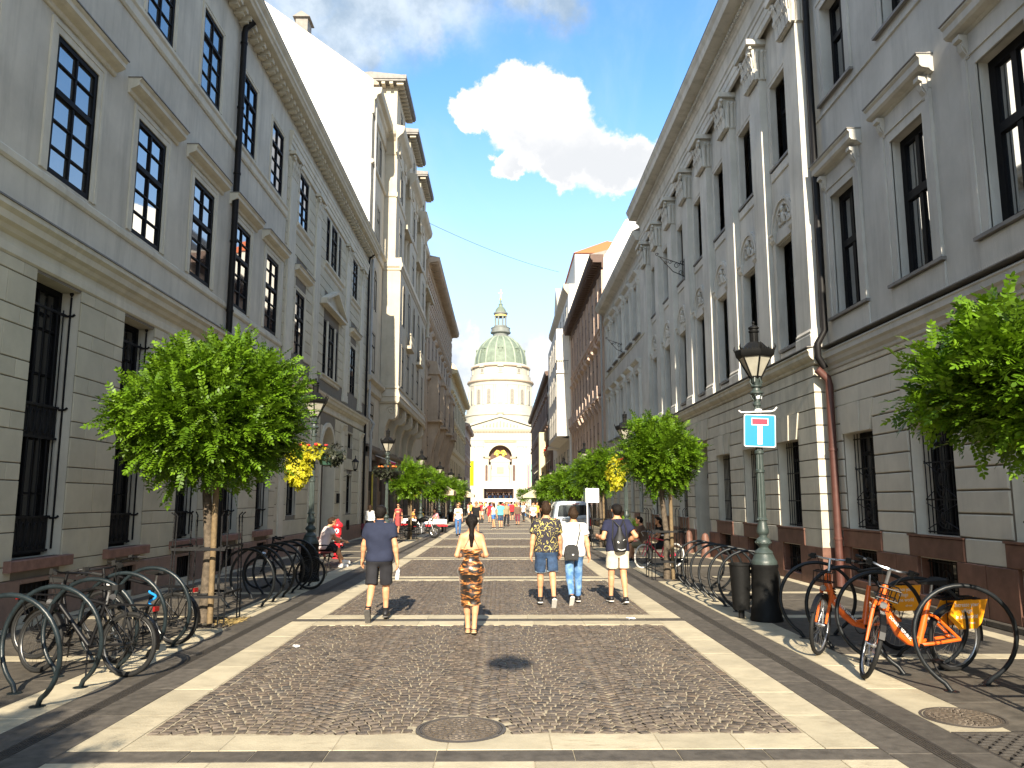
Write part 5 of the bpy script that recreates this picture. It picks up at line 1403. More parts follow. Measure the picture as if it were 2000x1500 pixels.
# long cafe awnings along the right hand shops
for nm, X, ya, yb2, z, lab in (('cafe_awning', 7.2, 57, 78, 4.0, 'long pale cafe awning under the rosy brown house'), ('cafe_awning', 6.6, 108, 140, 4.1, 'long pale cafe awning under the dark brown house')):
    t = thing(nm, lab, 'awning', (X, (ya + yb2) / 2, 0))
    mb = MB(); mb.prism([(-.2, z + .5), (-2.0, z - .15), (-2.0, z - .42), (-2.03, z - .42), (-2.03, z - .1), (-.2, z + .56)], -(yb2 - ya) / 2, (yb2 - ya) / 2, 'y'); part('canopy', mb, t, mats='awning_cream')
    mb = MB()
    for k in range(6): yy = -(yb2 - ya) / 2 + (yb2 - ya) * k / 5; mb.tube([(-.2, yy, z - .5), (-1.95, yy, z - .2)], .02, 5)
    part('arm', mb, t, mats='iron')
# overhead wire with its far fixing
mb = MB(); mb.tube([(-6.0 + 12.6 * t, 62.5 + 26 * t, 24.5 + 3.6 * t - 1.3 * 4 * t * (1 - t) * .3) for t in [k / 20 for k in range(21)]], .016, 5)
tag(part('overhead_wire', mb, None, mats='iron'), 'thin dark cable strung across the street under the clouds', 'cable')
# street lamp hung on a wire behind the viewer; its round shadow falls on the cobbles
t = thing('hanging_lamp', 'round street lamp hung on a wire across the street', 'street lamp', (-.13, -2.13, 6.5))
mb = MB(); mb.lathe([(.0, .16), (.05, .15), (.09, .08), (.25, -.02), (.27, -.1), (.26, -.13)], 20); part('shade', mb, t, mats='iron', smooth=40)
mb = MB(); mb.ell((0, 0, -.13), (.22, .22, .1), 14, 7); part('globe', mb, t, mats='lamp_glass', smooth=60)
mb = MB(); mb.tube([(-6.93, 0, .9), (0, 0, .16), (7.7, 0, .9)], .006, 4); part('wire', mb, t, mats='iron')

# ------------------------------------------------------------------ the domed church closing the view
CH = thing('domed_church', 'great white domed church closing the street, green copper dome and lantern', 'church', (-.6, 300, 0))
CY = 16.5; K = 1.055
def zc(z): return 1.85 + (z - 1.85) * 1.5
def zd(z): return 1.85 + (z - 1.85) * 1.5 * K
hw = 13.2
mb = MB(); body(mb, -22, 22, 0, zc(18.6), 40, [(-4.4, 4.4, 0, zc(16.6))], y=1.2); 
mb.quad((-hw, 0, 0), (-5.9, 0, 0), (-5.9, 0, zc(17)), (-hw, 0, zc(17))); mb.quad((5.9, 0, 0), (hw, 0, 0), (hw, 0, zc(17)), (5.9, 0, zc(17)))
# portal front around the great arch
r = 4.45; zs = zc(12.86); ztop = zc(17)
ap = [(-r * math.cos(a), zs + r * math.sin(a)) for a in [math.pi * k / 18 for k in range(19)]]
for i in range(18):
    a, b = ap[i], ap[i + 1]; mb.quad((a[0], .3, a[1]), (a[0], .3, ztop), (b[0], .3, ztop), (b[0], .3, b[1])); mb.quad((a[0], .3, a[1]), (b[0], .3, b[1]), (b[0], 3.5, b[1]), (a[0], 3.5, a[1]))
for s in (-1, 1):
    x0, x1 = sorted((s * r, s * 5.9)); mb.quad((x0, .3, 0), (x1, .3, 0), (x1, .3, ztop), (x0, .3, ztop)); mb.quad((s * r, .3, 0), (s * r, 3.5, 0), (s * r, 3.5, zs), (s * r, .3, zs)); mb.quad((s * 5.9, 0, 0), (s * 5.9, .3, 0), (s * 5.9, .3, ztop), (s * 5.9, 0, ztop)); mb.quad((s * hw, 0, 0), (s * hw, 1.2, 0), (s * hw, 1.2, ztop), (s * hw, 0, ztop))
part('front', mb, CH, mats='church_stone')
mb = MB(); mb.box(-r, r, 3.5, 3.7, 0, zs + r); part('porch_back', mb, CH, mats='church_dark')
mb = MB(); mb.box(-3.6, 3.6, 1.6, 3.4, 0, zc(11.6)); mb.prism([(-3.9, zc(11.6)), (3.9, zc(11.6)), (3.9, zc(12.0)), (0, zc(13.2)), (-3.9, zc(12.0))], 1.4, 3.4, 'y'); mb.box(-3.8, 3.8, 1.4, 1.6, zc(7.9), zc(8.2)); part('portal', mb, CH, mats='church_stone')
for (x, y, w, h, zz) in ((0, 1.59, 2.6, 2.4, zc(8.7)), (0, 1.59, 2.0, .9, zc(5.8))):
    mb = MB(); mb.box(x - w / 2, x + w / 2, y - .12, y - .005, zz, zz + h); mb.box(x - w / 2 + .25, x + w / 2 - .25, y - .2, y - .125, zz + .2, zz + h - .2); part('portal_panel', mb, CH, mats='church_trim')
mb = MB()
for s in (-1, 1):
    mb.tube([(s * (.3 + .5 * q), 3.3 - .05 * q, zs + 1.3 + 1.1 * math.sin(q * .9)) for q in range(5)], [.5, .6, .55, .45, .3], 6); mb.ell((s * 1.2, 3.2, zs + 1.0), (.6, .3, .9), 7, 5)
part('mosaic', mb, CH, mats='gilt', smooth=60)
for x in (-11.0, -7.6, 7.6, 11.0):
    mb = MB(); mb.box(x - 1.1, x + 1.1, -.5, -.002, 0, zc(15.4)); mb.box(x - 1.3, x + 1.3, -.7, -.002, zc(15.4), zc(15.7)); mb.prism([(0, zc(15.7)), (-.55, zc(15.7)), (-.95, zc(16.8)), (0, zc(16.8))], x - 1.25, x + 1.25, 'x'); part('pilaster', mb, CH, mats='church_stone')
for s in (-1, 1):
    mb = MB(); mb.lathe([(.8, 0), (.7, .6), (.65, 1), (.55, zc(9.8)), (.75, zc(10.0)), (.9, zc(10.8))], 12, (s * 4.0, .9, 0)); part('column', mb, CH, mats='church_stone', smooth=40)
    mb = MB(); mb.box(s * 5.2 - .45, s * 5.2 + .45, .27, .298, zc(6.8), zc(10.6)); mb.ell((s * 5.2, .32, zc(10.6)), (.45, .04, .45), 10, 6); part('side_opening', mb, CH, mats='church_dark')
    mb = MB(); mb.box(s * 5.1 - 1.3, s * 5.1 + 1.3, .0, .296, zc(12.4), zc(12.9)); part('impost', mb, CH, mats='church_trim')
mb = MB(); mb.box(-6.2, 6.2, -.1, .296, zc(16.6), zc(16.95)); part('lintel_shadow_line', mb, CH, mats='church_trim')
mb = MB(); cornice(mb, -hw - .2, hw + .2, [(.1, zc(17.0)), (.2, zc(17.05)), (.2, zc(17.5)), (.1, zc(17.55)), (.1, zc(19.0)), (.6, zc(19.3)), (.9, zc(19.6)), (1.1, zc(19.9)), (1.1, zc(20.2))]); part('entablature', mb, CH, mats='church_stone')
mb = MB(); k = 0
while -hw + k * 1.1 < hw: x = -hw + k * 1.1; mb.box(x, x + .55, -.85, -.12, zc(19.05), zc(19.35)); k += 1
tag(part('dentil', mb, CH, mats='church_trim'), kind='stuff')
mb = MB(); zt = zc(20.21)
mb.prism([(-12.6, zt), (12.6, zt), (0, zc(23.0))], -.3, 6, 'y')
for s in (1, -1):
    pts = [(s * 13.6, zt), (s * 13.6, zt + .7), (0, zc(23.6) + .2), (0, zc(23.0))]; mb.prism(pts if s > 0 else pts[::-1], -1.1, 6, 'y')
part('pediment', mb, CH, mats='church_stone')
mb = MB()
for q in range(11):
    x = -6.5 + 1.3 * q; hh = max(.6, 2.3 - abs(x) * .25); mb.ell((x, -.45, zt + hh * .5), (.3, .25, hh * .5), 6, 5); mb.ell((x + .1, -.5, zt + hh), (.2, .2, .22), 6, 4)
part('pediment_relief', mb, CH, mats='church_trim', smooth=60)
mb = MB(); mb.box(-1.4, 1.4, -.6, 1, zc(23.75), zc(24.2)); part('acroterion', mb, CH, mats='church_trim')
# drum and dome
mb = MB(); R0 = 8.05 * 1.5 * K
mb.lathe([(R0 * 1.12, zc(20.0)), (R0 * 1.12, zd(22.6)), (R0 * 1.15, zd(22.7)), (R0 * 1.15, zd(23.2)), (R0 * 1.08, zd(23.3)), (R0 * 1.08, zd(24.6)), (R0 * 1.03, zd(24.7)), (R0 * 1.03, zd(25.3)), (R0, zd(25.4)), (R0, zd(30.2)), (R0 * 1.01, zd(30.3)), (R0 * 1.01, zd(31.0)), (R0 * 1.04, zd(31.2)), (R0 * 1.05, zd(31.5)), (R0 * 1.05, zd(31.75)), (R0 * .97, zd(31.8)), (R0 * .96, zd(33.0)), (R0 * .91, zd(33.1)), (R0 * .90, zd(35.0)), (R0 * .945, zd(35.15)), (R0 * .945, zd(35.4)), (R0 * .86, zd(36.0))], 48, (0, CY, 0), caps=False)
part('drum', mb, CH, mats='church_stone', smooth=30)
mb = MB(); mb.lathe([(R0 * 1.045, zd(31.15)), (R0 * 1.062, zd(31.3)), (R0 * 1.062, zd(31.5)), (R0 * 1.045, zd(31.6))], 48, (0, CY, 0), caps=False); mb.lathe([(R0 * .93, zd(34.95)), (R0 * .955, zd(35.1)), (R0 * .955, zd(35.3)), (R0 * .93, zd(35.45))], 48, (0, CY, 0), caps=False); part('drum_cornice', mb, CH, mats='church_trim', smooth=30)
def on_drum(ang, rr): return (rr * math.sin(ang), CY - rr * math.cos(ang))
for k in range(-4, 5):
    a = k * R(20.6); x, y = on_drum(a, R0 * 1.002)
    blind = k in (0,) or abs(k) == 2 and False
    w, h = 1.35 * K, zd(29.2) - zd(25.6)
    pts = [(-w / 2, 0), (w / 2, 0), (w / 2, h - w / 2)] + [(w / 2 * math.cos(t), h - w / 2 + w / 2 * math.sin(t)) for t in [math.pi * q / 8 for q in range(1, 8)]] + [(-w / 2, h - w / 2)]
    mb = MB(); sc = 1.28; mb.prism([(p[0] * sc, p[1] * 1.04) for p in pts], -.25, .3, 'y'); o = part('window', mb, CH, (x, y, zd(25.6)), (0, 0, a), mats='church_stone')
    mb = MB(); mb.prism(pts, -.27, -.25, 'y'); part('pane', mb, o, mats='church_stone' if k == 0 else 'drum_glass')
for k in range(-4, 4):
    a = (k + .5) * R(20.6); x, y = on_drum(a, R0)
    mb = MB(); mb.lathe([(.55, 0), (.5, .3), (.42, zd(29.6) - zd(25.4)), (.6, zd(30.2) - zd(25.4))], 8); part('drum_column', mb, CH, (x, y, zd(25.4)), mats='church_stone', smooth=40)
for k in (-2, -1, 0, 1, 2):
    a = k * R(38); x, y = on_drum(a, R0 * .915)
    mb = MB(); mb.box(-.9, .9, -.15, .4, 0, zd(34.6) - zd(33.3)); mb.prism([(-1.3, zd(34.9) - zd(33.3)), (1.3, zd(34.9) - zd(33.3)), (0, zd(35.7) - zd(33.3))], -.5, .4, 'y'); o = part('attic_window', mb, CH, (x, y, zd(33.3)), (0, 0, a), mats='church_stone')
    mb = MB(); mb.box(-.6, .6, -.17, -.151, .3, zd(34.5) - zd(33.3)); part('pane', mb, o, mats='drum_glass')
Rd = 6.62 * 1.5 * K
dp = []
for q in range(15):
    t = q / 14; ang = t * R(72); dp.append((Rd * (math.cos(ang) ** .95), zd(36.0) + (zd(43.6) - zd(36.0)) * math.sin(ang) / math.sin(R(72))))
sc = 2.05 * 1.5 * K / dp[-1][0]
dp = [(r_ * (1 + (sc - 1) * (i / 14) ** 3), z_) for i, (r_, z_) in enumerate(dp)]
mb = MB(); mb.lathe(dp, 64, (0, CY, 0), caps=False); part('dome', mb, CH, mats='copper_green', smooth=60)
for k in range(16):
    a = (k + .5) * math.pi / 8; mb = MB()
    mb.tube([(r_ * 1.005 * math.cos(a), CY + r_ * 1.005 * math.sin(a), z_) for r_, z_ in dp], .34, 6); part('dome_rib', mb, CH, mats='copper_rib', smooth=60)
for k in range(-2, 3):
    a = k * R(45); rr = 6.1 * 1.5 * K; x, y = on_drum(a, rr)
    mb = MB(); mb.box(-.75, .75, -.3, 1.2, 0, 2.6); mb.prism([(-1.0, 2.6), (1.0, 2.6), (.5, 3.4), (-.5, 3.4)], -.45, 1.2, 'y'); mb.ell((0, -.3, 1.5), (.5, .12, .6), 10, 6); mb.box(-1, 1, -.5, .4, -.25, 0); part('dome_dormer', mb, CH, (x, y, zd(38.2)), (0, 0, a), mats='copper_green')
mb = MB(); q = 1.5 * K
mb.lathe([(2.1 * q, zd(43.5)), (2.15 * q, zd(43.9)), (1.95 * q, zd(44.0)), (2.0 * q, zd(44.4)), (2.62 * q, zd(44.7)), (2.65 * q, zd(45.0)), (2.4 * q, zd(45.05)), (2.4 * q, zd(45.9)), (2.5 * q, zd(45.95)), (2.5 * q, zd(46.05)), (1.7 * q, zd(46.1)), (1.75 * q, zd(46.6))], 32, (0, CY, 0)); part('gallery', mb, CH, mats='lead_grey', smooth=30)
mb = MB()
for k in range(8):
    a = math.pi / 4 * (k + .5); mb.tube([(1.45 * q * math.cos(a), CY + 1.45 * q * math.sin(a), zd(46.5)), (1.45 * q * math.cos(a), CY + 1.45 * q * math.sin(a), zd(49.2))], .34, 8)
mb.lathe([(1.0 * q, zd(49.0)), (1.62 * q, zd(49.0)), (1.62 * q, zd(49.6)), (1.85 * q, zd(49.8)), (1.85 * q, zd(50.1))], 24, (0, CY, 0)); part('lantern', mb, CH, mats='lead_grey', smooth=30)
mb = MB(); mb.lathe([(1.6 * q, zd(49.05)), (1.64 * q, zd(49.2)), (1.64 * q, zd(49.4)), (1.6 * q, zd(49.5))], 24, (0, CY, 0), caps=False); part('lantern_band', mb, CH, mats='gilt')
mb = MB(); mb.lathe([(1.8 * q, zd(50.1)), (1.45 * q, zd(50.3)), (1.3 * q, zd(50.9)), (1.0 * q, zd(51.4)), (.55 * q, zd(51.8)), (.5 * q, zd(52.2)), (.6 * q, zd(52.3)), (.3 * q, zd(52.6)), (.22 * q, zd(53.0)), (.3 * q, zd(53.3)), (.1 * q, zd(53.5))], 24, (0, CY, 0)); part('lantern_cap', mb, CH, mats='copper_green', smooth=40)
mb = MB(); mb.ell((0, CY, zd(53.8)), (.28 * q, .28 * q, .3 * q), 10, 6); mb.box(-.12, .12, CY - .12, CY + .12, zd(54.0), zd(56.4)); mb.box(-.75, .75, CY - .1, CY + .1, zd(55.3), zd(55.55)); part('cross', mb, CH, mats='gilt')
# stage at the foot of the church, flags
mat('tent_white', (0.78, 0.77, 0.74), 0.8, 0.03)
st = thing('event_stage', 'white covered event stage with a dark backdrop in front of the church', 'stage', (-.8, 203, 0))
mb = MB(); mb.box(-3.9, 3.9, 2.5, 2.7, 0, 4.9); part('backdrop', mb, st, mats='church_dark')
mb = MB(); mb.box(-4.0, 4.0, -2.5, 3, 0, 2.35); part('deck', mb, st, mats='tent_white')
mb = MB(); mb.prism([(-3.6, 4.9), (3.6, 4.9), (2.3, 6.6), (-2.3, 6.6)], -3, 3, 'y'); part('canopy', mb, st, mats='tent_white')
for s in (-1, 1):
    for y in (-2.4, 2.4): mb = MB(); mb.tube([(s * 3.5, y, 0), (s * 3.5, y, 5.0)], .12, 6); part('post', mb, st, mats='iron')
mat('flag_yellow', (0.85, 0.80, 0.0), 0.8, 0.03, trans=0.3); mat('flag_pink', (0.55, 0.22, 0.30), 0.8, 0.05, trans=0.3); mat('flag_green', (0.30, 0.50, 0.40), 0.8, 0.05, trans=0.3)
for nm, lab, x, y, z0, z1, w, m in (('banner', 'long yellow banner hanging left of the church portal', -8.1, 212, 5.8, 12.4, 1.15, 'flag_yellow'), ('banner', 'slim pink banner on a pole right of the church portal', 6.9, 205, 5.0, 11.0, .3, 'flag_pink'), ('banner', 'pale green banner at the edge of the dark brown house', 8.6, 232, 7.0, 12.4, .8, 'flag_green')):
    t = thing(nm, lab, 'banner', (x, y, 0)); mb = MB()
    for k in range(6): mb.quad((-w / 2, .04 * (k % 2), z0 + (z1 - z0) * k / 6), (w / 2, .04 * (k % 2), z0 + (z1 - z0) * k / 6), (w / 2, .04 * ((k + 1) % 2), z0 + (z1 - z0) * (k + 1) / 6), (-w / 2, .04 * ((k + 1) % 2), z0 + (z1 - z0) * (k + 1) / 6))
    part('cloth', mb, t, mats=m); mb = MB(); mb.tube([(-w / 2 - .05, .1, 0), (-w / 2 - .05, .1, z1 + .2)], .05, 6); part('pole', mb, t, mats='iron')
# ------------------------------------------------------------------ trees
mat('leaf', (0.088, 0.170, 0.008), 0.45, 0.4, 2.2, spec=0.25, trans=0.2, vcol='tone')
mat('leaf_single', (0.088, 0.170, 0.008), 0.45, 0.35, 2.2, spec=0.25, trans=0.2, rnd=.25)
mat('leaf_yellow', (0.42, 0.40, 0.02), 0.5, 0.25, 9, spec=0.3, trans=0.35, vcol='tone')
mat('leaf_dark', (0.03, 0.035, 0.02), 0.5, 0.4, 9, spec=0.3, trans=0.2, vcol='tone')
mat('bark', (0.09, 0.07, 0.05), 0.9, 0.4, 14, 0.8, 30)
mat('stake', (0.15, 0.105, 0.055), 0.8, 0.3, 10, 0.6, 25)
mat('soil', (0.07, 0.055, 0.04), 0.95, 0.3, 14, 0.4, 50)
mat('straw', (0.42, 0.30, 0.11), 0.9, 0.35, 30, 0.5, 60)
def frond(pairs, L, ll, lw, rg, hexa=True):
    V = []; F = []
    def leaflet(p, d, n):
        s = np.cross(n, d); o = len(V)
        if hexa:
            pts = [p, p + d * ll * .28 + s * lw * .5, p + d * ll * .72 + s * lw * .45, p + d * ll, p + d * ll * .72 - s * lw * .45, p + d * ll * .28 - s * lw * .5]
            V.extend(pts); F.append([o, o + 1, o + 2, o + 3]); F.append([o, o + 3, o + 4, o + 5])
        else:
            V.extend([p, p + d * ll * .45 + s * lw * .5, p + d * ll, p + d * ll * .45 - s * lw * .5]); F.append([o, o + 1, o + 2, o + 3])
    for i in range(pairs):
        t = (i + 1.0) / (pairs + .3); x = L * t; z = -L * .24 * t * t
        for s in (-1, 1):
            a = R(62 + rg.uniform(-14, 14)); d = np.array([math.cos(a), s * math.sin(a), -.12 + rg.uniform(-.22, .18)]); d /= np.linalg.norm(d)
            n = np.array([rg.uniform(-.35, .35), rg.uniform(-.35, .35), 1.0]); n -= d * n.dot(d); n /= np.linalg.norm(n)
            leaflet(np.array([x, 0, z]), d, n)
    d = np.array([.9, 0, -.5]); d /= np.linalg.norm(d); leaflet(np.array([L, 0, -L * .24]), d, np.array([.5, 0, .86]))
    o = len(V); w = L * .008
    for x, z in ((0, 0), (L, -L * .24)): V.extend([np.array([x, -w, z]), np.array([x, w, z])])
    F.append([o, o + 1, o + 3, o + 2])
    return np.array(V), np.array(F)
def scatter(tpls, pos, dirs, ups, sc, name, m, rg):
    Vs, Fs, Ts = [], [], []; off = 0
    k = rg.integers(0, len(tpls), len(pos))
    for ti, (V, F) in enumerate(tpls):
        ix = np.where(k == ti)[0]
        if len(ix) == 0: continue
        d = dirs[ix]; u = ups[ix]; s = np.cross(u, d); s /= np.linalg.norm(s, axis=1)[:, None]; u = np.cross(d, s)
        P = pos[ix][:, None, :] + sc[ix][:, None, None] * (V[None, :, 0:1] * d[:, None, :] + V[None, :, 1:2] * s[:, None, :] + V[None, :, 2:3] * u[:, None, :])
        n = len(ix); Vs.append(P.reshape(-1, 3)); Fs.append((F[None] + (np.arange(n) * len(V))[:, None, None]).reshape(-1, 4) + off); off += n * len(V)
        Ts.append(np.repeat(rg.normal(1, .2, n).clip(.5, 1.6), len(F)))
    me = npmesh(name, np.concatenate(Vs), np.concatenate(Fs), m)
    at = me.attributes.new('tone', 'FLOAT_COLOR', 'FACE'); v = np.concatenate(Ts)
    at.data.foreach_set('color', np.stack([v * (1 + .25 * (v - 1)), v, v, np.ones_like(v)], 1).ravel().astype(np.float32)); return me
def spray_points(rg, rx, ry, rz, nclump, per, cut=-.75, rad=.22):
    pos, dirs = [], []
    n = 0
    lump = rg.normal(size=(9, 3)); lump /= np.linalg.norm(lump, axis=1)[:, None]; lw = rg.uniform(-.17, .2, 9)
    while n < nclump:
        v = rg.normal(size=3); v /= np.linalg.norm(v)
        if v[2] < cut and rg.random() < .85: continue
        f = rg.uniform(.72, 1.0) if rg.random() < .8 else rg.uniform(.35, .75)
        f *= 1 + (lw * np.clip((lump @ v) - .55, 0, 1) * 2.2).sum()
        if v[2] < 0: v[:2] *= 1 + .42 * v[2]
        c = v * f * np.array([rx, ry, rz]); ax = v * .8 + np.array([0, 0, .42]) + rg.normal(0, .28, 3); ax /= np.linalg.norm(ax)
        for q in range(per):
            t = rg.uniform(-rad * 1.3, rad); a = rg.normal(size=3); d = ax * .8 + a * .6 + np.array([0, 0, .12 - .3 * rng_ if (rng_ := rg.random()) > .6 else .1]); d /= np.linalg.norm(d)
            pos.append(c + ax * t + rg.normal(0, rad * .18, 3)); dirs.append(d)
        n += 1
    return np.array(pos), np.array(dirs)
def tree(loc, rx, rz, zc_, label, seed, nclump, per, pairs=6, L=.30, ll=.058, lw=.026, trunk_r=.06, stake=True, hexa=True, singles=0, ry=None, guard=True, lean=0.0, kind_m='leaf', cut=-.75):
    rg = np.random.default_rng(seed)
    t = thing('street_tree', label, 'tree', loc, group='trees along the street')
    mb = MB(); zt = zc_ - rz * .35
    mb.tube([(0, 0, -.05), (.02, .01, zt * .4), (-.02 + lean, .02, zt * .75), (lean, 0, zt)], [trunk_r * 1.25, trunk_r, trunk_r * .9, trunk_r * .8], 10)
    for k in range(11):
        a = k * 2.4; e = rg.uniform(.1, .95); r = rg.uniform(.6, .9)
        q = (lean + rx * r * math.cos(a) * math.cos(e), (ry or rx) * r * math.sin(a) * math.cos(e), zc_ + rz * (math.sin(e) * r - .1))
        mb.tube([(lean, 0, zt - .05), (lean + (q[0] - lean) * .45, q[1] * .45, zt + (q[2] - zt) * .6), q], [trunk_r * .55, trunk_r * .35, trunk_r * .12], 6)
    part('trunk', mb, t, mats='bark', smooth=60)
    tp = [frond(pairs, L, ll, lw, rg, hexa) for _ in range(5)]
    pos, dirs = spray_points(rg, rx, ry or rx, rz, nclump, per, cut)
    pos = pos + np.array([lean, 0, zc_]); ups = np.tile([0, 0, 1.0], (len(pos), 1)) + rg.normal(0, .35, (len(pos), 3)); sc = rg.uniform(.7, 1.15, len(pos))
    if singles:
        # fronds that show largest become leaves of their own
        world_p = pos + np.array(loc); dist = np.linalg.norm(world_p - np.array([0, 0, 1.85]), axis=1)
        vis = world_p[:, 0] / np.maximum(world_p[:, 1], .1) < .66
        o = np.argsort(dist + np.where(vis, 0, 50)); one = o[:singles]; rest = o[singles:]
        pm = [npmesh('leaf', V, F, 'leaf_single') for V, F in tp]
        for i, ix in enumerate(one):
            d = Vector(dirs[ix]); u = Vector(ups[ix]); s = u.cross(d).normalized(); u = d.cross(s)
            M3 = Matrix((d, s, u)).transposed()
            part('leaf', pm[i % 5], t, tuple(pos[ix]), M3.to_euler(), scale=(sc[ix],) * 3)
        pos, dirs, ups, sc = pos[rest], dirs[rest], ups[rest], sc[rest]
    c = part('crown', scatter(tp, pos, dirs, ups, sc, 'crown', kind_m, rg), t)
    if stake:
        mb = MB(); mb.tube([(.13, -.1, -.02), (.11, -.1, zt - .1)], .045, 10); part('stake', mb, t, mats='stake', smooth=50)
    if guard: tree_guard((loc[0], loc[1], 0), label)
    return t
GUARD = []
def tree_guard(loc, lab):
    if not GUARD:
        t = thing('tree_guard', 'x', 'tree guard', (0, 0, 0), group='iron tree guards')
        for sx in (-1, 1):
            for sy in (-1, 1):
                mb = MB()
                for q in (0, 1):
                    x0, y0 = sx * (.43 - .07 * q), sy * (.43 - .07 * (1 - q) * 1.0); x1, y1 = x0 * .94, y0 * .94
                    mb.tube([(x0, y0, 0), (x1, y1, 1.62), (x1 + sx * .04, y1 + sy * .03, 1.67)], .011, 6)
                    for k in range(22): z = .08 + k * .072; f = 1 - .06 * z / 1.62; mb.ell((x0 * f, y0 * f, z), (.017, .017, .012), 5, 3)
                mb.box(sx * .40 - .02, sx * .40 + .02, sy * .40 - .02, sy * .40 + .02, .0, .03); part('post', mb, t, mats='iron')
        for z in (.42, 1.12):
            mb = MB(); f = .43 * (1 - .06 * z / 1.62)
            for s in (-1, 1): mb.box(-f, f, s * f - .008, s * f + .008, z - .02, z + .02); mb.box(s * f - .008, s * f + .008, -f, f, z + .021, z + .05)
            mb.box(-f, -.1, -.012, .012, z - .015, z + .015); mb.box(.1, f, -.012, .012, z - .015, z + .015); mb.lathe([(.12, z - .02), (.13, z), (.12, z + .02)], 12, (0, 0, 0), caps=False)
            part('hoop', mb, t, mats='iron')
        GUARD.append(t); t.location = loc
    else: t = dup(GUARD[0], loc)
    t['label'] = 'iron guard posts around the ' + lab.split(' with')[0].split(' of ')[0]
def grate(x0, x1, y0, y1, label, detail, fill='soil'):
    t = thing('tree_grate', label, 'tree grate', ((x0 + x1) / 2, (y0 + y1) / 2, 0), group='tree grates in the paving'); w, h = (x1 - x0) / 2, (y1 - y0) / 2
    mb = MB(); mb.box(-w, w, -h, h, -.06, -.034); part('bed', mb, t, mats=fill)
    mb = MB()
    for s in (-1, 1): mb.box(-w, w, s * h - .02, s * h + .02, -.05, -.001); mb.box(s * w - .02, s * w + .02, -h + .021, h - .021, -.05, -.002)
    part('frame', mb, t, mats='drain_iron')
    mb = MB(); n = 12 if detail else 7; st = 2 * w / n
    if detail:
        r = 0
        while -h + r * st * .5 < h - .05:
            for k in range(n + 1):
                cx = -w + st * (k + .5 * (r % 2)); cy = -h + r * st * .5
                pts = [(cx + st * .48 * math.cos(a), cy + st * .48 * math.sin(a), -.012) for a in [math.pi * q / 8 for q in range(9)]]
                if all(-w < p[0] < w and p[1] < h for p in pts): mb.tube(pts, .013, 4)
                mb.box(max(-w, cx - .03), min(w, cx + .03), cy + st * .3, min(h, cy + st * .46), -.03, -.008)
            r += 1
    else:
        for k in range(n): mb.box(-w + st * k + .01, -w + st * k + .05, -h, h, -.04, -.006)
        for k in range(n): mb.box(-w, w, -h + 2 * h / n * k + .02, -h + 2 * h / n * k + .05, -.04, -.009)
    tag(part('lattice', mb, t, mats='drain_iron'), kind='stuff')
for i, (y0, y1) in enumerate(GRATES_R): grate(3.64, 5.2, y0, y1, ('dark scalloped iron tree grate at the bottom right corner', 'iron tree grate under the leafy tree beside the red bicycle', 'iron tree grate near the white sign on the right')[i] if i < 3 else 'iron tree grate under the %s tree of the right row' % ('fourth', 'fifth', 'sixth')[i - 3], i == 0)
for i, (y0, y1) in enumerate(GRATES_L): grate(-5.1, -4.02, y0, y1, ('tree grate strewn with straw below the big left tree', 'iron tree grate beside the parked motorcycle')[i] if i < 2 else 'iron tree grate under the %s tree of the left row' % ('third', 'fourth', 'fifth')[i - 2], False)
# straw around the left tree
rg = np.random.default_rng(5); mb = MB()
for q in range(420):
    x, y = -4.02 - abs(rg.normal(0, .25)), 12.65 + rg.normal(0, .22)
    if y > 13.2 or y < 12.02: continue
    a = rg.uniform(0, 6.28); l = rg.uniform(.03, .09); dx, dy = l * math.cos(a), l * math.sin(a); z = rg.uniform(-.015, .022)
    mb.quad((x, y, z), (x + dx, y + dy, z + .006), (x + dx - dy * .12, y + dy + dx * .12, z + .008), (x - dy * .12, y + dx * .12, z + .003))
tag(part('straw_mulch', mb, None, mats='straw'), kind='stuff')
tree((-4.6, 12.65, 0), 1.34, 1.05, 3.12, 'big round left tree with bright feathery crown', 21, 330, 20, 8, .36, .064, .033, .075, lean=-.06)
tree((5.06, 6.65, 0), 1.3, .6, 2.84, 'round tree cut by the right edge of the picture', 22, 310, 18, 8, .30, .06, .031, .06, singles=260, ry=1.0)
tree((3.98, 19.4, 0), .82, .76, 2.85, 'leafy round tree beside the red bicycle', 23, 170, 17, 6, .34, .07, .033, .07, lean=-.05)
tree((4.05, 32.7, 0), .85, .74, 2.95, 'bright round tree just left of the lamp on the right', 24, 110, 11, 5, .40, .11, .05, .06, hexa=False)
tree((-4.55, 39.2, 0), .78, .72, 2.75, 'green round tree standing over the motorcycle', 25, 110, 11, 5, .40, .11, .05, .06, hexa=False)
for i, (x, y, r, lb) in enumerate(((4.05, 46, 1.15, 'round tree directly behind the silver van roof'), (4.05, 59.4, 1.15, 'smaller round tree just past the van on the right'), (4.05, 72.7, 1.2, 'last low round tree of the right hand clump'), (-4.6, 52.6, 1.1, 'round tree behind the cream parasol top'), (-4.6, 65.9, 1.2, 'bright round tree right of the cream parasol'), (-4.5, 79.2, 1.2, 'small round tree at the far end of the left row'), (4.3, 150, 1.9, 'small dark round tree at the foot of the church'))):
    tree((x, y, 0), r * .76, r * .66, 2.75, lb, 30 + i, 90, 9, 4, .5, .17, .075, .06, hexa=False, stake=False, guard=y < 60)
# the nearest tree also throws shade from another one standing behind the viewer
tree((-4.6, -.7, 0), 1.5, 1.1, 3.0, 'round street tree on the left beside the near house corner', 41, 110, 12, 5, .36, .09, .042, .07, hexa=False)
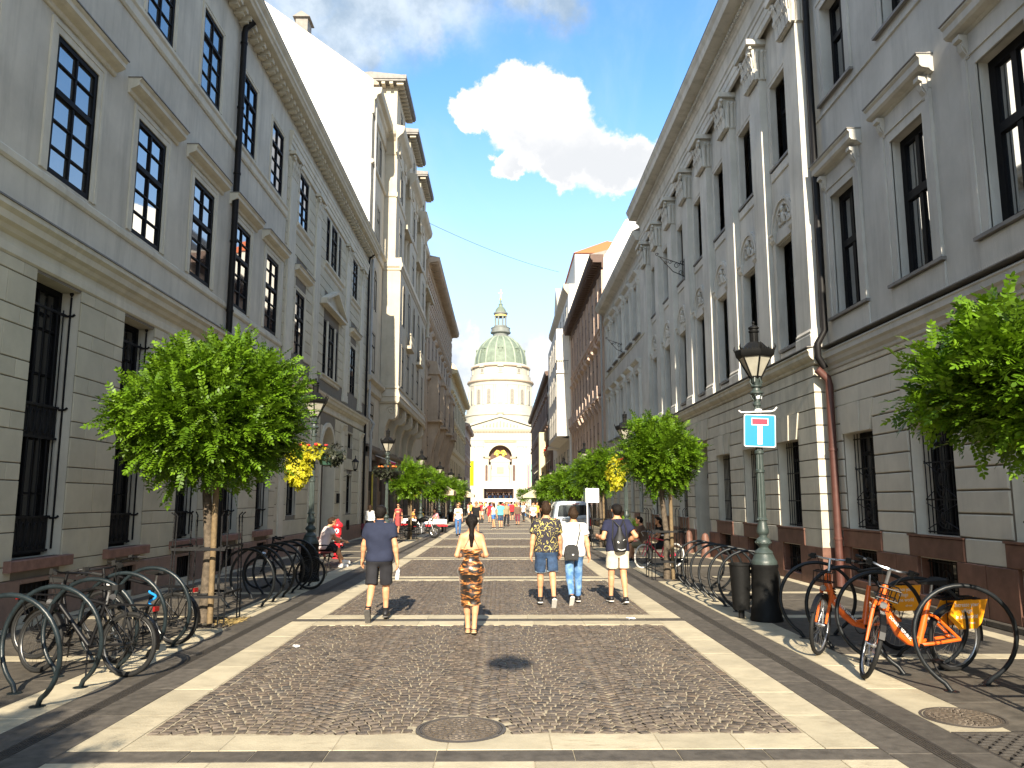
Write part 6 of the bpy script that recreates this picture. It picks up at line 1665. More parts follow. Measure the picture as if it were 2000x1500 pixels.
# ------------------------------------------------------------------ street lamps
mat('lamp_paint', (0.038, 0.052, 0.048), 0.42, 0.2, 8, 0.15, 60, 0.45)
mat('lamp_black', (0.006, 0.006, 0.006), 0.6, 0.25, 8, 0.2, 40, 0.2)
def make_lamp():
    t = thing('street_lamp', 'x', 'street lamp', (0, 0, 0), group='green cast iron lamps along the kerbs')
    mb = MB(); mb.lathe([(.25, 0), (.25, .04), (.235, .08), (.235, .18), (.21, .23), (.205, .8), (.215, .82), (.215, .86), (.1, .87)], 24); part('base', mb, t, mats='lamp_black', smooth=35)
    mb = MB(); mb.lathe([(.2, .86), (.2, .9), (.185, .93), (.17, .95), (.15, 1.0), (.14, 1.02), (.145, 1.04), (.125, 1.07), (.085, 1.1), (.07, 1.12), (.075, 1.14), (.115, 1.18), (.118, 1.21), (.1, 1.25), (.065, 1.28), (.065, 1.31), (.09, 1.34), (.097, 1.37), (.09, 1.42), (.07, 1.49), (.066, 1.53), (.078, 1.54), (.078, 1.57), (.062, 1.59)], 20)
    for z, r in ((1.555, .08), (1.2, .118)):
        for k in range(14): a = k * math.pi / 7; mb.ell((r * math.cos(a), r * math.sin(a), z), (.012, .012, .014), 5, 3)
    part('pedestal', mb, t, mats='lamp_paint', smooth=35)
    mb = MB(); o = len(mb.v); n = 24
    for z, r in ((1.585, .066), (2.35, .06), (3.36, .05)):
        for k in range(n): a = 2 * math.pi * k / n; rr = r * (1.0 if k % 2 else .88); mb.v.append((rr * math.cos(a), rr * math.sin(a), z))
    for i in range(2):
        for k in range(n): mb.face((o + i * n + k, o + i * n + (k + 1) % n, o + (i + 1) * n + (k + 1) % n, o + (i + 1) * n + k))
    for z in (2.32, 2.62): mb.lathe([(.06, z - .03), (.074, z - .02), (.074, z + .02), (.06, z + .03)], 16, caps=False)
    mb.lathe([(.05, 3.36), (.066, 3.38), (.066, 3.41), (.05, 3.43), (.05, 3.52), (.075, 3.55), (.11, 3.575), (.11, 3.595), (.07, 3.62), (.06, 3.66), (.09, 3.685), (.09, 3.7), (.06, 3.72), (.07, 3.77), (.085, 3.82), (.07, 3.83)], 16)
    for k in range(6): a = k * math.pi / 3; mb.tube([(.06 * math.cos(a), .06 * math.sin(a), 3.7), (.1 * math.cos(a), .1 * math.sin(a), 3.76), (.08 * math.cos(a), .08 * math.sin(a), 3.83)], .012, 5); mb.tube([(.05 * math.cos(a), .05 * math.sin(a), 3.46), (.095 * math.cos(a), .095 * math.sin(a), 3.53), (.06 * math.cos(a), .06 * math.sin(a), 3.57)], .012, 5)
    part('shaft', mb, t, mats='lamp_paint', smooth=35)
    ln = part('lantern', MB(), t, mats='lamp_black'); bpy.data.objects.remove(ln)
    mb = MB(); A = [math.pi / 6 + k * math.pi / 3 for k in range(6)]
    for a in A: mb.tube([(.085 * math.cos(a), .085 * math.sin(a), 3.82), (.27 * math.cos(a), .27 * math.sin(a), 4.18)], .014, 5)
    mb.lathe([(.07, 3.82), (.095, 3.825), (.1, 3.85), (.09, 3.86)], 6, a0=math.pi / 6, caps=False)
    mb.lathe([(.275, 4.16), (.305, 4.19), (.32, 4.25), (.32, 4.27), (.28, 4.285), (.2, 4.33), (.13, 4.41), (.08, 4.425)], 6, a0=math.pi / 6)
    for i in range(6):
        p, q = [Vector((.31 * math.cos(a), .31 * math.sin(a), 4.27)) for a in (A[i], A[(i + 1) % 6])]
        for k in range(6):
            c = p.lerp(q, (k + .5) / 6); w = (q - p) / 13; h = .055 if k % 2 else .04; out = Vector((c.x, c.y, 0)).normalized() * .012
            mb.add([tuple(c - w), tuple(c + w), tuple(c + out + Vector((0, 0, h))), tuple(c - w + out * .6), tuple(c + w + out * .6)], [(0, 1, 2), (4, 3, 2)])
        mb.tube([tuple(p), tuple(p * 1.0 + Vector((p.x * .08, p.y * .08, .05))), tuple(p + Vector((p.x * .05, p.y * .05, .11)))], [.016, .016, .004], 5)
    mb.lathe([(.06, 4.41), (.062, 4.57), (.082, 4.59), (.085, 4.61), (.066, 4.62), (.066, 4.635), (.085, 4.65), (.085, 4.67), (.06, 4.69), (.05, 4.7), (.014, 4.71), (.012, 4.73), (.026, 4.745), (.026, 4.765), (.0, 4.785)], 14)
    for k in range(12): a = k * math.pi / 6; mb.tube([(.064 * math.cos(a), .064 * math.sin(a), 4.43), (.064 * math.cos(a), .064 * math.sin(a), 4.57)], .007, 4)
    hd = part('lantern', mb, t, mats='lamp_black', smooth=30)
    for i in range(6):
        p, q = A[i], A[(i + 1) % 6]; mb = MB(); mb.quad((.082 * math.cos(p), .082 * math.sin(p), 3.845), (.082 * math.cos(q), .082 * math.sin(q), 3.845), (.263 * math.cos(q), .263 * math.sin(q), 4.175), (.263 * math.cos(p), .263 * math.sin(p), 4.175)); part('pane', mb, hd, mats='lamp_glass')
    return t
lamp0 = make_lamp()
LAMPS = [(4.14, 12.66, 'tall green lamp carrying the blue dead end sign'), (-4.49, 18.88, 'green lamp behind the big left tree with yellow trailing plants'), (-4.66, 32.3, 'second lamp on the left with a flower basket ring'), (4.06, 25.95, 'green lamp rising behind the tree next to the red bicycle'), (4.1, 39.3, 'lamp above the silver van on the right'), (-4.6, 45.4, 'third lamp from the viewer on the left kerb')]
for s, x in ((-1, -4.6), (1, 4.1)):
    for k in range(4): LAMPS.append((x, (58.8 if s < 0 else 52.6) + 13.3 * k, '%s lamp from the viewer along the %s kerb, small and distant' % (('fourth', 'fifth', 'sixth', 'seventh')[k], 'left' if s < 0 else 'right')))
for i, (x, y, lb) in enumerate(LAMPS):
    if i == 0: lamp0.location = (x, y, 0); lamp0['label'] = lb
    else: dup(lamp0, (x, y, 0), R(7 * i), lb)
# dead end sign on the first right lamp
mat('sign_blue', (0.0, 0.19, 0.72), 0.4, 0.03, 3, spec=0.4); mat('sign_white', (0.8, 0.8, 0.8), 0.4, 0.02, 3); mat('sign_red', (0.62, 0.02, 0.05), 0.4, 0.03, 3)
mat('zinc_plate', (0.35, 0.36, 0.36), 0.45, 0.1, 5, metal=0.4)
t = thing('dead_end_sign', 'square blue dead end sign with a white stem and red bar on the lamp', 'road sign', (4.14, 12.66, 2.96), R(-3), rot=(0, R(2.2), R(-4)))
def rrect(w, h, r, n=5):
    out = []
    for cx, cz, a0 in ((w / 2 - r, -h / 2 + r, -90), (w / 2 - r, h / 2 - r, 0), (-w / 2 + r, h / 2 - r, 90), (-w / 2 + r, -h / 2 + r, 180)):
        for k in range(n + 1): a = R(a0 + 90 * k / n); out.append((cx + r * math.cos(a), cz + r * math.sin(a)))
    return out
mb = MB(); mb.prism(rrect(.5, .52, .03), -.105, -.09, 'y'); part('plate', mb, t, mats='zinc_plate')
for nm, w, h, r, z, y, m in (('border', .5, .52, .03, 0, -.1065, 'sign_white'), ('face', .475, .495, .025, 0, -.108, 'sign_blue'), ('bar_border', .265, .115, .004, .145, -.1095, 'sign_white'), ('bar', .245, .09, .002, .145, -.111, 'sign_red'), ('stem', .075, .31, .002, -.065, -.1096, 'sign_white')):
    mb = MB(); mb.add([(p[0], y, p[1] + z) for p in rrect(w, h, r)], [tuple(range(24))]); part(nm, mb, t, mats=m)
mb = MB()
for z in (.17, -.17): mb.box(-.2, .2, -.09, -.055, z - .015, z + .015); mb.lathe([(.066, z - .02), (.07, z - .018), (.07, z + .018), (.066, z + .02)], 14, caps=False)
part('clamp', mb, t, mats='zinc_plate')
mb = MB(); mb.tube([(-.31, .0, .33), (-.27, 0, .30), (0, -.07, .31), (.2, 0, .33), (.26, 0, .35), (.3, 0, .4)], .012, 5); mb.lathe([(.056, .29), (.062, .3), (.062, .35), (.056, .36)], 12, caps=False); mb.lathe([(.056, .52), (.064, .53), (.064, .57), (.056, .58)], 12, caps=False); part('hanger', mb, t, mats='sign_white')
# litter bin beside that lamp
t = thing('litter_bin', 'black litter bin strapped to the left of the near right lamp base', 'litter bin', (3.82, 12.9, 0))
mb = MB(); mb.lathe([(.13, .14), (.165, .82), (.18, .83), (.18, .86), (.15, .86), (.14, .3)], 18, caps=False); mb.lathe([(.0, .139), (.13, .14)], 18, caps=False); part('bucket', mb, t, mats='lamp_black', smooth=35)
mb = MB(); mb.box(.1, .2, -.03, .0, .3, .36); mb.box(.1, .2, -.03, 0, .7, .76); mb.tube([(0, 0, 0), (0, 0, .14)], .05, 8); part('bracket', mb, t, mats='iron')
# hanging baskets
def basket(loc, label, kind, seed, r=.42):
    rg = np.random.default_rng(seed); t = thing('flower_basket', label, 'flower basket', loc, group='planted baskets on the lamps')
    tp = [frond(2, .1, .07, .05, rg, False) for _ in range(4)]
    def blob(n, c, rad, m, nm, droop=.4):
        v = rg.normal(size=(n, 3)); v /= np.linalg.norm(v, axis=1)[:, None]; p = np.array(c) + v * np.array(rad) * rg.uniform(.6, 1.05, (n, 1)); d = v * .8 + rg.normal(0, .4, (n, 3)); d[:, 2] -= droop; d /= np.linalg.norm(d, axis=1)[:, None]
        part(nm, scatter(tp, p, d, v + rg.normal(0, .3, (n, 3)) + [0, 0, .4], rg.uniform(.7, 1.3, n), nm, m, rg), t)
    mb = MB()
    if kind == 'ring':
        mb.lathe([(.06, -.12), (r * .7, -.16), (r, .02), (r * .97, .04), (.06, 0)], 18); part('pot', mb, t, mats='lamp_black', smooth=40); blob(260, (0, 0, .05), (r * 1.05, r * 1.05, .2), 'leaf_dark', 'plants')
    else:
        mb.tube([(0, 0, .12), (.18, 0, .2), (.32, 0, .18)], .015, 6); mb.tube([(0, 0, .12), (-.2, 0, .2), (-.3, 0, .18)], .015, 6); part('bracket', mb, t, mats='iron')
        mb = MB()
        for s in (-1, 1): mb.lathe([(.02, -.3), (.14, -.26), (.2, -.05), (.2, .08), (.17, .08)], 14, (s * .32, 0, 0)); 
        part('pots', mb, t, mats='pot_green', smooth=40)
        blob(430, (-.32, -.05, -.22), (.28, .26, .50), 'leaf_yellow', 'trailing_plants', 1.0); blob(120, (.0, -.1, .06), (.4, .2, .12), 'leaf_yellow', 'yellow_leaves'); blob(150, (.46, 0, .02), (.24, .24, .2), 'leaf_dark', 'dark_plants', .8)
    mb = MB()
    for q in range(10): a = rg.uniform(0, 6.28); rr = rg.uniform(.1, r * .8); mb.ell((rr * math.cos(a), rr * math.sin(a), .24 if kind == 'ring' else .22), (.05, .05, .035), 6, 4)
    part('flowers', mb, t, mats='flower_orange' if kind == 'ring' else 'flower_red')
mat('pot_green', (0.03, 0.07, 0.05), 0.4, 0.1, 6); mat('flower_orange', (0.6, 0.16, 0.03), 0.7, 0.3, 20)
basket((-4.49, 18.85, 2.95), 'yellow trailing plants with a dark pot on the lamp behind the big left tree', 'trail', 3)
basket((-4.66, 32.3, 2.98), 'dark ring of plants with orange flowers around the second left lamp', 'ring', 4, .55)
basket((4.06, 25.95, 2.98), 'red and yellow planted basket peeping out behind the tree by the red bicycle', 'trail', 5)
basket((4.1, 52.6, 3.2), 'orange flower basket above the far right trees', 'ring', 6, .5)
basket((-4.6, 45.4, 2.9), 'yellow edged planted basket on the third left lamp', 'trail', 7)
# ------------------------------------------------------------------ bicycle hoops
mat('hoop_paint', (0.008, 0.010, 0.012), 0.42, 0.25, 10, 0.08, 60, 0.3)
mat('hoop_worn', (0.010, 0.016, 0.019), 0.36, 0.4, 8, 0.1, 60, 0.4)
def hoop_mesh(m, name='hoop'):
    mb = MB(); pts = []
    for k in range(33):
        a = R(238 - 296 * k / 32); pts.append((.5 * math.cos(a), -.16 + .32 * k / 32, .5 + .5 * math.sin(a)))
    pts = [(pts[0][0] + .05, pts[0][1] - .02, 0.0)] + pts + [(pts[-1][0] - .05, pts[-1][1] + .02, 0.0)]
    mb.tube(pts, .0235, 10); 
    for p in (pts[0], pts[-1]): mb.lathe([(.07, 0), (.07, .006), (.03, .012)], 12, (p[0], p[1], 0))
    return mb.mesh(name, m, 50)
hm, hw_ = hoop_mesh('hoop_paint'), hoop_mesh('hoop_worn')
ORD = ['nearest', 'second nearest', 'third', 'fourth', 'fifth', 'sixth', 'seventh']
for grp, x, y0, n, dy, me, lab in (('hoops by the near left bikes', -4.47, 7.45, 5, .74, hw_, 'worn steel blue bike hoop of the near left row, %s to the viewer'), ('hoops left of the lamp', -4.5, 14.3, 6, .68, hm, 'dark bike hoop of the row before the left lamp base, %s from the viewer'), ('hoops right of the lamp', 4.22, 13.75, 6, .68, hm, 'dark bike hoop of the row between right lamp and tree, %s from the viewer'), ('hoops by the orange bikes', 4.66, 8.15, 5, .76, hm, 'black bike hoop of the row holding the orange bikes, %s to the viewer')):
    for k in range(n):
        o = bpy.data.objects.new('bike_hoop', me); o.location = (x - (.07 * k if 'orange' in grp else 0), y0 + dy * k, 0); o.rotation_euler = (0, 0, R(-15 + random.uniform(-3, 3))); link(o); tag(o, lab % ORD[k], 'bike rack', grp)
# ------------------------------------------------------------------ bench, hydrant
mat('bench_red', (0.25, 0.05, 0.045), 0.5, 0.2, 8); mat('hydrant_red', (0.55, 0.02, 0.03), 0.35, 0.1, 6, spec=0.5)
def bench(loc, rz, label):
    t = thing('park_bench', label, 'bench', loc, rz)
    for s in (-1, 1):
        mb = MB(); x = s * .72
        mb.tube([(x, -.28, 0), (x, -.22, .2), (x, -.26, .42)], .022, 6); mb.tube([(x, .26, 0), (x, .2, .2), (x, .22, .42), (x, .3, .82)], .022, 6); mb.tube([(x, -.27, .42), (x, .22, .42)], .022, 6); mb.tube([(x, .24, .6), (x, -.1, .64), (x, -.3, .62), (x, -.36, .55), (x, -.31, .49), (x, -.26, .53), (x, -.28, .57)], .02, 6); mb.tube([(x, -.22, .18), (x, -.1, .26), (x, 0, .2), (x, .1, .26), (x, .2, .2)], .016, 5); mb.tube([(x + .0, -.05 + .1 * math.cos(a), .3 + .08 * math.sin(a)) for a in [q * .7 for q in range(9)]], .014, 5, closed=True)
        part('end_frame', mb, t, mats='iron')
    for k in range(4): mb = MB(); mb.box(-.78, .78, -.25 + k * .12, -.15 + k * .12, .425, .455); part('slat', mb, t, mats='bench_red')
    for k in range(3): mb = MB(); mb.box(-.78, .78, .225 + k * .025, .25 + k * .025, .52 + k * .11, .6 + k * .11); part('slat', mb, t, mats='bench_red')
    return t
bench((-4.98, 22.9, 0), R(90), 'red slatted bench with curled iron ends under the seated man')
bench((4.55, 28.6, 0), R(-90), 'slatted bench with curled iron ends by the tree guards right of the van')
t = thing('fire_hydrant', 'red cast fire hydrant with a white ring behind the seated man', 'hydrant', (-5.35, 26.2, 0))
mb = MB(); mb.lathe([(.15, 0), (.15, .05), (.1, .08), (.1, .72), (.13, .75), (.13, .98), (.17, 1.0), (.18, 1.05), (.15, 1.12), (.08, 1.17), (.05, 1.2), (.05, 1.25), (.0, 1.27)], 18); part('body', mb, t, mats='hydrant_red', smooth=35)
mb = MB(); mb.lathe([(.131, .56), (.132, .66)], 18, caps=False); mb.xform(Matrix.Translation((0, 0, -.0))); part('band', mb, t, mats='sign_white')
mb = MB(); mb.prism([(.075 * math.cos(a), .88 + .075 * math.sin(a)) for a in [q * math.pi / 8 for q in range(16)]], -.142, -.125, 'y'); o = part('badge', mb, t, mats='sign_white'); mb = MB(); mb.prism([(.03 * math.cos(a), .88 + .045 * math.sin(a)) for a in [q * math.pi / 5 for q in range(10)]], -.146, -.1425, 'y'); part('badge_mark', mb, o, mats='hydrant_red')
mb = MB()
for s in (-1, 1): mb.tube([(s * .1, 0, .45), (s * .2, 0, .45)], .05, 10)
part('outlet', mb, t, mats='hydrant_red')
# ------------------------------------------------------------------ people: one continuous body per person, grown from a distance field
mat('skin', (0.54, 0.268, 0.145), 0.5, 0.10, 9, spec=0.35); mat('skin_dark', (0.30, 0.16, 0.10), 0.5, 0.1, 9, spec=0.35)
mat('hair_black', (0.010, 0.008, 0.007), 0.6, 0.3, 40, 0.6, 90, spec=0.12); mat('hair_brown', (0.032, 0.018, 0.010), 0.6, 0.3, 40, 0.6, 90, spec=0.15); mat('hair_blond', (0.30, 0.18, 0.08), 0.5, 0.2, 40, spec=0.35); mat('hair_grey', (0.25, 0.23, 0.21), 0.6, 0.2, 40)
for nm, c in dict(navy=(0.021, 0.026, 0.050), navy_tee=(0.018, 0.020, 0.045), black_cloth=(0.012, 0.012, 0.013), charcoal=(0.022, 0.022, 0.026), white_cloth=(0.74, 0.73, 0.71), beige=(0.60, 0.53, 0.42), jeans=(0.055, 0.13, 0.29), blue_cloth=(0.06, 0.16, 0.42), red_cloth=(0.55, 0.03, 0.04), dull_red=(0.33, 0.06, 0.06), teal=(0.12, 0.47, 0.45), brown_cloth=(0.13, 0.085, 0.06), orange_cloth=(0.62, 0.25, 0.06), pink_cloth=(0.62, 0.28, 0.32), maroon=(0.16, 0.04, 0.06), grey_cloth=(0.22, 0.22, 0.23), yellow_cloth=(0.62, 0.45, 0.08), khaki=(0.25, 0.21, 0.13), green_cloth=(0.06, 0.16, 0.07), blush=(0.70, 0.58, 0.56)).items(): mat(nm, c, 0.85, 0.12, 7, 0.25, 220, 0.2, space='obj')
mat('shoe_black', (0.014, 0.014, 0.016), 0.5, 0.1, 20); mat('sole_white', (0.72, 0.70, 0.66), 0.6, 0.05, 9); mat('sole_grey', (0.09, 0.085, 0.08), 0.7, 0.2, 20); mat('sandal', (0.55, 0.38, 0.22), 0.6, 0.1, 9); mat('sole_yellow', (0.75, 0.65, 0.02), 0.6, 0.1, 9)
def pattern_mat(name, kind):
    m = bpy.data.materials.new(name); m.use_nodes = True; MATS[name] = m; N = m.node_tree.nodes; L = m.node_tree.links; b = N['Principled BSDF']
    tc = N.new('ShaderNodeTexCoord').outputs['Object']; cr = N.new('ShaderNodeValToRGB'); L.new(cr.outputs[0], b.inputs['Base Color'])
    if kind == 'tiger':
        b.inputs['Roughness'].default_value = 0.32; b.inputs['Specular IOR Level'].default_value = 0.6; b.inputs['Sheen Weight'].default_value = 0.2
        mp = N.new('ShaderNodeMapping'); mp.inputs['Rotation'].default_value = (0, R(33), 0); mp.inputs['Scale'].default_value = (7, 7, 22); L.new(tc, mp.inputs[0])
        n = N.new('ShaderNodeTexNoise'); n.inputs['Scale'].default_value = 1.15; n.inputs['Detail'].default_value = 4; n.inputs['Distortion'].default_value = 1.0; L.new(mp.outputs[0], n.inputs['Vector']); L.new(n.outputs[0], cr.inputs[0])
        e = cr.color_ramp.elements; e[0].position = 0.485; e[0].color = (0.010, 0.006, 0.004, 1); e[1].position = 0.54; e[1].color = (0.20, 0.065, 0.012, 1); x = e.new(0.60); x.color = (0.36, 0.15, 0.035, 1); x = e.new(0.68); x.color = (0.62, 0.43, 0.22, 1)
    elif kind == 'palm':
        b.inputs['Roughness'].default_value = 0.85
        v = N.new('ShaderNodeTexVoronoi'); v.inputs['Scale'].default_value = 11; v.inputs['Randomness'].default_value = 0.8
        n = N.new('ShaderNodeTexNoise'); n.inputs['Scale'].default_value = 9; n.inputs['Detail'].default_value = 1; L.new(tc, n.inputs['Vector'])
        ad = N.new('ShaderNodeMix'); ad.data_type = 'RGBA'; ad.blend_type = 'ADD'; ad.inputs[0].default_value = 0.12; L.new(tc, ad.inputs[6]); L.new(n.outputs['Color'], ad.inputs[7]); L.new(ad.outputs[2], v.inputs['Vector'])
        w = N.new('ShaderNodeTexWave'); w.wave_type = 'RINGS'; w.rings_direction = 'SPHERICAL'; w.inputs['Scale'].default_value = 8; w.inputs['Distortion'].default_value = 6; L.new(v.outputs['Position'], w.inputs['Vector'])
        mth = N.new('ShaderNodeMath'); mth.operation = 'MULTIPLY'; mth.inputs[1].default_value = 16; L.new(v.outputs['Distance'], mth.inputs[0])
        sn = N.new('ShaderNodeMath'); sn.operation = 'SINE'; L.new(mth.outputs[0], sn.inputs[0])
        n2 = N.new('ShaderNodeTexNoise'); n2.inputs['Scale'].default_value = 14; n2.inputs['Detail'].default_value = 2; L.new(tc, n2.inputs['Vector'])
        mu = N.new('ShaderNodeMath'); mu.operation = 'MULTIPLY'; L.new(sn.outputs[0], mu.inputs[0]); L.new(n2.outputs[0], mu.inputs[1]); L.new(mu.outputs[0], cr.inputs[0])
        e = cr.color_ramp.elements; e[0].position = 0.36; e[0].color = (0.018, 0.016, 0.026, 1); e[1].position = 0.43; e[1].color = (0.42, 0.35, 0.10, 1)
    elif kind == 'wash':
        b.inputs['Roughness'].default_value = 0.85
        n = N.new('ShaderNodeTexNoise'); n.inputs['Scale'].default_value = 9; n.inputs['Detail'].default_value = 5; L.new(tc, n.inputs['Vector']); L.new(n.outputs[0], cr.inputs[0])
        e = cr.color_ramp.elements; e[0].position = 0.38; e[0].color = (0.05, 0.14, 0.32, 1); e[1].position = 0.7; e[1].color = (0.22, 0.38, 0.60, 1)
for k in ('tiger', 'palm', 'wash'): pattern_mat(k, k)
def rc(a, b, ra, rb=None, k=.03, fl=1.0, clip=None): return (np.array(a, float), np.array(b, float), ra, ra if rb is None else rb, k, fl, clip)
def field_mesh(prims, h, clips=(), wrinkle=0.0, seed=0):
    lo = np.min([np.minimum(p[0], p[1]) - max(p[2], p[3]) for p in prims], 0) - 3 * h; hi = np.max([np.maximum(p[0], p[1]) + max(p[2], p[3]) for p in prims], 0) + 3 * h
    n = np.ceil((hi - lo) / h).astype(int) + 1
    ax = [lo[i] + h * np.arange(n[i]) for i in range(3)]; f = np.full(n, 10.0, np.float32)
    for (a, b, ra, rb, k, fl, clip) in prims:
        m = max(ra, rb) + k + 3 * h; w = []
        for i in range(3):
            i0 = max(0, int((min(a[i], b[i]) - m - lo[i]) / h)); i1 = min(n[i], int((max(a[i], b[i]) + m - lo[i]) / h) + 2); w.append(slice(i0, i1))
        X, Y, Z = np.meshgrid(ax[0][w[0]], ax[1][w[1]], ax[2][w[2]], indexing='ij')
        cy = (a[1] + b[1]) / 2; s = 1 / fl
        px, py, pz = X - a[0], (Y - cy) * s - (a[1] - cy) * s, Z - a[2]; bx, by, bz = b[0] - a[0], (b[1] - a[1]) * s, b[2] - a[2]
        bb = bx * bx + by * by + bz * bz + 1e-9; t = np.clip((px * bx + py * by + pz * bz) / bb, 0, 1)
        d = (np.sqrt((px - bx * t) ** 2 + (py - by * t) ** 2 + (pz - bz * t) ** 2) - (ra + (rb - ra) * t)) * (fl if fl < 1 else 1)
        if clip is not None: q, nn = clip; d = np.maximum(d, (X - q[0]) * nn[0] + (Y - q[1]) * nn[1] + (Z - q[2]) * nn[2])
        g = f[w[0], w[1], w[2]]; hh = np.clip(.5 + .5 * (g - d) / k, 0, 1); f[w[0], w[1], w[2]] = g * (1 - hh) + d * hh - k * hh * (1 - hh)
    X, Y, Z = np.meshgrid(*ax, indexing='ij')
    if wrinkle:
        r = np.random.default_rng(seed); w = 0
        for q in range(5): v = r.normal(0, 1, 3) * np.array([16, 16, 26]); w = w + np.sin(X * v[0] + Y * v[1] + Z * v[2] + r.uniform(0, 6))
        f = f + (wrinkle * w / 2.4).astype(np.float32)
    for cp in clips:
        if callable(cp): f = np.maximum(f, cp(X, Y, Z).astype(np.float32)); continue
        q, nn = cp; f = np.maximum(f, ((X - q[0]) * nn[0] + (Y - q[1]) * nn[1] + (Z - q[2]) * nn[2]).astype(np.float32))
    neg = f < 0; c = [n[i] - 1 for i in range(3)]
    C = np.zeros(c, np.int8)
    for dx in (0, 1):
        for dy in (0, 1):
            for dz in (0, 1): C += neg[dx:dx + c[0], dy:dy + c[1], dz:dz + c[2]]
    act = (C > 0) & (C < 8); idx = np.full(c, -1, np.int64); cells = np.argwhere(act); idx[act] = np.arange(len(cells))
    acc = np.zeros((len(cells), 3)); cnt = np.zeros(len(cells))
    crn = [(x, y, z) for x in (0, 1) for y in (0, 1) for z in (0, 1)]
    for A in crn:
        for i in range(3):
            if A[i]: continue
            B = list(A); B[i] = 1
            fa = f[cells[:, 0] + A[0], cells[:, 1] + A[1], cells[:, 2] + A[2]]; fb = f[cells[:, 0] + B[0], cells[:, 1] + B[1], cells[:, 2] + B[2]]
            cr = (fa < 0) != (fb < 0); t = np.where(cr, fa / np.where(cr, fa - fb, 1), 0); p = np.tile(np.array(A, float), (len(cells), 1)); p[:, i] += t; acc += p * cr[:, None]; cnt += cr
    V = lo + (cells + acc / cnt[:, None]) * h; Q = []
    for i in range(3):
        j, k2 = (i + 1) % 3, (i + 2) % 3
        s0 = [slice(None)] * 3; s1 = [slice(None)] * 3; s0[i] = slice(0, -1); s1[i] = slice(1, None)
        e = neg[tuple(s0)] != neg[tuple(s1)]; E = np.argwhere(e); ok = (E[:, j] > 0) & (E[:, k2] > 0) & (E[:, j] < c[j]) & (E[:, k2] < c[k2]); E = E[ok]
        def at(dj, dk): T_ = E.copy(); T_[:, j] -= dj; T_[:, k2] -= dk; return idx[T_[:, 0], T_[:, 1], T_[:, 2]]
        q = np.stack([at(1, 1), at(0, 1), at(0, 0), at(1, 0)], 1); fl_ = ~neg[E[:, 0], E[:, 1], E[:, 2]]; q[fl_] = q[fl_][:, ::-1]; Q.append(q)
    return V, np.concatenate(Q)
def lerp(a, b, t): return np.array(a) * (1 - t) + np.array(b) * t
def unit(v): v = np.array(v, float); return v / np.linalg.norm(v)
def skeleton(fem=False, legs=((12, 4, 0), (-10, -28, 30)), arms=((6, 8, 10), (6, -4, 8)), sit=False, hands=None, lean=0.0, wid=1.0):
    # legs: (thigh, shin, foot pitch) in degrees, forward positive, left then right; arms: (outward, upper forward, forearm forward)
    J = {}
    hw = .088 if not fem else .092; sw = (.178 if not fem else .148) * wid
    def d(a): return np.array([0, math.sin(R(a)), -math.cos(R(a))])
    J['pelvis'] = np.array([0, 0, .95]); ls = math.sin(R(lean)); lc = math.cos(R(lean))
    def up(x, y, z): zz = z - .95; return np.array([x, y * lc + zz * ls, .95 + zz * lc - y * ls])
    J['up'] = up
    for s, nm, (a, b, fp) in ((-1, 'L', legs[0]), (1, 'R', legs[1])):
        hip = np.array([s * hw, 0, .91]); kn = hip + .42 * d(a) + [s * (-.02 if fem else .008), 0, 0]; an = kn + .41 * d(b) + [s * (-.025 if fem else 0), 0, 0]
        f = np.array([s * .02, math.cos(R(fp)), -math.sin(R(fp))]); dn = np.array([0, -math.sin(R(fp)), -math.cos(R(fp))])
        J['hip' + nm], J['kn' + nm], J['an' + nm] = hip, kn, an; J['heel' + nm] = an - .035 * f + .045 * dn; J['toe' + nm] = an + .165 * f + .055 * dn
    for s, nm, (o, ua, fa) in ((-1, 'L', arms[0]), (1, 'R', arms[1])):
        sh = up(s * sw, -.01, 1.415); so = math.sin(R(o)); el = sh + .285 * unit([s * so, math.sin(R(ua)), -math.cos(R(ua))]); J['sh' + nm], J['el' + nm] = sh, el
        if hands and hands.get(nm) is not None: wr = np.array(hands[nm], float)
        else: wr = el + .25 * unit([s * so * .5, math.sin(R(fa)), -math.cos(R(fa))])
        J['wr' + nm] = wr
    J['neck'], J['head'] = up(0, -.015, 1.47), up(0, .012, 1.645)
    zmin = min(J['heelL'][2] - .04, J['heelR'][2] - .04, J['toeL'][2] - .028, J['toeR'][2] - .028)
    J['drop'] = -zmin; return J
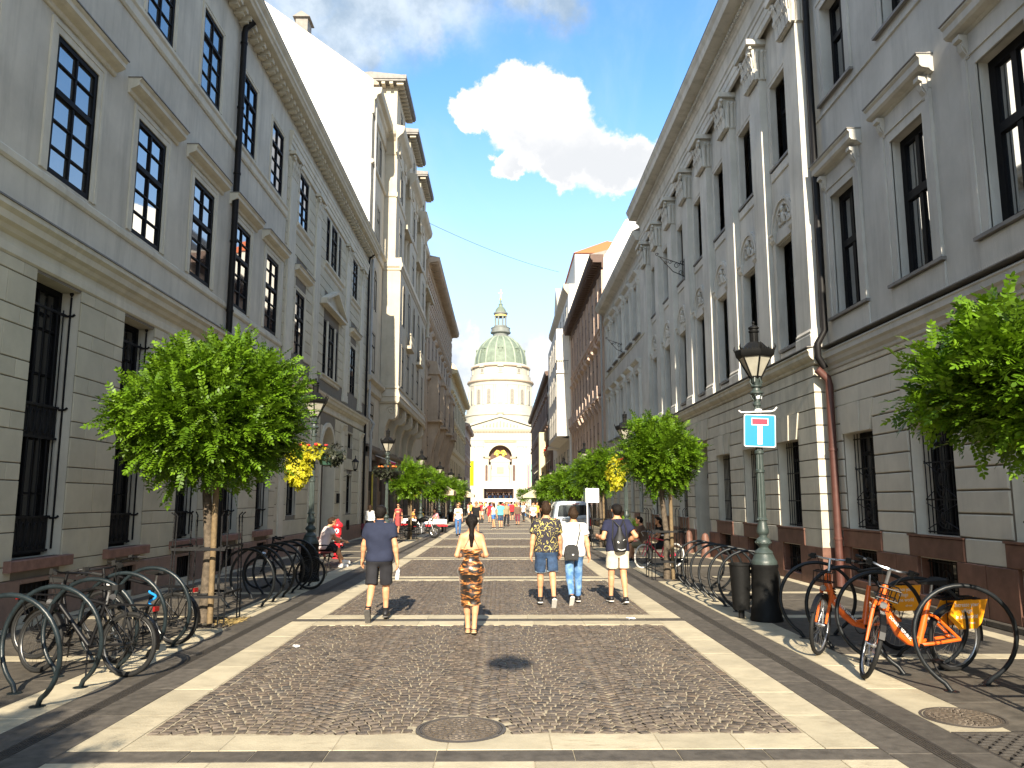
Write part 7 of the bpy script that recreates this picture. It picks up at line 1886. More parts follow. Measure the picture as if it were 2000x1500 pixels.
def body_prims(J, fem, fingers, grip=None):
    u = J['up']; w = .87 if fem else 1.0; P_ = []
    P_ += [rc(J['hipL'] + [.015, 0, .02], J['hipR'] + [-.015, 0, .02], .11 if not fem else .118, k=.05, fl=.92), rc(u(0, .005, 1.0), u(0, .0, 1.2), .125 * w, .132 * w, .06, .8), rc(u(-.07 * w, .0, 1.29), u(.07 * w, 0, 1.29), .122 * w, k=.06, fl=.86), rc(u(-.135 * w, -.012, 1.405), u(.135 * w, -.012, 1.405), .062, k=.06), rc(u(-.09, -.02, 1.43), u(0, -.01, 1.5), .05, .045, .04), rc(u(.09, -.02, 1.43), u(0, -.01, 1.5), .05, .045, .04)]
    if fem: P_ += [rc(J['hipL'] + [.01, -.04, .0], J['hipL'] + [.01, -.04, .02], .088, k=.05), rc(J['hipR'] + [-.01, -.04, 0], J['hipR'] + [-.01, -.04, .02], .088, k=.05), rc(u(-.065, .09, 1.28), u(.065, .09, 1.28), .055, k=.04)]
    else: P_ += [rc(J['hipL'] + [.01, -.035, .01], J['hipR'] + [-.01, -.035, .01], .085, k=.05)]
    hd = J['head']; P_ += [rc(J['neck'], hd + [0, -.005, -.05], .056 * (w + .02), .05 * w, .03), rc(hd + [0, -.022, .02], hd + [0, .022, .03], .086, .082, .03), rc(hd + [0, .03, -.05], hd + [0, .062, -.085], .056, .036, .03), rc(hd + [0, .095, .01], hd + [0, .112, -.028], .011, .016, .014), rc(hd + [-.082, .0, -.012], hd + [-.086, -.012, .012], .017, k=.01), rc(hd + [.082, .0, -.012], hd + [.086, -.012, .012], .017, k=.01)]
    for n in 'LR':
        hip, kn, an = J['hip' + n], J['kn' + n], J['an' + n]; q = unit(an - kn); back = unit(np.cross(q, [1, 0, 0])); back = back if back[1] < 0 else -back
        P_ += [rc(hip, kn, .088, .056, .05), rc(kn, an, .053, .036, .02), rc(lerp(kn, an, .2) + back * .016, lerp(kn, an, .45) + back * .012, .052, .042, .03), rc(J['heel' + n] + [0, 0, .0], J['toe' + n] + [0, 0, .0], .036, .026, .025), rc(an, J['heel' + n] + [0, .02, .0], .036, .036, .02)]
        sh, el, wr = J['sh' + n], J['el' + n], J['wr' + n]; th = 1.0 if not fem else .82
        P_ += [rc(sh, el, .053 * th, .042 * th, .03), rc(el, lerp(el, wr, .35), .042 * th, .043 * th, .02), rc(lerp(el, wr, .3), wr, .043 * th, .027 * th, .02)]
        fd = unit(wr - el); s = -1 if n == 'L' else 1; side = unit(np.cross(fd, [s, 0.25, 0])) if abs(fd[2]) > .3 else unit([0, 0, 1]); inn = unit(np.cross(fd, side)); 
        kn_ = wr + fd * .085; P_ += [rc(wr + fd * .01, wr + fd * .035, .027, .03, .015), rc(wr + fd * .03 - side * .022, kn_ - side * .026, .018, .016, .015), rc(wr + fd * .03 + side * .022, kn_ + side * .026, .018, .016, .015)]
        g = (grip or {}).get(n, .35)
        if fingers:
            inn = inn if inn[0] * s < 0 else -inn
            for i, (o, l) in enumerate(((-.03, .07), (-.01, .08), (.01, .075), (.03, .06))):
                a = kn_ + side * o; b = a + (fd * math.cos(g) + inn * math.sin(g)) * l * .55; c = b + (fd * math.cos(g * 2.2) + inn * math.sin(g * 2.2)) * l * .5; P_ += [rc(a, b, .0095, .009, .005), rc(b, c, .009, .0075, .005)]
            fwd = side if side[1] > 0 else -side
            a = wr + fd * .02 + fwd * .024; b = a + unit(fd * .7 + fwd * .75 + inn * .3) * .045; P_ += [rc(a, b, .013, .011, .008), rc(b, b + unit(fd + inn * .4) * .032, .011, .008, .005)]
        else: P_ += [rc(kn_, kn_ + (fd + inn * (.3 if inn[0] * s < 0 else -.3)) * .07, .024, .014, .02)]
    return P_
def person(label, x, y, rz, H=1.75, fem=False, J=None, top=None, bottom=None, shoes='shoe_black', sole='sole_white', hair='hair_black', style='short', skin='skin', h=.02, fingers=False, grip=None, group=None, extra=None, z=0.0, sand=False, glasses=False):
    J = J or skeleton(fem); S = H / 1.75; t = thing('person', label, 'person', (x, y, z), rz, group); u = J['up']; off = np.array([0, 0, J['drop']])
    def put(nm, prims, m, hh, clips=(), wr=0.0, par=t):
        V, Q = field_mesh(prims, hh, clips, wr, len(label)); return part(nm, npmesh(nm, (V + off) * S, Q, m, True), par)
    body_ = put('body', body_prims(J, fem, fingers, grip), skin, h)
    ch = min(h * 1.1, .03); hd = J['head']; w = .87 if fem else 1.0
    if hair:
        hp = [rc(hd + [0, -.03, .022], hd + [0, .016, .036], .094, .088, .03), rc(hd + [0, -.045, -.03], hd + [0, -.05, .0], .07, .078, .03)]
        cl = [(hd + [0, .030, .008], np.array([0, .8, -.6]))]
        if style == 'quiff': hp += [rc(hd + [-.03, .03, .11], hd + [.03, .03, .115], .035, k=.03), rc(hd + [0, -.05, .09], hd + [0, .03, .115], .05, .04, .03)]
        if style == 'pony': hp += [rc(hd + [0, -.095, .0], hd + [0, -.115, -.04], .03, .034, .02), rc(hd + [0, -.115, -.04], hd + [0, -.13, -.2], .04, .04, .02), rc(hd + [0, -.13, -.2], hd + [0, -.125, -.35], .04, .02, .02)]; cl = []; hp = [rc(hd + [0, -.03, .015], hd + [0, .012, .036], .096, .09, .03), rc(hd + [0, -.05, -.04], hd + [0, -.05, .0], .06, .075, .03)] + hp[2:]; cl = [(hd + [0, .045, .0], np.array([0, .9, -.35]))]
        if style == 'long': hp += [rc(hd + [0, -.06, -.02], hd + [0, -.085, -.2], .085, .07, .03)]
        put('hair', hp, hair, max(h * .75, .009), cl, .005)
    if glasses: mb = MB(); q = (hd + off) * S; mb.box(q[0] - .075, q[0] + .075, q[1] + .085, q[1] + .105, q[2] - .005, q[2] + .03); part('sunglasses', mb, t, mats='shoe_black')
    if top:
        m, hem, sl, lo = top['m'], top.get('hem', .86), top.get('sleeve', .55), top.get('loose', .016); nk = top.get('neck', 1.475)
        P_ = [rc(J['hipL'] + [.01, 0, .02], J['hipR'] + [-.01, 0, .02], .112 + lo, k=.05, fl=.95), rc(u(0, .0, .98), u(0, 0, 1.2), .128 * w + lo, .137 * w + lo, .06, .86), rc(u(-.075 * w, 0, 1.29), u(.075 * w, 0, 1.29), .126 * w + lo, k=.06, fl=.88), rc(u(-.14 * w, -.012, 1.4), u(.14 * w, -.012, 1.4), .064 + lo * .9, k=.06), rc(u(-.085, -.02, 1.43), u(0, -.012, 1.49), .05 + lo * .8, k=.04), rc(u(.085, -.02, 1.43), u(0, -.012, 1.49), .05 + lo * .8, k=.04)]
        if not fem: P_ += [rc(J['hipL'] + [.01, -.035, .01], J['hipR'] + [-.01, -.035, .01], .085 + lo, k=.05), rc(J['hipL'] + [.012, 0, .03], u(-.075, -.005, 1.27), .118 + lo * .6, .122 + lo * .6, .05, .86), rc(J['hipR'] + [-.012, 0, .03], u(.075, -.005, 1.27), .118 + lo * .6, .122 + lo * .6, .05, .86)]
        for n in 'LR':
            sh, el, wr = J['sh' + n], J['el' + n], J['wr' + n]
            if sl <= 1: q = lerp(sh, el, sl); P_.append(rc(sh, lerp(sh, el, min(sl + .1, 1)), .058 * w + lo, .052 * w + lo * 1.3, .035, 1, (q, unit(el - sh))))
            else: q = lerp(el, wr, sl - 1); P_ += [rc(sh, el, .056 * w + lo, .046 * w + lo, .035), rc(el, lerp(el, wr, min(sl - .95, 1)), .046 * w + lo, .034 * w + lo, .02, 1, (q, unit(wr - el)))]
        put('shirt', P_, m, ch, [(np.array([0, 0, hem]), np.array([0, 0, -1.0])), (u(0, -.01, nk), unit([0, .35, 1]))], .0055)
    if bottom:
        m, kind, ln, lo = bottom['m'], bottom['kind'], bottom.get('len', .75), bottom.get('loose', .018); P_ = [rc(J['hipL'] + [.012, 0, .02], J['hipR'] + [-.012, 0, .02], .11 + lo * .8, k=.05, fl=.94), rc(np.array([0, 0, .97]), np.array([0, 0, 1.04]), .12 * w + lo * .6, k=.05, fl=.85), rc(J['hipL'] + [.01, -.035, .01], J['hipR'] + [-.01, -.035, .01], .087 + lo * .7, k=.05)]
        cl = [(np.array([0, 0, 1.05]), np.array([0, 0, 1.0]))]
        if kind == 'skirt': P_ += [rc(np.array([0, 0, .9]), np.array([0, 0, .9 - ln]), .15 + lo, .15 + lo * 2, .06, .85)]; cl.append((np.array([0, 0, .9 - ln]), np.array([0, 0, -1.0])))
        else:
            if abs(J['knL'][2] - J['knR'][2]) < .2: cl.append(lambda X, Y, Z: np.minimum(max(.009, ch * .95) - np.abs(X), .80 - Z))
            for n in 'LR':
                hip, kn, an = J['hip' + n], J['kn' + n], J['an' + n]
                if ln <= 1: q = lerp(hip, kn, ln); P_.append(rc(hip, lerp(hip, kn, min(ln + .12, 1.1)), .09 + lo, .064 + lo * 1.5 + .02 * (1 - ln), .04, 1, (q, unit(kn - hip))))
                else: q = lerp(kn, an, ln - 1); P_ += [rc(hip, kn, .09 + lo, .068 + lo, .04), rc(kn, an, .069 + lo, .046 + lo, .02, 1, (q, unit(an - kn)))]
        put('skirt' if kind == 'skirt' else kind, P_, m, ch, cl, .005)
    if shoes:
        for n in 'LR':
            hl, to, an = J['heel' + n], J['toe' + n], J['an' + n]; f = unit(to - hl); dn = unit(np.cross(f, [1, 0, 0])); dn = dn if dn[2] < 0 else -dn
            if sand:
                P_ = [rc(hl + dn * .026 - f * .01, to + dn * .022 + f * .02, .042, .044, .01, 1, (hl + dn * .022, -dn))]; o = put('sandal', P_, sole, max(h * .6, .008), [(hl + dn * .038, dn)])
                mb = MB(); 
                for q, r_ in ((lerp(hl, to, .62), .046), (lerp(hl, to, .02) + np.array([0, 0, .03]), .05)): mb.tube([tuple((np.array([q[0] + r_ * math.cos(a), q[1] + (0 if r_ < .05 else .03 * math.sin(a)), q[2] + r_ * math.sin(a) * (.9 if r_ < .05 else .25)]) + off) * S) for a in [k * math.pi / 6 for k in range(12)]], .009, 5, closed=True)
                part('strap', mb, o, mats=shoes)
            else:
                o = put('shoe', [rc(hl + [0, 0, .01], to + [0, 0, .006], .043, .036, .03), rc(an + [0, .0, -.005], hl + f * .05, .046, .042, .03), rc(lerp(hl, to, .6) , to + f * .01, .041, .033, .03)], shoes, max(h * .7, .009), [(hl + dn * .034, dn), (an + np.array([0, 0, .028]), np.array([0, 0, 1.0]))]); put('sole', [rc(hl + dn * .034 - f * .005, to + dn * .03 + f * .012, .046, .042, .01, 1, (hl + dn * .022, -dn))], sole, max(h * .7, .009), [(hl + dn * .043, dn)], par=o)
    if extra: extra(t, J, S, off)
    return t
def W(J, S, off, p): return tuple((np.array(p) + off) * S)
# --- the five walkers in front
mat('bottle_plastic', (0.6, 0.66, 0.74), 0.1, 0.05, 9, spec=0.7)
def ex_navy(t, J, S, off):
    mb = MB(); 
    for z in (0,): mb.lathe([(.0, 1.475), (.075, 1.475), (.085, 1.49), (.072, 1.535), (.062, 1.53)], 20, tuple(np.array([0, -.005, 0]) + off), sx=1, sy=.95, caps=False)
    mb.v = [tuple(np.array(v) * S) for v in mb.v]; part('collar', mb, t, mats='navy', smooth=60)
    for n in 'LR':
        mb = MB(); a = J['an' + n]; mb.tube([W(J, S, off, a + np.array([0, 0, q])) for q in (.0, .06)], .045, 12); part('sock', mb, t, mats='black_cloth')
person('person in a navy polo shirt and charcoal shorts, walking away with a water bottle', -1.93, 12.75, R(-2), 1.74, J=(Jn := skeleton(legs=((-11, -36, 56), (14, 4, 0)), arms=((17, 10, 20), (15, -6, 8)))), top=dict(m='navy', hem=.88, sleeve=.62, loose=.024), bottom=dict(m='charcoal', kind='shorts', len=.93, loose=.026), shoes='shoe_black', sole='sole_grey', hair='hair_black', style='short', h=.011, fingers=True, extra=ex_navy)
wq = (Jn['wrR'] + np.array([.02, .02, -.1]) + [0, 0, Jn['drop']]) * (1.74 / 1.75)
b = thing('water_bottle', 'clear plastic water bottle hanging from the hand of the navy shirted walker', 'bottle', (-1.93 + wq[0], 12.75 + wq[1], wq[2]), 0, rot=(R(8), R(6), 0))
mb = MB(); mb.lathe([(.01, 0), (.012, -.03), (.03, -.06), (.032, -.1), (.029, -.11), (.032, -.12), (.031, -.2), (.0, -.21)], 14); part('body', mb, b, mats='bottle_plastic', smooth=50)
mb = MB(); mb.lathe([(.0326, -.105), (.0328, -.11), (.0328, -.16), (.0326, -.165)], 14, caps=False); part('label', mb, b, mats='sign_white'); mb = MB(); mb.lathe([(.014, -.002), (.014, .018), (0, .02)], 10); part('cap', mb, b, mats='sign_white')
def ex_dress(t, J, S, off):
    u = J['up']; P_ = [rc(J['hipL'] + [.012, -.01, .02], J['hipR'] + [-.012, -.01, .02], .122, k=.06, fl=.95), rc(J['hipL'] + [.01, -.045, .0], J['hipR'] + [-.01, -.045, 0], .098, k=.05), rc(u(0, 0, 1.0), u(0, 0, 1.2), .112, .122, .06, .84), rc(u(-.06, 0, 1.27), u(.06, 0, 1.27), .116, k=.06, fl=.9), rc(np.array([0, -.01, .9]), np.array([0, -.0, .62]), .158, .143, .07, .9), rc(np.array([0, -.0, .62]), np.array([0, .0, .38]), .143, .138, .05, .85), rc(J['hipL'], J['knL'] + [.01, 0, -.1], .1, .085, .05), rc(J['hipR'], J['knR'] + [-.01, 0, -.1], .1, .085, .05)]
    V, Q = field_mesh(P_, .011, [(np.array([0, 0, .40]), unit([.12, 0, -1])), (np.array([0, -.1, 1.235]), unit([0, -.35, 1]))], .006, 4); part('dress', npmesh('dress', (V + off) * S, Q, 'tiger', True), t)
    mb = MB()
    for s in (-1, 1): mb.tube([W(J, S, off, p) for p in ((s * .115, -.075, 1.24), (s * .075, -.118, 1.33), (s * .03, -.105, 1.42), (s * .05, -.04, 1.49))], .0025, 5)
    part('strap', mb, t, mats='shoe_black')
person('person with a long black ponytail in a tiger print dress walking up the middle', -.43, 11.5, R(1), 1.63, True, J=skeleton(True, legs=((4, 0, 0), (-4, -10, 8)), arms=((16, -14, 60), (16, -14, 60)), hands={'L': (-.11, .17, 1.12), 'R': (.11, .17, 1.12)}), shoes='shoe_black', sole='sandal', sand=True, hair='hair_black', style='pony', h=.011, fingers=True, extra=ex_dress)
def ex_cuff(t, J, S, off):
    for n in 'LR':
        q0, q1 = lerp(J['hip' + n], J['kn' + n], .80), lerp(J['hip' + n], J['kn' + n], .855); mb = MB(); mb.tube([W(J, S, off, q) for q in (q0, q1)], .1 * S, 20); part('cuff', mb, t, mats='cuff_blue', smooth=60)
mat('cuff_blue', (0.30, 0.40, 0.48), 0.85, 0.1, 20); mat('denim', (0.026, 0.053, 0.11), 0.85, 0.35, 12, 0.2, 200, space='obj')
person('person in a dark palm leaf print shirt and denim shorts beside the white shirted walker', .80, 14.42, R(3), 1.77, J=skeleton(legs=((15, 6, 0), (-14, -30, 40)), arms=((13, -8, 2), (13, 10, 22))), top=dict(m='palm', hem=.90, sleeve=.72, loose=.024), bottom=dict(m='denim', kind='shorts', len=.84, loose=.024), hair='hair_brown', style='quiff', h=.012, fingers=True, extra=ex_cuff)
mat('bag_black', (0.012, 0.012, 0.013), 0.6, 0.2, 12, 0.2, 60)
def ex_bag(t, J, S, off):
    b = part('shoulder_bag', MB(), t); bpy.data.objects.remove(b)
    mb = MB(); mb.prism([(-.135, -.13), (.1, -.13), (.12, .0), (.1, .12), (.03, .15), (-.06, .15), (-.12, .11), (-.145, 0)], -.055, .045, 'y'); mb.prism([(-.1, -.115), (.075, -.115), (.09, .0), (-.11, .0)], -.075, -.055, 'y'); mb.xform(Matrix.Translation(W(J, S, off, (-.06, -.19, .93)))); b = part('shoulder_bag', mb, t, mats='bag_black')
    mb = MB(); mb.box(-.012, .02, -.0775, -.0755, -.035, -.015); mb.xform(Matrix.Translation(W(J, S, off, (-.06, -.19, .93)))); part('tab', mb, b, mats='sign_white')
    mb = MB(); mb.tube([W(J, S, off, p) for p in ((.02, -.2, 1.04), (.06, -.175, 1.18), (.1, -.165, 1.34), (.105, -.1, 1.46), (.09, 0, 1.475))], .012, 5); part('strap', mb, b, mats='bag_black')
person('person in a plain white tee and washed blue jeans with a black shoulder bag', 1.32, 14.72, R(4), 1.68, J=skeleton(legs=((-12, -34, 44), (13, 4, 0)), arms=((14, 12, 24), (14, -12, -4))), top=dict(m='white_cloth', hem=.86, sleeve=.6, loose=.024), bottom=dict(m='wash', kind='jeans', len=1.95, loose=.008), hair='hair_brown', style='quiff', h=.012, fingers=True, extra=ex_bag)
def ex_pack(t, J, S, off):
    P_ = [rc((0, -.19, .97), (0, -.19, 1.12), .105, .1, .05, .7), rc((0, -.185, 1.12), (0, -.17, 1.33), .1, .035, .06, .75)]
    V, Q = field_mesh(P_, .012, [(np.array([0, -.15, .91]), np.array([0, 0, -1.0]))], .006, 2); b = part('drawstring_bag', npmesh('drawstring_bag', (V + off) * S, Q, 'bag_black', True), t)
    mb = MB(); sw = [(-.075, .0), (-.068, .018), (-.058, .006), (-.04, .0), (-.005, .012), (.075, .052), (.0, -.004), (-.04, -.022), (-.066, -.018)]
    mb.prism(sw, 0, .004, 'y'); mb.xform(Matrix.Translation(W(J, S, off, (.0, -.268, 1.09)))); part('mark', mb, b, mats='sign_white')
    mb = MB(); mb.tube([W(J, S, off, (-.07 + .14 * q, -.262 - .012 * math.sin(q * 3.14), .965 - .02 * math.sin(q * 3.14))) for q in (0, .25, .5, .75, 1)], .006, 4); part('cord', mb, b, mats='sign_white')
    mb = MB()
    for s in (-1, 1): mb.tube([W(J, S, off, p) for p in ((s * .1, -.19, .94), (s * .135, -.165, 1.15), (s * .12, -.15, 1.34), (s * .1, -.07, 1.478), (s * .09, .05, 1.46))], .012, 6); mb.tube([W(J, S, off, p) for p in ((0, -.18, 1.35), (s * .06, -.13, 1.42), (s * .1, -.07, 1.475))], .012, 6)
    part('strap', mb, b, mats='bag_black')
person('person in a dark blue tee and pale shorts with a black drawstring backpack', 2.12, 14.7, R(8), 1.76, J=skeleton(legs=((14, 6, 0), (-4, -16, 12)), arms=((24, -14, 60), (34, -24, 50)), hands={'L': (-.30, .25, 1.17), 'R': (.2, .16, 1.05)}), top=dict(m='navy_tee', hem=.9, sleeve=.6, loose=.018), bottom=dict(m='beige', kind='shorts', len=.72, loose=.026), hair='hair_black', style='short', h=.012, fingers=True, extra=ex_pack)
# --- seated figures
SITL = ((84, 4, 0), (80, -6, 0))
person('person seated on the red bench in a white shirt with one leg stretched out', -5.02, 22.62, R(-62), 1.76, J=skeleton(legs=((84, 30, 0), (78, 14, 0)), arms=((30, 30, 60), (16, 30, 70)), lean=20), top=dict(m='blush', hem=.84, sleeve=.6, loose=.028), bottom=dict(m='charcoal', kind='shorts', len=.9, loose=.03), shoes='sole_white', hair='hair_brown', h=.015)
for i, (x, y, rz, lb, tp, sk) in enumerate(((4.35, 24.4, R(75), 'person seated in the shade behind the red bicycle, in a brown top', 'brown_cloth', 'skin'), (4.75, 23.6, R(100), 'dark haired person seated behind the red bicycle wearing black', 'black_cloth', 'skin'), (-5.7, 50.6, R(-70), 'person in orange seated at the white cafe table beside the motorcycle', 'orange_cloth', 'skin'), (-4.75, 47.9, R(60), 'person in yellow seated at the white cafe table', 'yellow_cloth', 'skin'), (-3.9, 48.3, R(120), 'person in pink seated at the right end of the white table', 'pink_cloth', 'skin'), (-5.6, 55.5, R(-40), 'person in black seated under the cream parasol', 'black_cloth', 'skin'))):
    person(lb, x, y, rz, 1.72, i % 2 == 1, J=skeleton(i % 2 == 1, legs=SITL, arms=((14, 30, 70), (14, 24, 60)), lean=12), top=dict(m=tp, hem=.86, sleeve=.6), bottom=dict(m='khaki' if i < 1 else 'charcoal', kind='shorts' if i == 0 else 'trousers', len=.9 if i == 0 else 1.9), hair='hair_black', style='long' if i % 2 else 'short', h=.02 if i < 2 else .028, z=0.0)
# --- people farther up the street
FAR = [
 (-6.05, 36.8, 0, 1.62, True, 'person with a white blouse and long hair walking by the palace end, red bag', 'white_cloth', 1.5, 'black_cloth', 'trousers', 1.9, 'hair_brown', 'long'),
 (-5.75, 44.5, 170, 1.68, True, 'person in a dull red dress standing in the shade behind the motorcycle', 'dull_red', .4, 'dull_red', 'skirt', .42, 'hair_brown', 'long'),
 (-2.3, 42.3, 176, 1.68, True, 'person in a white tee and blue jeans walking toward the viewer', 'white_cloth', .8, 'jeans', 'jeans', 1.95, 'hair_brown', 'long'),
 (-1.45, 45.2, 170, 1.76, False, 'person in a black shirt and beige shorts with a shoulder bag', 'black_cloth', .6, 'beige', 'shorts', .95, 'hair_brown', 'short'),
 (-.55, 53.0, 60, 1.66, True, 'person in a white top and blue shorts standing with the teal shirt', 'white_cloth', .5, 'blue_cloth', 'shorts', .6, 'hair_brown', 'long'),
 (-.08, 53.2, 20, 1.76, False, 'person in a teal tee and denim shorts', 'teal', .6, 'denim', 'shorts', .95, 'hair_black', 'short'),
 (.35, 58, 200, 1.74, False, 'person in a khaki shirt and dark trousers behind the teal shirt', 'khaki', .6, 'charcoal', 'trousers', 1.9, 'hair_black', 'short'),
 (1.2, 60.5, 178, 1.68, False, 'person in a brown jacket and cropped dark trousers walking toward the viewer', 'brown_cloth', 1.9, 'maroon', 'trousers', 1.4, 'hair_black', 'short'),
 (2.0, 50.8, 185, 1.70, True, 'person in a white tee with a dark bag near the van', 'white_cloth', .7, 'black_cloth', 'trousers', 1.9, 'hair_black', 'short'),
 (-1.0, 66, 10, 1.7, True, 'person in a bright red top in the distant crowd', 'red_cloth', .6, 'red_cloth', 'shorts', .7, 'hair_brown', 'long'),
 (.9, 72, 0, 1.76, False, 'person in a plain red shirt near the end of the crowd', 'red_cloth', .6, 'charcoal', 'shorts', .9, 'hair_black', 'short')]
def ex_handbag(t, J, S, off):
    mb = MB(); mb.prism([(-.12, -.14), (.12, -.14), (.15, .0), (.1, .12), (-.1, .12), (-.15, 0)], -.05, .05, 'y'); mb.xform(Matrix.Translation(W(J, S, off, (-.28, .02, .72)))); part('bag', mb, t, mats='maroon' if 'red bag' in t['label'] else 'bag_black')
for (x, y, rz, H, fem, lb, tp, sl, bt, bk, bl, hr, stl) in FAR:
    sw = random.choice((-1, 1)) * random.uniform(6, 12)
    person(lb, x, y, R(rz), H, fem, J=skeleton(fem, legs=((sw, sw * .6 - 6, 0), (-sw, -sw - 10, 10)), arms=((12, -sw, 12), (12, sw, 14))), top=dict(m=tp, sleeve=sl, hem=.86), bottom=dict(m=bt, kind=bk, len=bl), hair=hr, style=stl, h=.022 if y < 55 else .028, glasses=rz > 150 and y < 50, extra=ex_handbag if 'bag' in lb else None)
# distant crowd toward the square, built from eight dressed figures that are copied
DRESS = [('white_cloth', 'charcoal', 'white shirt'), ('red_cloth', 'beige', 'red shirt'), ('black_cloth', 'jeans', 'black shirt'), ('pink_cloth', 'white_cloth', 'pink top'), ('blue_cloth', 'beige', 'blue shirt'), ('yellow_cloth', 'charcoal', 'yellow top'), ('grey_cloth', 'black_cloth', 'grey shirt'), ('green_cloth', 'khaki', 'green top')]
rg = np.random.default_rng(8); base = []
for i, (a, b_, nm) in enumerate(DRESS):
    sw = (-1) ** i * 9; fem = i % 3 == 0
    base.append(person('x', 0, -30, 0, 1.7, fem, J=skeleton(fem, legs=((sw, sw - 8, 0), (-sw, -sw - 8, 8)), arms=((12, -sw, 14), (12, sw, 12))), top=dict(m=a, sleeve=.6), bottom=dict(m=b_, kind='shorts' if i % 2 else 'trousers', len=.9 if i % 2 else 1.9), hair=('hair_brown', 'hair_black', 'hair_blond', 'hair_grey')[i % 4], style='long' if fem else 'short', h=.035))
used_ = set(); k = 0
spots = [(-1.9, 75), (-1.2, 84), (-.3, 79), (.5, 90), (1.3, 82), (1.9, 70), (-2.4, 92), (-.9, 96), (.1, 104), (1.0, 99), (1.8, 95), (2.5, 88), (-3.0, 78), (-2.1, 108), (-1.4, 116), (-.5, 112), (.6, 118), (1.4, 110), (2.2, 121), (2.8, 104), (-3.2, 118), (-.1, 128), (-2.6, 132), (1.0, 134), (2.6, 138), (-1.6, 142), (.4, 146), (-3.4, 64), (2.9, 66), (3.1, 77), (-3.6, 88), (3.3, 56)]
PL = ['left of middle', 'mid street', 'right of middle', 'by the right kerb', 'by the left kerb']
for j, (x, y) in enumerate(spots):
    i = (j * 3 + 1) % 8; pl = 4 if x < -2.3 else 3 if x > 2.3 else 0 if x < -.5 else 2 if x > .6 else 1
    lab = 'distant person in a %s, %s%s' % (DRESS[i][2], PL[pl], ('', ' near the cafe', ' well beyond the van', ' close to the square')[0 if y < 72 else 1 if y < 88 else 2 if y < 112 else 3])
    if i not in used_: base[i].location = (x, y, 0); base[i].rotation_euler = (0, 0, rg.uniform(0, 6.28)); o = base[i]; used_.add(i)
    else: o = dup(base[i], (x, y, 0), rg.uniform(0, 6.28))
    o['label'] = lab; o['group'] = 'people in the distant crowd'
for j in range(14):
    o = dup(base[2 if j % 3 else 6], (-3.8 + .47 * j, 203.4 + (j % 3) * .7, 2.35), rg.uniform(0, 6), 'dark figure standing on the stage before the church', 'figures on the stage')
for j in range(26):
    i = (j * 5) % 8; dup(base[i], (-6 + 12 * rg.random(), 152 + 40 * rg.random(), 0), rg.uniform(0, 6), 'tiny person in a %s in the crowd before the stage' % DRESS[i][2], 'crowd before the stage')
# ------------------------------------------------------------------ bicycles
mat('rubber', (0.007, 0.007, 0.007), 0.75, 0.2, 20); mat('rubber_white', (0.62, 0.61, 0.58), 0.7, 0.08, 20); mat('steel', (0.42, 0.42, 0.43), 0.28, 0.1, 20, metal=0.85); mat('bike_black', (0.004, 0.004, 0.005), 0.45, 0.15, 20, spec=0.3); mat('rim_dark', (0.10, 0.10, 0.10), 0.35, 0.2, 20, metal=0.8); mat('bike_orange', (0.66, 0.115, 0.012), 0.35, 0.08, 12, spec=0.5, coat=0.3); mat('bike_red', (0.58, 0.02, 0.06), 0.35, 0.1, 12, spec=0.5, coat=0.3); mat('panel_orange', (0.85, 0.33, 0.01), 0.5, 0.04, 9); mat('cable_blue', (0.02, 0.25, 0.62), 0.4, 0.05, 9); mat('reflector', (0.2, 0.008, 0.008), 0.3, 0.1, 9); mat('suede', (0.006, 0.006, 0.006), 0.7, 0.2, 30)
RW = .335
def circ(r, y=0, n=28): return [(r * math.cos(2 * math.pi * k / n), y, r * math.sin(2 * math.pi * k / n)) for k in range(n)]
WHEEL = {}
def wheel_meshes(tm):
    if tm not in WHEEL:
        mb = MB(); mb.tube(circ(RW - .022), .0235, 8, closed=True); a = mb.mesh('wheel', tm, 180)
        mb = MB(); mb.tube(circ(RW - .045), .011, 6, closed=True); mb.tube([(0, -.05, 0), (0, -.02, 0), (0, .02, 0), (0, .05, 0)], [.012, .022, .022, .012], 8)
        for k in range(24): t = 2 * math.pi * k / 24; q = t + (.5 if k % 2 else -.5); s = .022 * (1 if (k // 2) % 2 else -1); mb.tube([(.02 * math.cos(q), s, .02 * math.sin(q)), ((RW - .05) * math.cos(t), 0, (RW - .05) * math.sin(t))], .0016, 3, caps=False)
        WHEEL[tm] = (a, mb.mesh('rim', 'steel', 60))
    return WHEEL[tm]
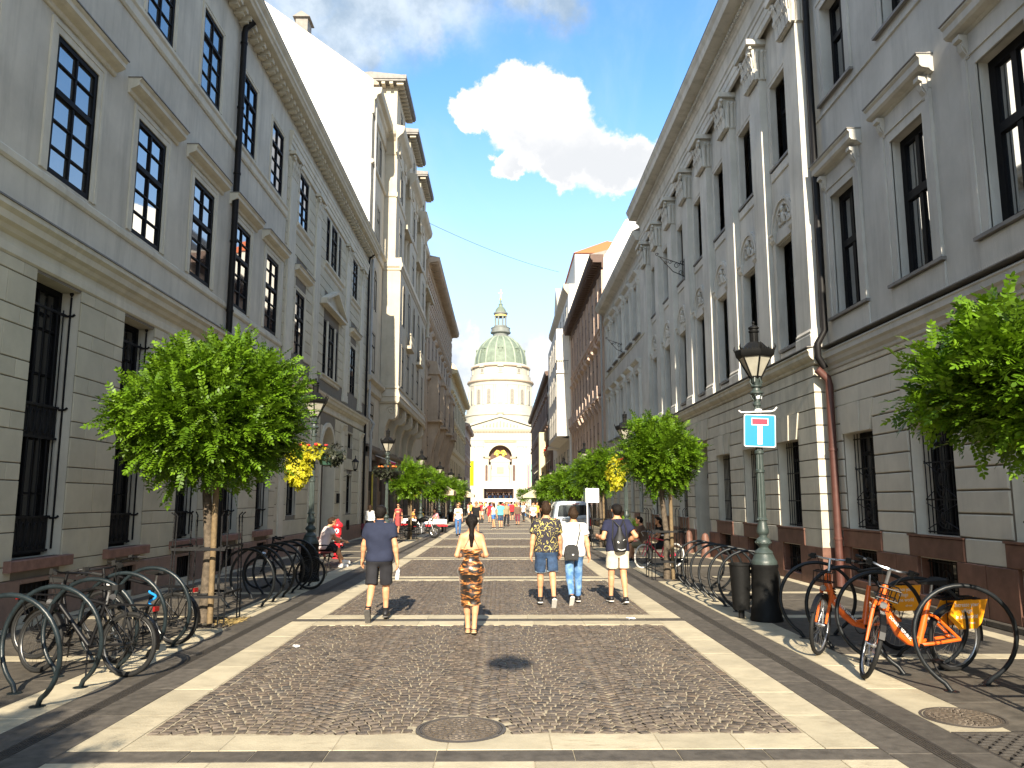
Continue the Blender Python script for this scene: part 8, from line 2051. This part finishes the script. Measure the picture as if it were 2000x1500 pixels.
def bike(loc, rz, label, style, fm, tyre='rubber', steer=0.0, lean=0.0, mirror=1):
    t = thing('bicycle', label, 'bicycle', loc, rot=Euler((R(lean), 0, rz), 'XYZ')); H0 = Vector((.36, 0, .86)); ax = Vector((-.30, 0, .95)).normalized(); St = Matrix.Translation(H0) @ Matrix.Rotation(R(steer), 4, ax) @ Matrix.Translation(-H0)
    tw, tr = wheel_meshes(tyre); xr, xf = -.53, .56
    if style == 'trek':
        if 'trek' not in WHEEL: WHEEL['trek'] = tr.copy(); WHEEL['trek'].materials[0] = M('rim_dark')
        tr = WHEEL['trek']
    w = part('wheel', tw, t, (xr, 0, RW)); part('rim', tr, w)
    e = (St @ Matrix.Translation((xf, 0, RW))); w = part('wheel', tw, t, e.to_translation(), e.to_euler()); part('rim', tr, w)
    bb = (-.06, 0, .29); st = (-.22, 0, .80); mb = MB()
    if style == 'city':
        mb.tube([(.355, 0, .9), (.38, 0, .8), (.33, 0, .62), (.2, 0, .42), (.08, 0, .33), (-.06, 0, .29)], [.03, .045, .042, .036, .034, .034], 10); mb.tube([(.05, 0, .345), (-.05, 0, .355), (-.125, 0, .42), (-.15, 0, .5)], .018, 8); mb.tube([bb, (-.14, 0, .56), (-.2, 0, .74)], [.033, .03, .024], 10)
        for s in (-1, 1): mb.tube([bb, (-.2, s * .06, .31), (xr, s * .065, RW)], .017, 7); mb.tube([(-.15, 0, .62), (-.25, s * .05, .56), (xr, s * .065, RW)], .015, 7)
    else:
        hd = (.345, 0, .88); lo_ = (.375, 0, .73); r = .021 if style == 'trek' else .018
        mb.tube([hd, lo_], .026, 8); mb.tube([lo_, bb], r * 1.2, 8); mb.tube([(.35, 0, .85), (-.2, 0, .74)], r, 8); mb.tube([bb, (-.21, 0, .78)], r * .95, 8)
        for s in (-1, 1): mb.tube([bb, (-.2, s * .06, .31), (xr, s * .065, RW)], .011, 6); mb.tube([(-.195, 0, .72), (xr, s * .065, RW)], .009, 6)
    part('frame', mb, t, mats=fm, smooth=50)
    mb = MB(); fk = 'bike_black' if style == 'trek' else fm
    for s in (-1, 1): mb.tube([(.375, s * .055, .71), (.43, s * .055, .58), (xf - .01, s * .055, RW + .02)], [.02, .018, .013], 7)
    mb.box(.345, .405, -.075, .075, .69, .73); mb.tube([(.345, 0, .9), (.375, 0, .72)], .02, 8); mb.xform(St); part('fork', mb, t, mats=fk, smooth=50)
    mb = MB(); zb = 1.06 if style != 'race' else .98; xb = .30
    if style == 'race': mb.tube([(xb + .1, -.16, zb - .12), (xb + .16, -.2, zb - .02), (xb + .1, -.21, zb), (xb, -.2, zb), (xb, .2, zb), (xb + .1, .21, zb), (xb + .16, .2, zb - .02), (xb + .1, .16, zb - .12)], .014, 7)
    else: mb.tube([(xb - .16, -.29, zb - .01), (xb - .04, -.22, zb + .01), (xb + .02, -.08, zb), (xb + .02, .08, zb), (xb - .04, .22, zb + .01), (xb - .16, .29, zb - .01)], .0125, 7)
    mb.tube([(.345, 0, .88), (xb + .02, 0, zb)], .017, 7); mb.xform(St); hb = part('handlebar', mb, t, mats='steel' if style != 'trek' else 'bike_black', smooth=50)
    mb = MB()
    for s in (-1, 1):
        if style != 'race': mb.tube([(xb - .07, s * .245, zb + .006), (xb - .17, s * .295, zb - .012)], .019, 7); mb.tube([(xb + .0, s * .2, zb - .01), (xb - .06, s * .28, zb - .06)], .007, 5); mb.box(xb - .03, xb + .02, s * .2 - .025, s * .2 + .025, zb - .02, zb + .04)
        mb.tube([(xb, s * .17, zb), (xb + .16, s * .1, zb + .02), (.42, s * .03, .86), (.40, s * .03, .72)], .004, 4)
    mb.xform(St); part('grips', mb, hb, mats='rubber')
    mb = MB(); mb.tube([(-.21, 0, .74), (-.235, 0, .9 if style != 'race' else .88)], .014, 7); part('seatpost', mb, t, mats='steel')
    zs = .90 if style != 'race' else .88; mb = MB(); mb.add([(p[0], p[1], p[2]) for p in [(-.06, -.02, zs + .02), (-.06, .02, zs + .02), (-.2, .045, zs + .03), (-.33, .095, zs + .045), (-.37, .06, zs + .05), (-.37, -.06, zs + .05), (-.33, -.095, zs + .045), (-.2, -.045, zs + .03)]] + [(-.07, -.015, zs - .005), (-.07, .015, zs - .005), (-.2, .04, zs - .01), (-.33, .09, zs - .01), (-.37, .055, zs - .01), (-.37, -.055, zs - .01), (-.33, -.09, zs - .01), (-.2, -.04, zs - .01)], [(7, 6, 5, 4, 3, 2, 1, 0)] + [(i, (i + 1) % 8, 8 + (i + 1) % 8, 8 + i) for i in range(8)] + [tuple(range(8, 16))]); part('saddle', mb, t, mats='suede' if style != 'race' else 'sign_white', smooth=40)
    mb = MB(); mb.tube([(bb[0], -.05, bb[2]), (bb[0], .05, bb[2])], .022, 8); mb.tube([(bb[0] + .09 * math.cos(a), -.045, bb[2] + .09 * math.sin(a)) for a in [k * math.pi / 8 for k in range(16)]], .006, 4, closed=True)
    for s in (-1, 1): mb.tube([(bb[0], s * .06, bb[2]), (bb[0] - s * .1, s * .075, bb[2] - s * .13)], .009, 6); mb.box(bb[0] - s * .1 - .045, bb[0] - s * .1 + .045, s * .125 - .04, s * .125 + .04, bb[2] - s * .13 - .012, bb[2] - s * .13 + .012)
    for z in (.085, -.085): mb.tube([(bb[0], -.045, bb[2] + z), (xr, -.045, RW + z * .4)], .005, 4)
    part('crankset', mb, t, mats='bike_black')
    if style != 'race':
        mb = MB()
        for x, a0, a1, s_ in ((xr, 20, 190, 0), (xf, 30, 165, 1)):
            P_ = [(x + (RW + .022) * math.cos(R(a)), RW + (RW + .022) * math.sin(R(a))) for a in range(a0, a1, 12)]; o = len(mb.v)
            for i in range(len(P_) - 1): mb.quad((P_[i][0], -.026, P_[i][1]), (P_[i][0], .026, P_[i][1]), (P_[i + 1][0], .026, P_[i + 1][1]), (P_[i + 1][0], -.026, P_[i + 1][1]))
            if s_: mb.xform(St, o)
            part('mudguard', mb, t, mats='bike_black'); mb = MB()
        mb = MB(); zr = .74
        for y in (-.07, -.025, .025, .07): mb.tube([(-.3, y, zr), (-.8, y, zr)], .006, 5)
        for x in (-.32, -.55, -.78): mb.tube([(x, -.07, zr), (x, .07, zr)], .006, 5)
        for s in (-1, 1): mb.tube([(xr, s * .07, RW), (-.74, s * .07, zr)], .006, 5); mb.tube([(xr, s * .07, RW), (-.5, s * .07, zr)], .006, 5)
        part('rack', mb, t, mats='bike_black'); mb = MB(); mb.box(-.83, -.805, -.04, .04, .68, .73); part('rear_light', mb, t, mats='reflector')
        mb = MB(); mb.tube([(.46, 0, .74), (.53, 0, .745)], [.02, .034], 10); mb.xform(St); part('headlight', mb, t, mats='steel')
        mb = MB(); mb.tube([(bb[0] - .02, .05, .28), (bb[0] - .12, .16, .02)], .009, 6); part('kickstand', mb, t, mats='bike_black')
    if style == 'city':
        mb = MB()
        for z in (.82, .93): mb.tube([(.44, -.1, z), (.58, -.1, z), (.58, .1, z), (.44, .1, z)], .007, 5, closed=True)
        for k in range(6): y = -.1 + .04 * k; mb.tube([(.44, y, .82), (.58, y, .82)], .005, 4); mb.tube([(.58, y, .82), (.58, y, .93)], .005, 4)
        mb.xform(St); part('front_carrier', mb, t, mats='bike_black')
        for s in (-1, 1):
            mb = MB(); pl = [(-.36, .57), (-.45, .73), (-.88, .73), (-.80, .5), (-.74, .44), (-.5, .44)]; mb.prism(pl if s < 0 else pl, s * .082 - .004, s * .082 + .004, 'y'); p_ = part('side_panel', mb, t, mats='panel_orange')
            for j, (tx, sz, x, z) in enumerate((('Increase your', .058, -.60, .685), ('village', .058, -.60, .625), ('in the world', .058, -.60, .565), ('off-road', .03, -.66, .50))):
                tm_ = TXT.get(tx) or TXT.setdefault(tx, text_mesh(tx, sz, 'sign_white', extrude=.0006)); part('lettering', tm_, p_, (x, s * .0875, z), (R(90), 0, 0 if s < 0 else R(180)))
            tm_ = TXT.get('f') or TXT.setdefault('f', text_mesh('DONKEY REPUBLIC', .042, 'sign_white', extrude=.0006)); part('lettering', tm_, t, (.205, s * .043, .475), (R(90), R(-42) if s < 0 else R(42), 0 if s < 0 else R(180)))
        mb = MB()
        for q in range(3): mb.tube([(.33 + .02 * math.cos(a), .03 * math.sin(a) * 2, .66 + q * .03 + .01 * math.sin(a * 2)) for a in [k * .7 for k in range(9)]], .006, 4, closed=True)
        part('cable_lock', mb, t, mats='bike_black')
    return t
TXT = {}
def place(rear, front): a = math.atan2(front[1] - rear[1], front[0] - rear[0]); return ((rear[0] + front[0]) / 2, (rear[1] + front[1]) / 2, 0), a
l, a = place((5.02, 8.98), (3.86, 8.62)); big = bike(l, a, 'orange city bike nearest the viewer with its bright side panel in the sun', 'city', 'bike_orange', steer=58, lean=-5)
big.scale = (1.07,) * 3
l, a = place((5.02, 10.2), (3.88, 9.86)); big = bike(l, a, 'orange city bike farther back, its front wheel turned to the street', 'city', 'bike_orange', steer=36, lean=5); big.scale = (1.07,) * 3
l, a = place((-3.98, 8.78), (-5.04, 9.0)); bike(l, a, 'black trekking bike standing nearest in the left row', 'trek', 'bike_black', steer=-12, lean=3)
l, a = place((-4.22, 10.68), (-5.3, 10.95)); b1 = bike(l, a, 'black city bike with a blue cable lock under its saddle', 'trek', 'bike_black', steer=10, lean=-3)
mb = MB(); mb.tube([(-.2 + .05 * math.cos(k * .5), .03 + .006 * math.sin(k), .68 - .012 * k) for k in range(16)], .016, 6); part('cable_lock', mb, b1, mats='cable_blue', smooth=60)
l, a = place((-5.55, 9.75), (-4.5, 9.5)); bike(l, a, 'dark bike facing the street behind the nearest black bike', 'trek', 'bike_black', steer=-20, lean=-3)
l, a = place((-4.05, 17.1), (-5.1, 17.2)); bike(l, a, 'black bike leaning in the hoops before the left lamp base', 'trek', 'bike_black', steer=15, lean=4)
l, a = place((4.93, 22.7), (3.86, 22.2)); bike(l, a, 'red racing bike with white tyres beside the right tree', 'race', 'bike_red', 'rubber_white', steer=12, lean=-3)
# ------------------------------------------------------------------ silver van seen from behind
mat('van_paint', (0.52, 0.58, 0.66), 0.3, 0.03, 3, spec=0.5, coat=0.6); mat('van_glass', (0.015, 0.018, 0.022), 0.06, 0, 1, spec=0.9, ior=1.7); mat('lamp_red', (0.45, 0.02, 0.02), 0.25, 0.1, 9, coat=0.5); mat('plastic_dark', (0.03, 0.03, 0.032), 0.6, 0.1, 9); mat('plate', (0.7, 0.7, 0.66), 0.5, 0.03, 9)
v = thing('parked_van', 'silver blue van seen from behind beside the right hand trees', 'van', (3.22, 36.2, 0), R(1)); hw = .89
def section(y, sc, zt): return [(-hw * sc, y, .3), (-hw * sc, y, .95), (-hw * .985 * sc, y, 1.1), (-hw * .86 * sc, y, zt - .16), (-hw * .76 * sc, y, zt - .04), (-hw * .5 * sc, y, zt), (hw * .5 * sc, y, zt), (hw * .76 * sc, y, zt - .04), (hw * .86 * sc, y, zt - .16), (hw * .985 * sc, y, 1.1), (hw * sc, y, .95), (hw * sc, y, .3)]
mb = MB(); secs = [(0, .955, 1.76), (.06, .985, 1.8), (.22, 1, 1.83), (2.2, 1, 1.83), (3.0, .98, 1.72), (3.6, .96, 1.05), (4.3, .92, .92), (4.4, .88, .6)]
for y, sc, zt in secs:
    s = section(y, sc, zt)
    if y == 0: s = [(p[0], p[1] - .1 * max(0, min(1, (1.15 - p[2]) / .5)), p[2]) for p in s]
    mb.v += s
for i in range(len(secs) - 1):
    for k in range(12): mb.face((i * 12 + k, i * 12 + (k + 1) % 12, (i + 1) * 12 + (k + 1) % 12, (i + 1) * 12 + k))
mb.face(range(12)); mb.face([len(mb.v) - 12 + k for k in range(11, -1, -1)]); part('body', mb, v, mats='van_paint', smooth=35)
mb = MB(); mb.prism([(-.70, 1.13), (.70, 1.13), (.635, 1.6), (.56, 1.66), (-.56, 1.66), (-.635, 1.6)], -.035, -.01, 'y'); part('rear_window', mb, v, mats='van_glass')
mb = MB(); mb.box(-.3, .3, -.03, .02, 1.70, 1.725); part('brake_light', mb, v, mats='lamp_red')
for s in (-1, 1):
    mb = MB(); mb.prism([(s * .73, .72), (s * .86, .72), (s * .845, 1.08), (s * .75, 1.08)][::s], -.12, -.02, 'y'); part('tail_light', mb, v, mats='lamp_red')
    mb = MB(); mb.prism([(.35, 1.12), (1.5, 1.12), (1.5, 1.62), (.42, 1.62)], s * .872 - .012, s * .872 + .004, 'x'); mb.v = [(p[0] - s * (p[2] - 1.12) * .17, p[1], p[2]) for p in mb.v]; part('side_window', mb, v, mats='van_glass')
    mb = MB(); mb.prism([(2.0, 1.5), (2.06, 1.05), (2.2, 1.05), (2.2, 1.2)], s * .98 - .08, s * .98 + .08, 'x'); part('mirror', mb, v, mats='plastic_dark')
    for y in (.75, 3.45):
        mb = MB(); mb.tube([(s * .68, y, .31), (s * .89, y, .31)], .31, 20); w = part('wheel', mb, v, mats='rubber'); mb = MB(); mb.tube([(s * .885, y, .31), (s * .9, y, .31)], .2, 16); part('rim', mb, w, mats='steel')
mb = MB(); mb.prism([(-.1, .34), (-.2, .38), (-.22, .56), (-.1, .6)], -.88, .88, 'x'); part('bumper', mb, v, mats='plastic_dark')
mb = MB(); mb.box(-.5, .5, -.14, -.08, .98, 1.02); part('handle_trim', mb, v, mats='steel')
mb = MB(); mb.box(-.26, .26, -.125, -.1, .78, .89); part('number_plate', mb, v, mats='plate')
mb = MB()
for x0, x1, z0, z1 in ((-.62, .62, 1.055, 1.062), (-.68, .68, .655, .665)): mb.box(x0, x1, -.115, -.06, z0, z1)
part('tailgate_gap', mb, v, mats='plastic_dark')
# ------------------------------------------------------------------ motorcycle
mo = thing('motorcycle', 'black cruiser motorcycle parked across the left kerb', 'motorcycle', (-4.12, 40.6, 0), R(-22))
for x, r in ((.8, .33), (-.72, .32)):
    mb = MB(); mb.tube([(x + (r - .06) * math.cos(a), 0, r + (r - .06) * math.sin(a)) for a in [k * math.pi / 12 for k in range(24)]], .062, 8, closed=True); w = part('wheel', mb, mo, mats='rubber', smooth=180)
    mb = MB(); mb.tube([(x + (r - .12) * math.cos(a), 0, r + (r - .12) * math.sin(a)) for a in [k * math.pi / 10 for k in range(20)]], .016, 6, closed=True); mb.tube([(x, -.08, r), (x, .08, r)], .05, 10)
    for k in range(9): a = k * 2 * math.pi / 9; mb.tube([(x, 0, r), (x + (r - .12) * math.cos(a), 0, r + (r - .12) * math.sin(a))], .012, 4)
    part('rim', mb, w, mats='steel')
mb = MB(); mb.tube([(.45, 0, .86), (.2, 0, .82), (-.25, 0, .6), (-.7, 0, .58)], .035, 8); mb.tube([(.48, 0, .8), (.3, 0, .35), (-.3, 0, .28), (-.72, 0, .32)], .03, 8); part('frame', mb, mo, mats='bike_black', smooth=50)
mb = MB()
for s in (-1, 1): mb.tube([(.8, s * .1, .33), (.56, s * .1, .98)], .025, 8)
mb.tube([(.45, -.38, 1.12), (.5, -.1, 1.06), (.55, 0, 1.0), (.5, .1, 1.06), (.45, .38, 1.12)], .014, 6); part('fork', mb, mo, mats='steel', smooth=50)
mb = MB(); mb.tube([(.44, 0, .9), (.3, 0, .95), (.05, 0, .88), (-.1, 0, .78)], [.08, .14, .13, .06], 12); part('tank', mb, mo, mats='bike_black', smooth=60)
mb = MB(); mb.tube([(-.05, 0, .76), (-.3, 0, .7), (-.55, 0, .74), (-.8, 0, .78)], [.08, .13, .12, .07], 10); part('seat', mb, mo, mats='suede', smooth=60)
mb = MB(); mb.box(-.22, .28, -.13, .13, .28, .5)
for s in (-1, 1):
    c = Vector((.03, 0, .48)); d = Vector((s * .5, 0, .85)).normalized(); mb.tube([tuple(c), tuple(c + d * .3)], .1, 12)
    for k in range(6): mb.tube([tuple(c + d * (.08 + .04 * k)), tuple(c + d * (.095 + .04 * k))], .125, 12)
mb.tube([(.15, -.17, .45), (.2, -.2, .25), (-.3, -.2, .25), (-.85, -.2, .32)], [.03, .03, .04, .05], 8); part('engine', mb, mo, mats='steel', smooth=40)
mb = MB(); mb.ell((.62, 0, .92), (.09, .1, .1), 12, 8); part('headlight', mb, mo, mats='steel', smooth=180)
mb = MB()
for i in range(9): a0, a1 = R(10 + 15 * i), R(25 + 15 * i); mb.quad(*[(-.72 + .36 * math.cos(a), y, .33 + .36 * math.sin(a)) for a, y in ((a0, -.09), (a0, .09), (a1, .09), (a1, -.09))])
part('rear_fender', mb, mo, mats='bike_black', smooth=60); mb = MB(); mb.box(-1.05, -1.0, -.05, .05, .6, .68); part('tail_light', mb, mo, mats='lamp_red')
# ------------------------------------------------------------------ pavement cafe
mat('parasol_cream', (0.68, 0.58, 0.42), 0.85, 0.05, 3, trans=0.3); mat('wood_pole', (0.25, 0.15, 0.08), 0.6, 0.2, 12)
def parasol(loc, s, label):
    t = thing('parasol', label, 'parasol', loc, 0, group='cafe parasols'); mb = MB(); h0, h1 = 2.5, 3.35; N_ = 8; rg_ = [s * (1.41 if k % 2 else 1.0) for k in range(8)]
    P_ = [(r * math.cos(k * math.pi / 4), r * math.sin(k * math.pi / 4)) for k, r in enumerate(rg_)]
    for k in range(8):
        a, b = P_[k], P_[(k + 1) % 8]; mb.add([(a[0], a[1], h0), (b[0], b[1], h0), (0, 0, h1)], [(0, 1, 2)]); mb.quad((a[0], a[1], h0 - .28), (b[0], b[1], h0 - .28), (b[0], b[1], h0), (a[0], a[1], h0))
    part('canopy', mb, t, mats='parasol_cream'); mb = MB(); mb.tube([(0, 0, 0), (0, 0, h1 + .08)], .035, 8)
    for p in P_: mb.tube([(0, 0, 2.3), (p[0] * .97, p[1] * .97, h0 - .02)], .014, 4)
    part('pole', mb, t, mats='wood_pole'); mb = MB(); mb.box(-.35, .35, -.35, .35, 0, .1); part('base', mb, t, mats='plastic_dark')
parasol((-4.75, 54.5, 0), 1.55, 'square cream parasol over the cafe tables on the left'); parasol((-4.6, 88, 0), 1.6, 'smaller pale parasol farther along the left row of trees'); parasol((4.2, 100, 0), 1.6, 'pale parasol at the far right below the dark brown house')
def table(loc, rz, label, cl, ln=1.7):
    t = thing('cafe_table', label, 'table', loc, rz, group='tables of the pavement cafe'); mb = MB(); mb.box(-ln / 2, ln / 2, -.4, .4, .72, .755); part('tabletop', mb, t, mats='sign_white'); mb = MB(); mb.box(-ln / 2 - .01, ln / 2 + .01, -.41, -.401, .5, .765); mb.box(-ln / 2 - .01, ln / 2 + .01, .401, .41, .5, .765); part('cloth', mb, t, mats='sign_white')
    for sx in (-1, 1):
        for sy in (-1, 1): mb = MB(); mb.tube([(sx * (ln / 2 - .08), sy * .33, 0), (sx * (ln / 2 - .08), sy * .33, .72)], .025, 6); part('leg', mb, t, mats='iron')
    for sy in (-1, 1):
        b = thing('cafe_bench', 'red cushioned bench beside the %s' % label.replace('white clothed cafe ', ''), 'bench', (loc[0] - sy * .75 * math.sin(rz), loc[1] + sy * .75 * math.cos(rz), 0), rz, group='benches of the pavement cafe'); b['label'] += ', ' + ('far' if sy > 0 else 'near') + ' side'
        mb = MB(); mb.box(-ln / 2, ln / 2, -.18, .18, .38, .46); part('seat', mb, b, mats='red_cloth'); mb = MB()
        for sx in (-1, 1): mb.box(sx * (ln / 2 - .1) - .03, sx * (ln / 2 - .1) + .03, -.15, .15, 0, .38)
        tag(part('legs', mb, b, mats='iron'), kind='stuff')
table((-4.3, 47.2, 0), R(12), 'white clothed cafe table right of the motorcycle', 'sign_white', 2.0); table((-6.2, 49.0, 0), R(8), 'white clothed cafe table behind the motorcycle rear wheel', 'sign_white', 1.6); table((-5.2, 56.4, 0), R(10), 'white clothed cafe table in the shade under the parasol', 'sign_white', 1.6)
t = thing('notice_board', 'white notice board on a post between the right trees', 'sign', (3.55, 31.2, 0)); mb = MB(); mb.box(-.26, .26, -.025, .0, 1.78, 2.33); part('board', mb, t, mats='sign_white'); mb = MB(); mb.tube([(-.2, .03, 0), (-.2, .03, 2.35)], .025, 6); part('post', mb, t, mats='sign_white')
mat('terracotta', (0.45, 0.20, 0.12), 0.7, 0.15, 8)
for x, y, lb in ((5.3, 34.6, 'black flower tub beside the iron tree guard right of the van'), (6.3, 40.5, 'black flower tub by the palace wing wall')):
    t = thing('planter', lb, 'planter', (x, y, 0), group='tubs along the right wall'); mb = MB(); mb.lathe([(.2, 0), (.3, .55), (.33, .56), (.33, .62), (.27, .62)], 14); part('tub', mb, t, mats='bike_black', smooth=40)
    rg = np.random.default_rng(3); p = rg.normal(0, .14, (60, 3)) + [0, 0, .8]; d = rg.normal(0, 1, (60, 3)) + [0, 0, .6]; d /= np.linalg.norm(d, axis=1)[:, None]; part('plants', scatter([frond(2, .16, .1, .06, rg, False)], p, d, rg.normal(0, 1, (60, 3)), rg.uniform(.7, 1.2, 60), 'plants', 'leaf', rg), t)
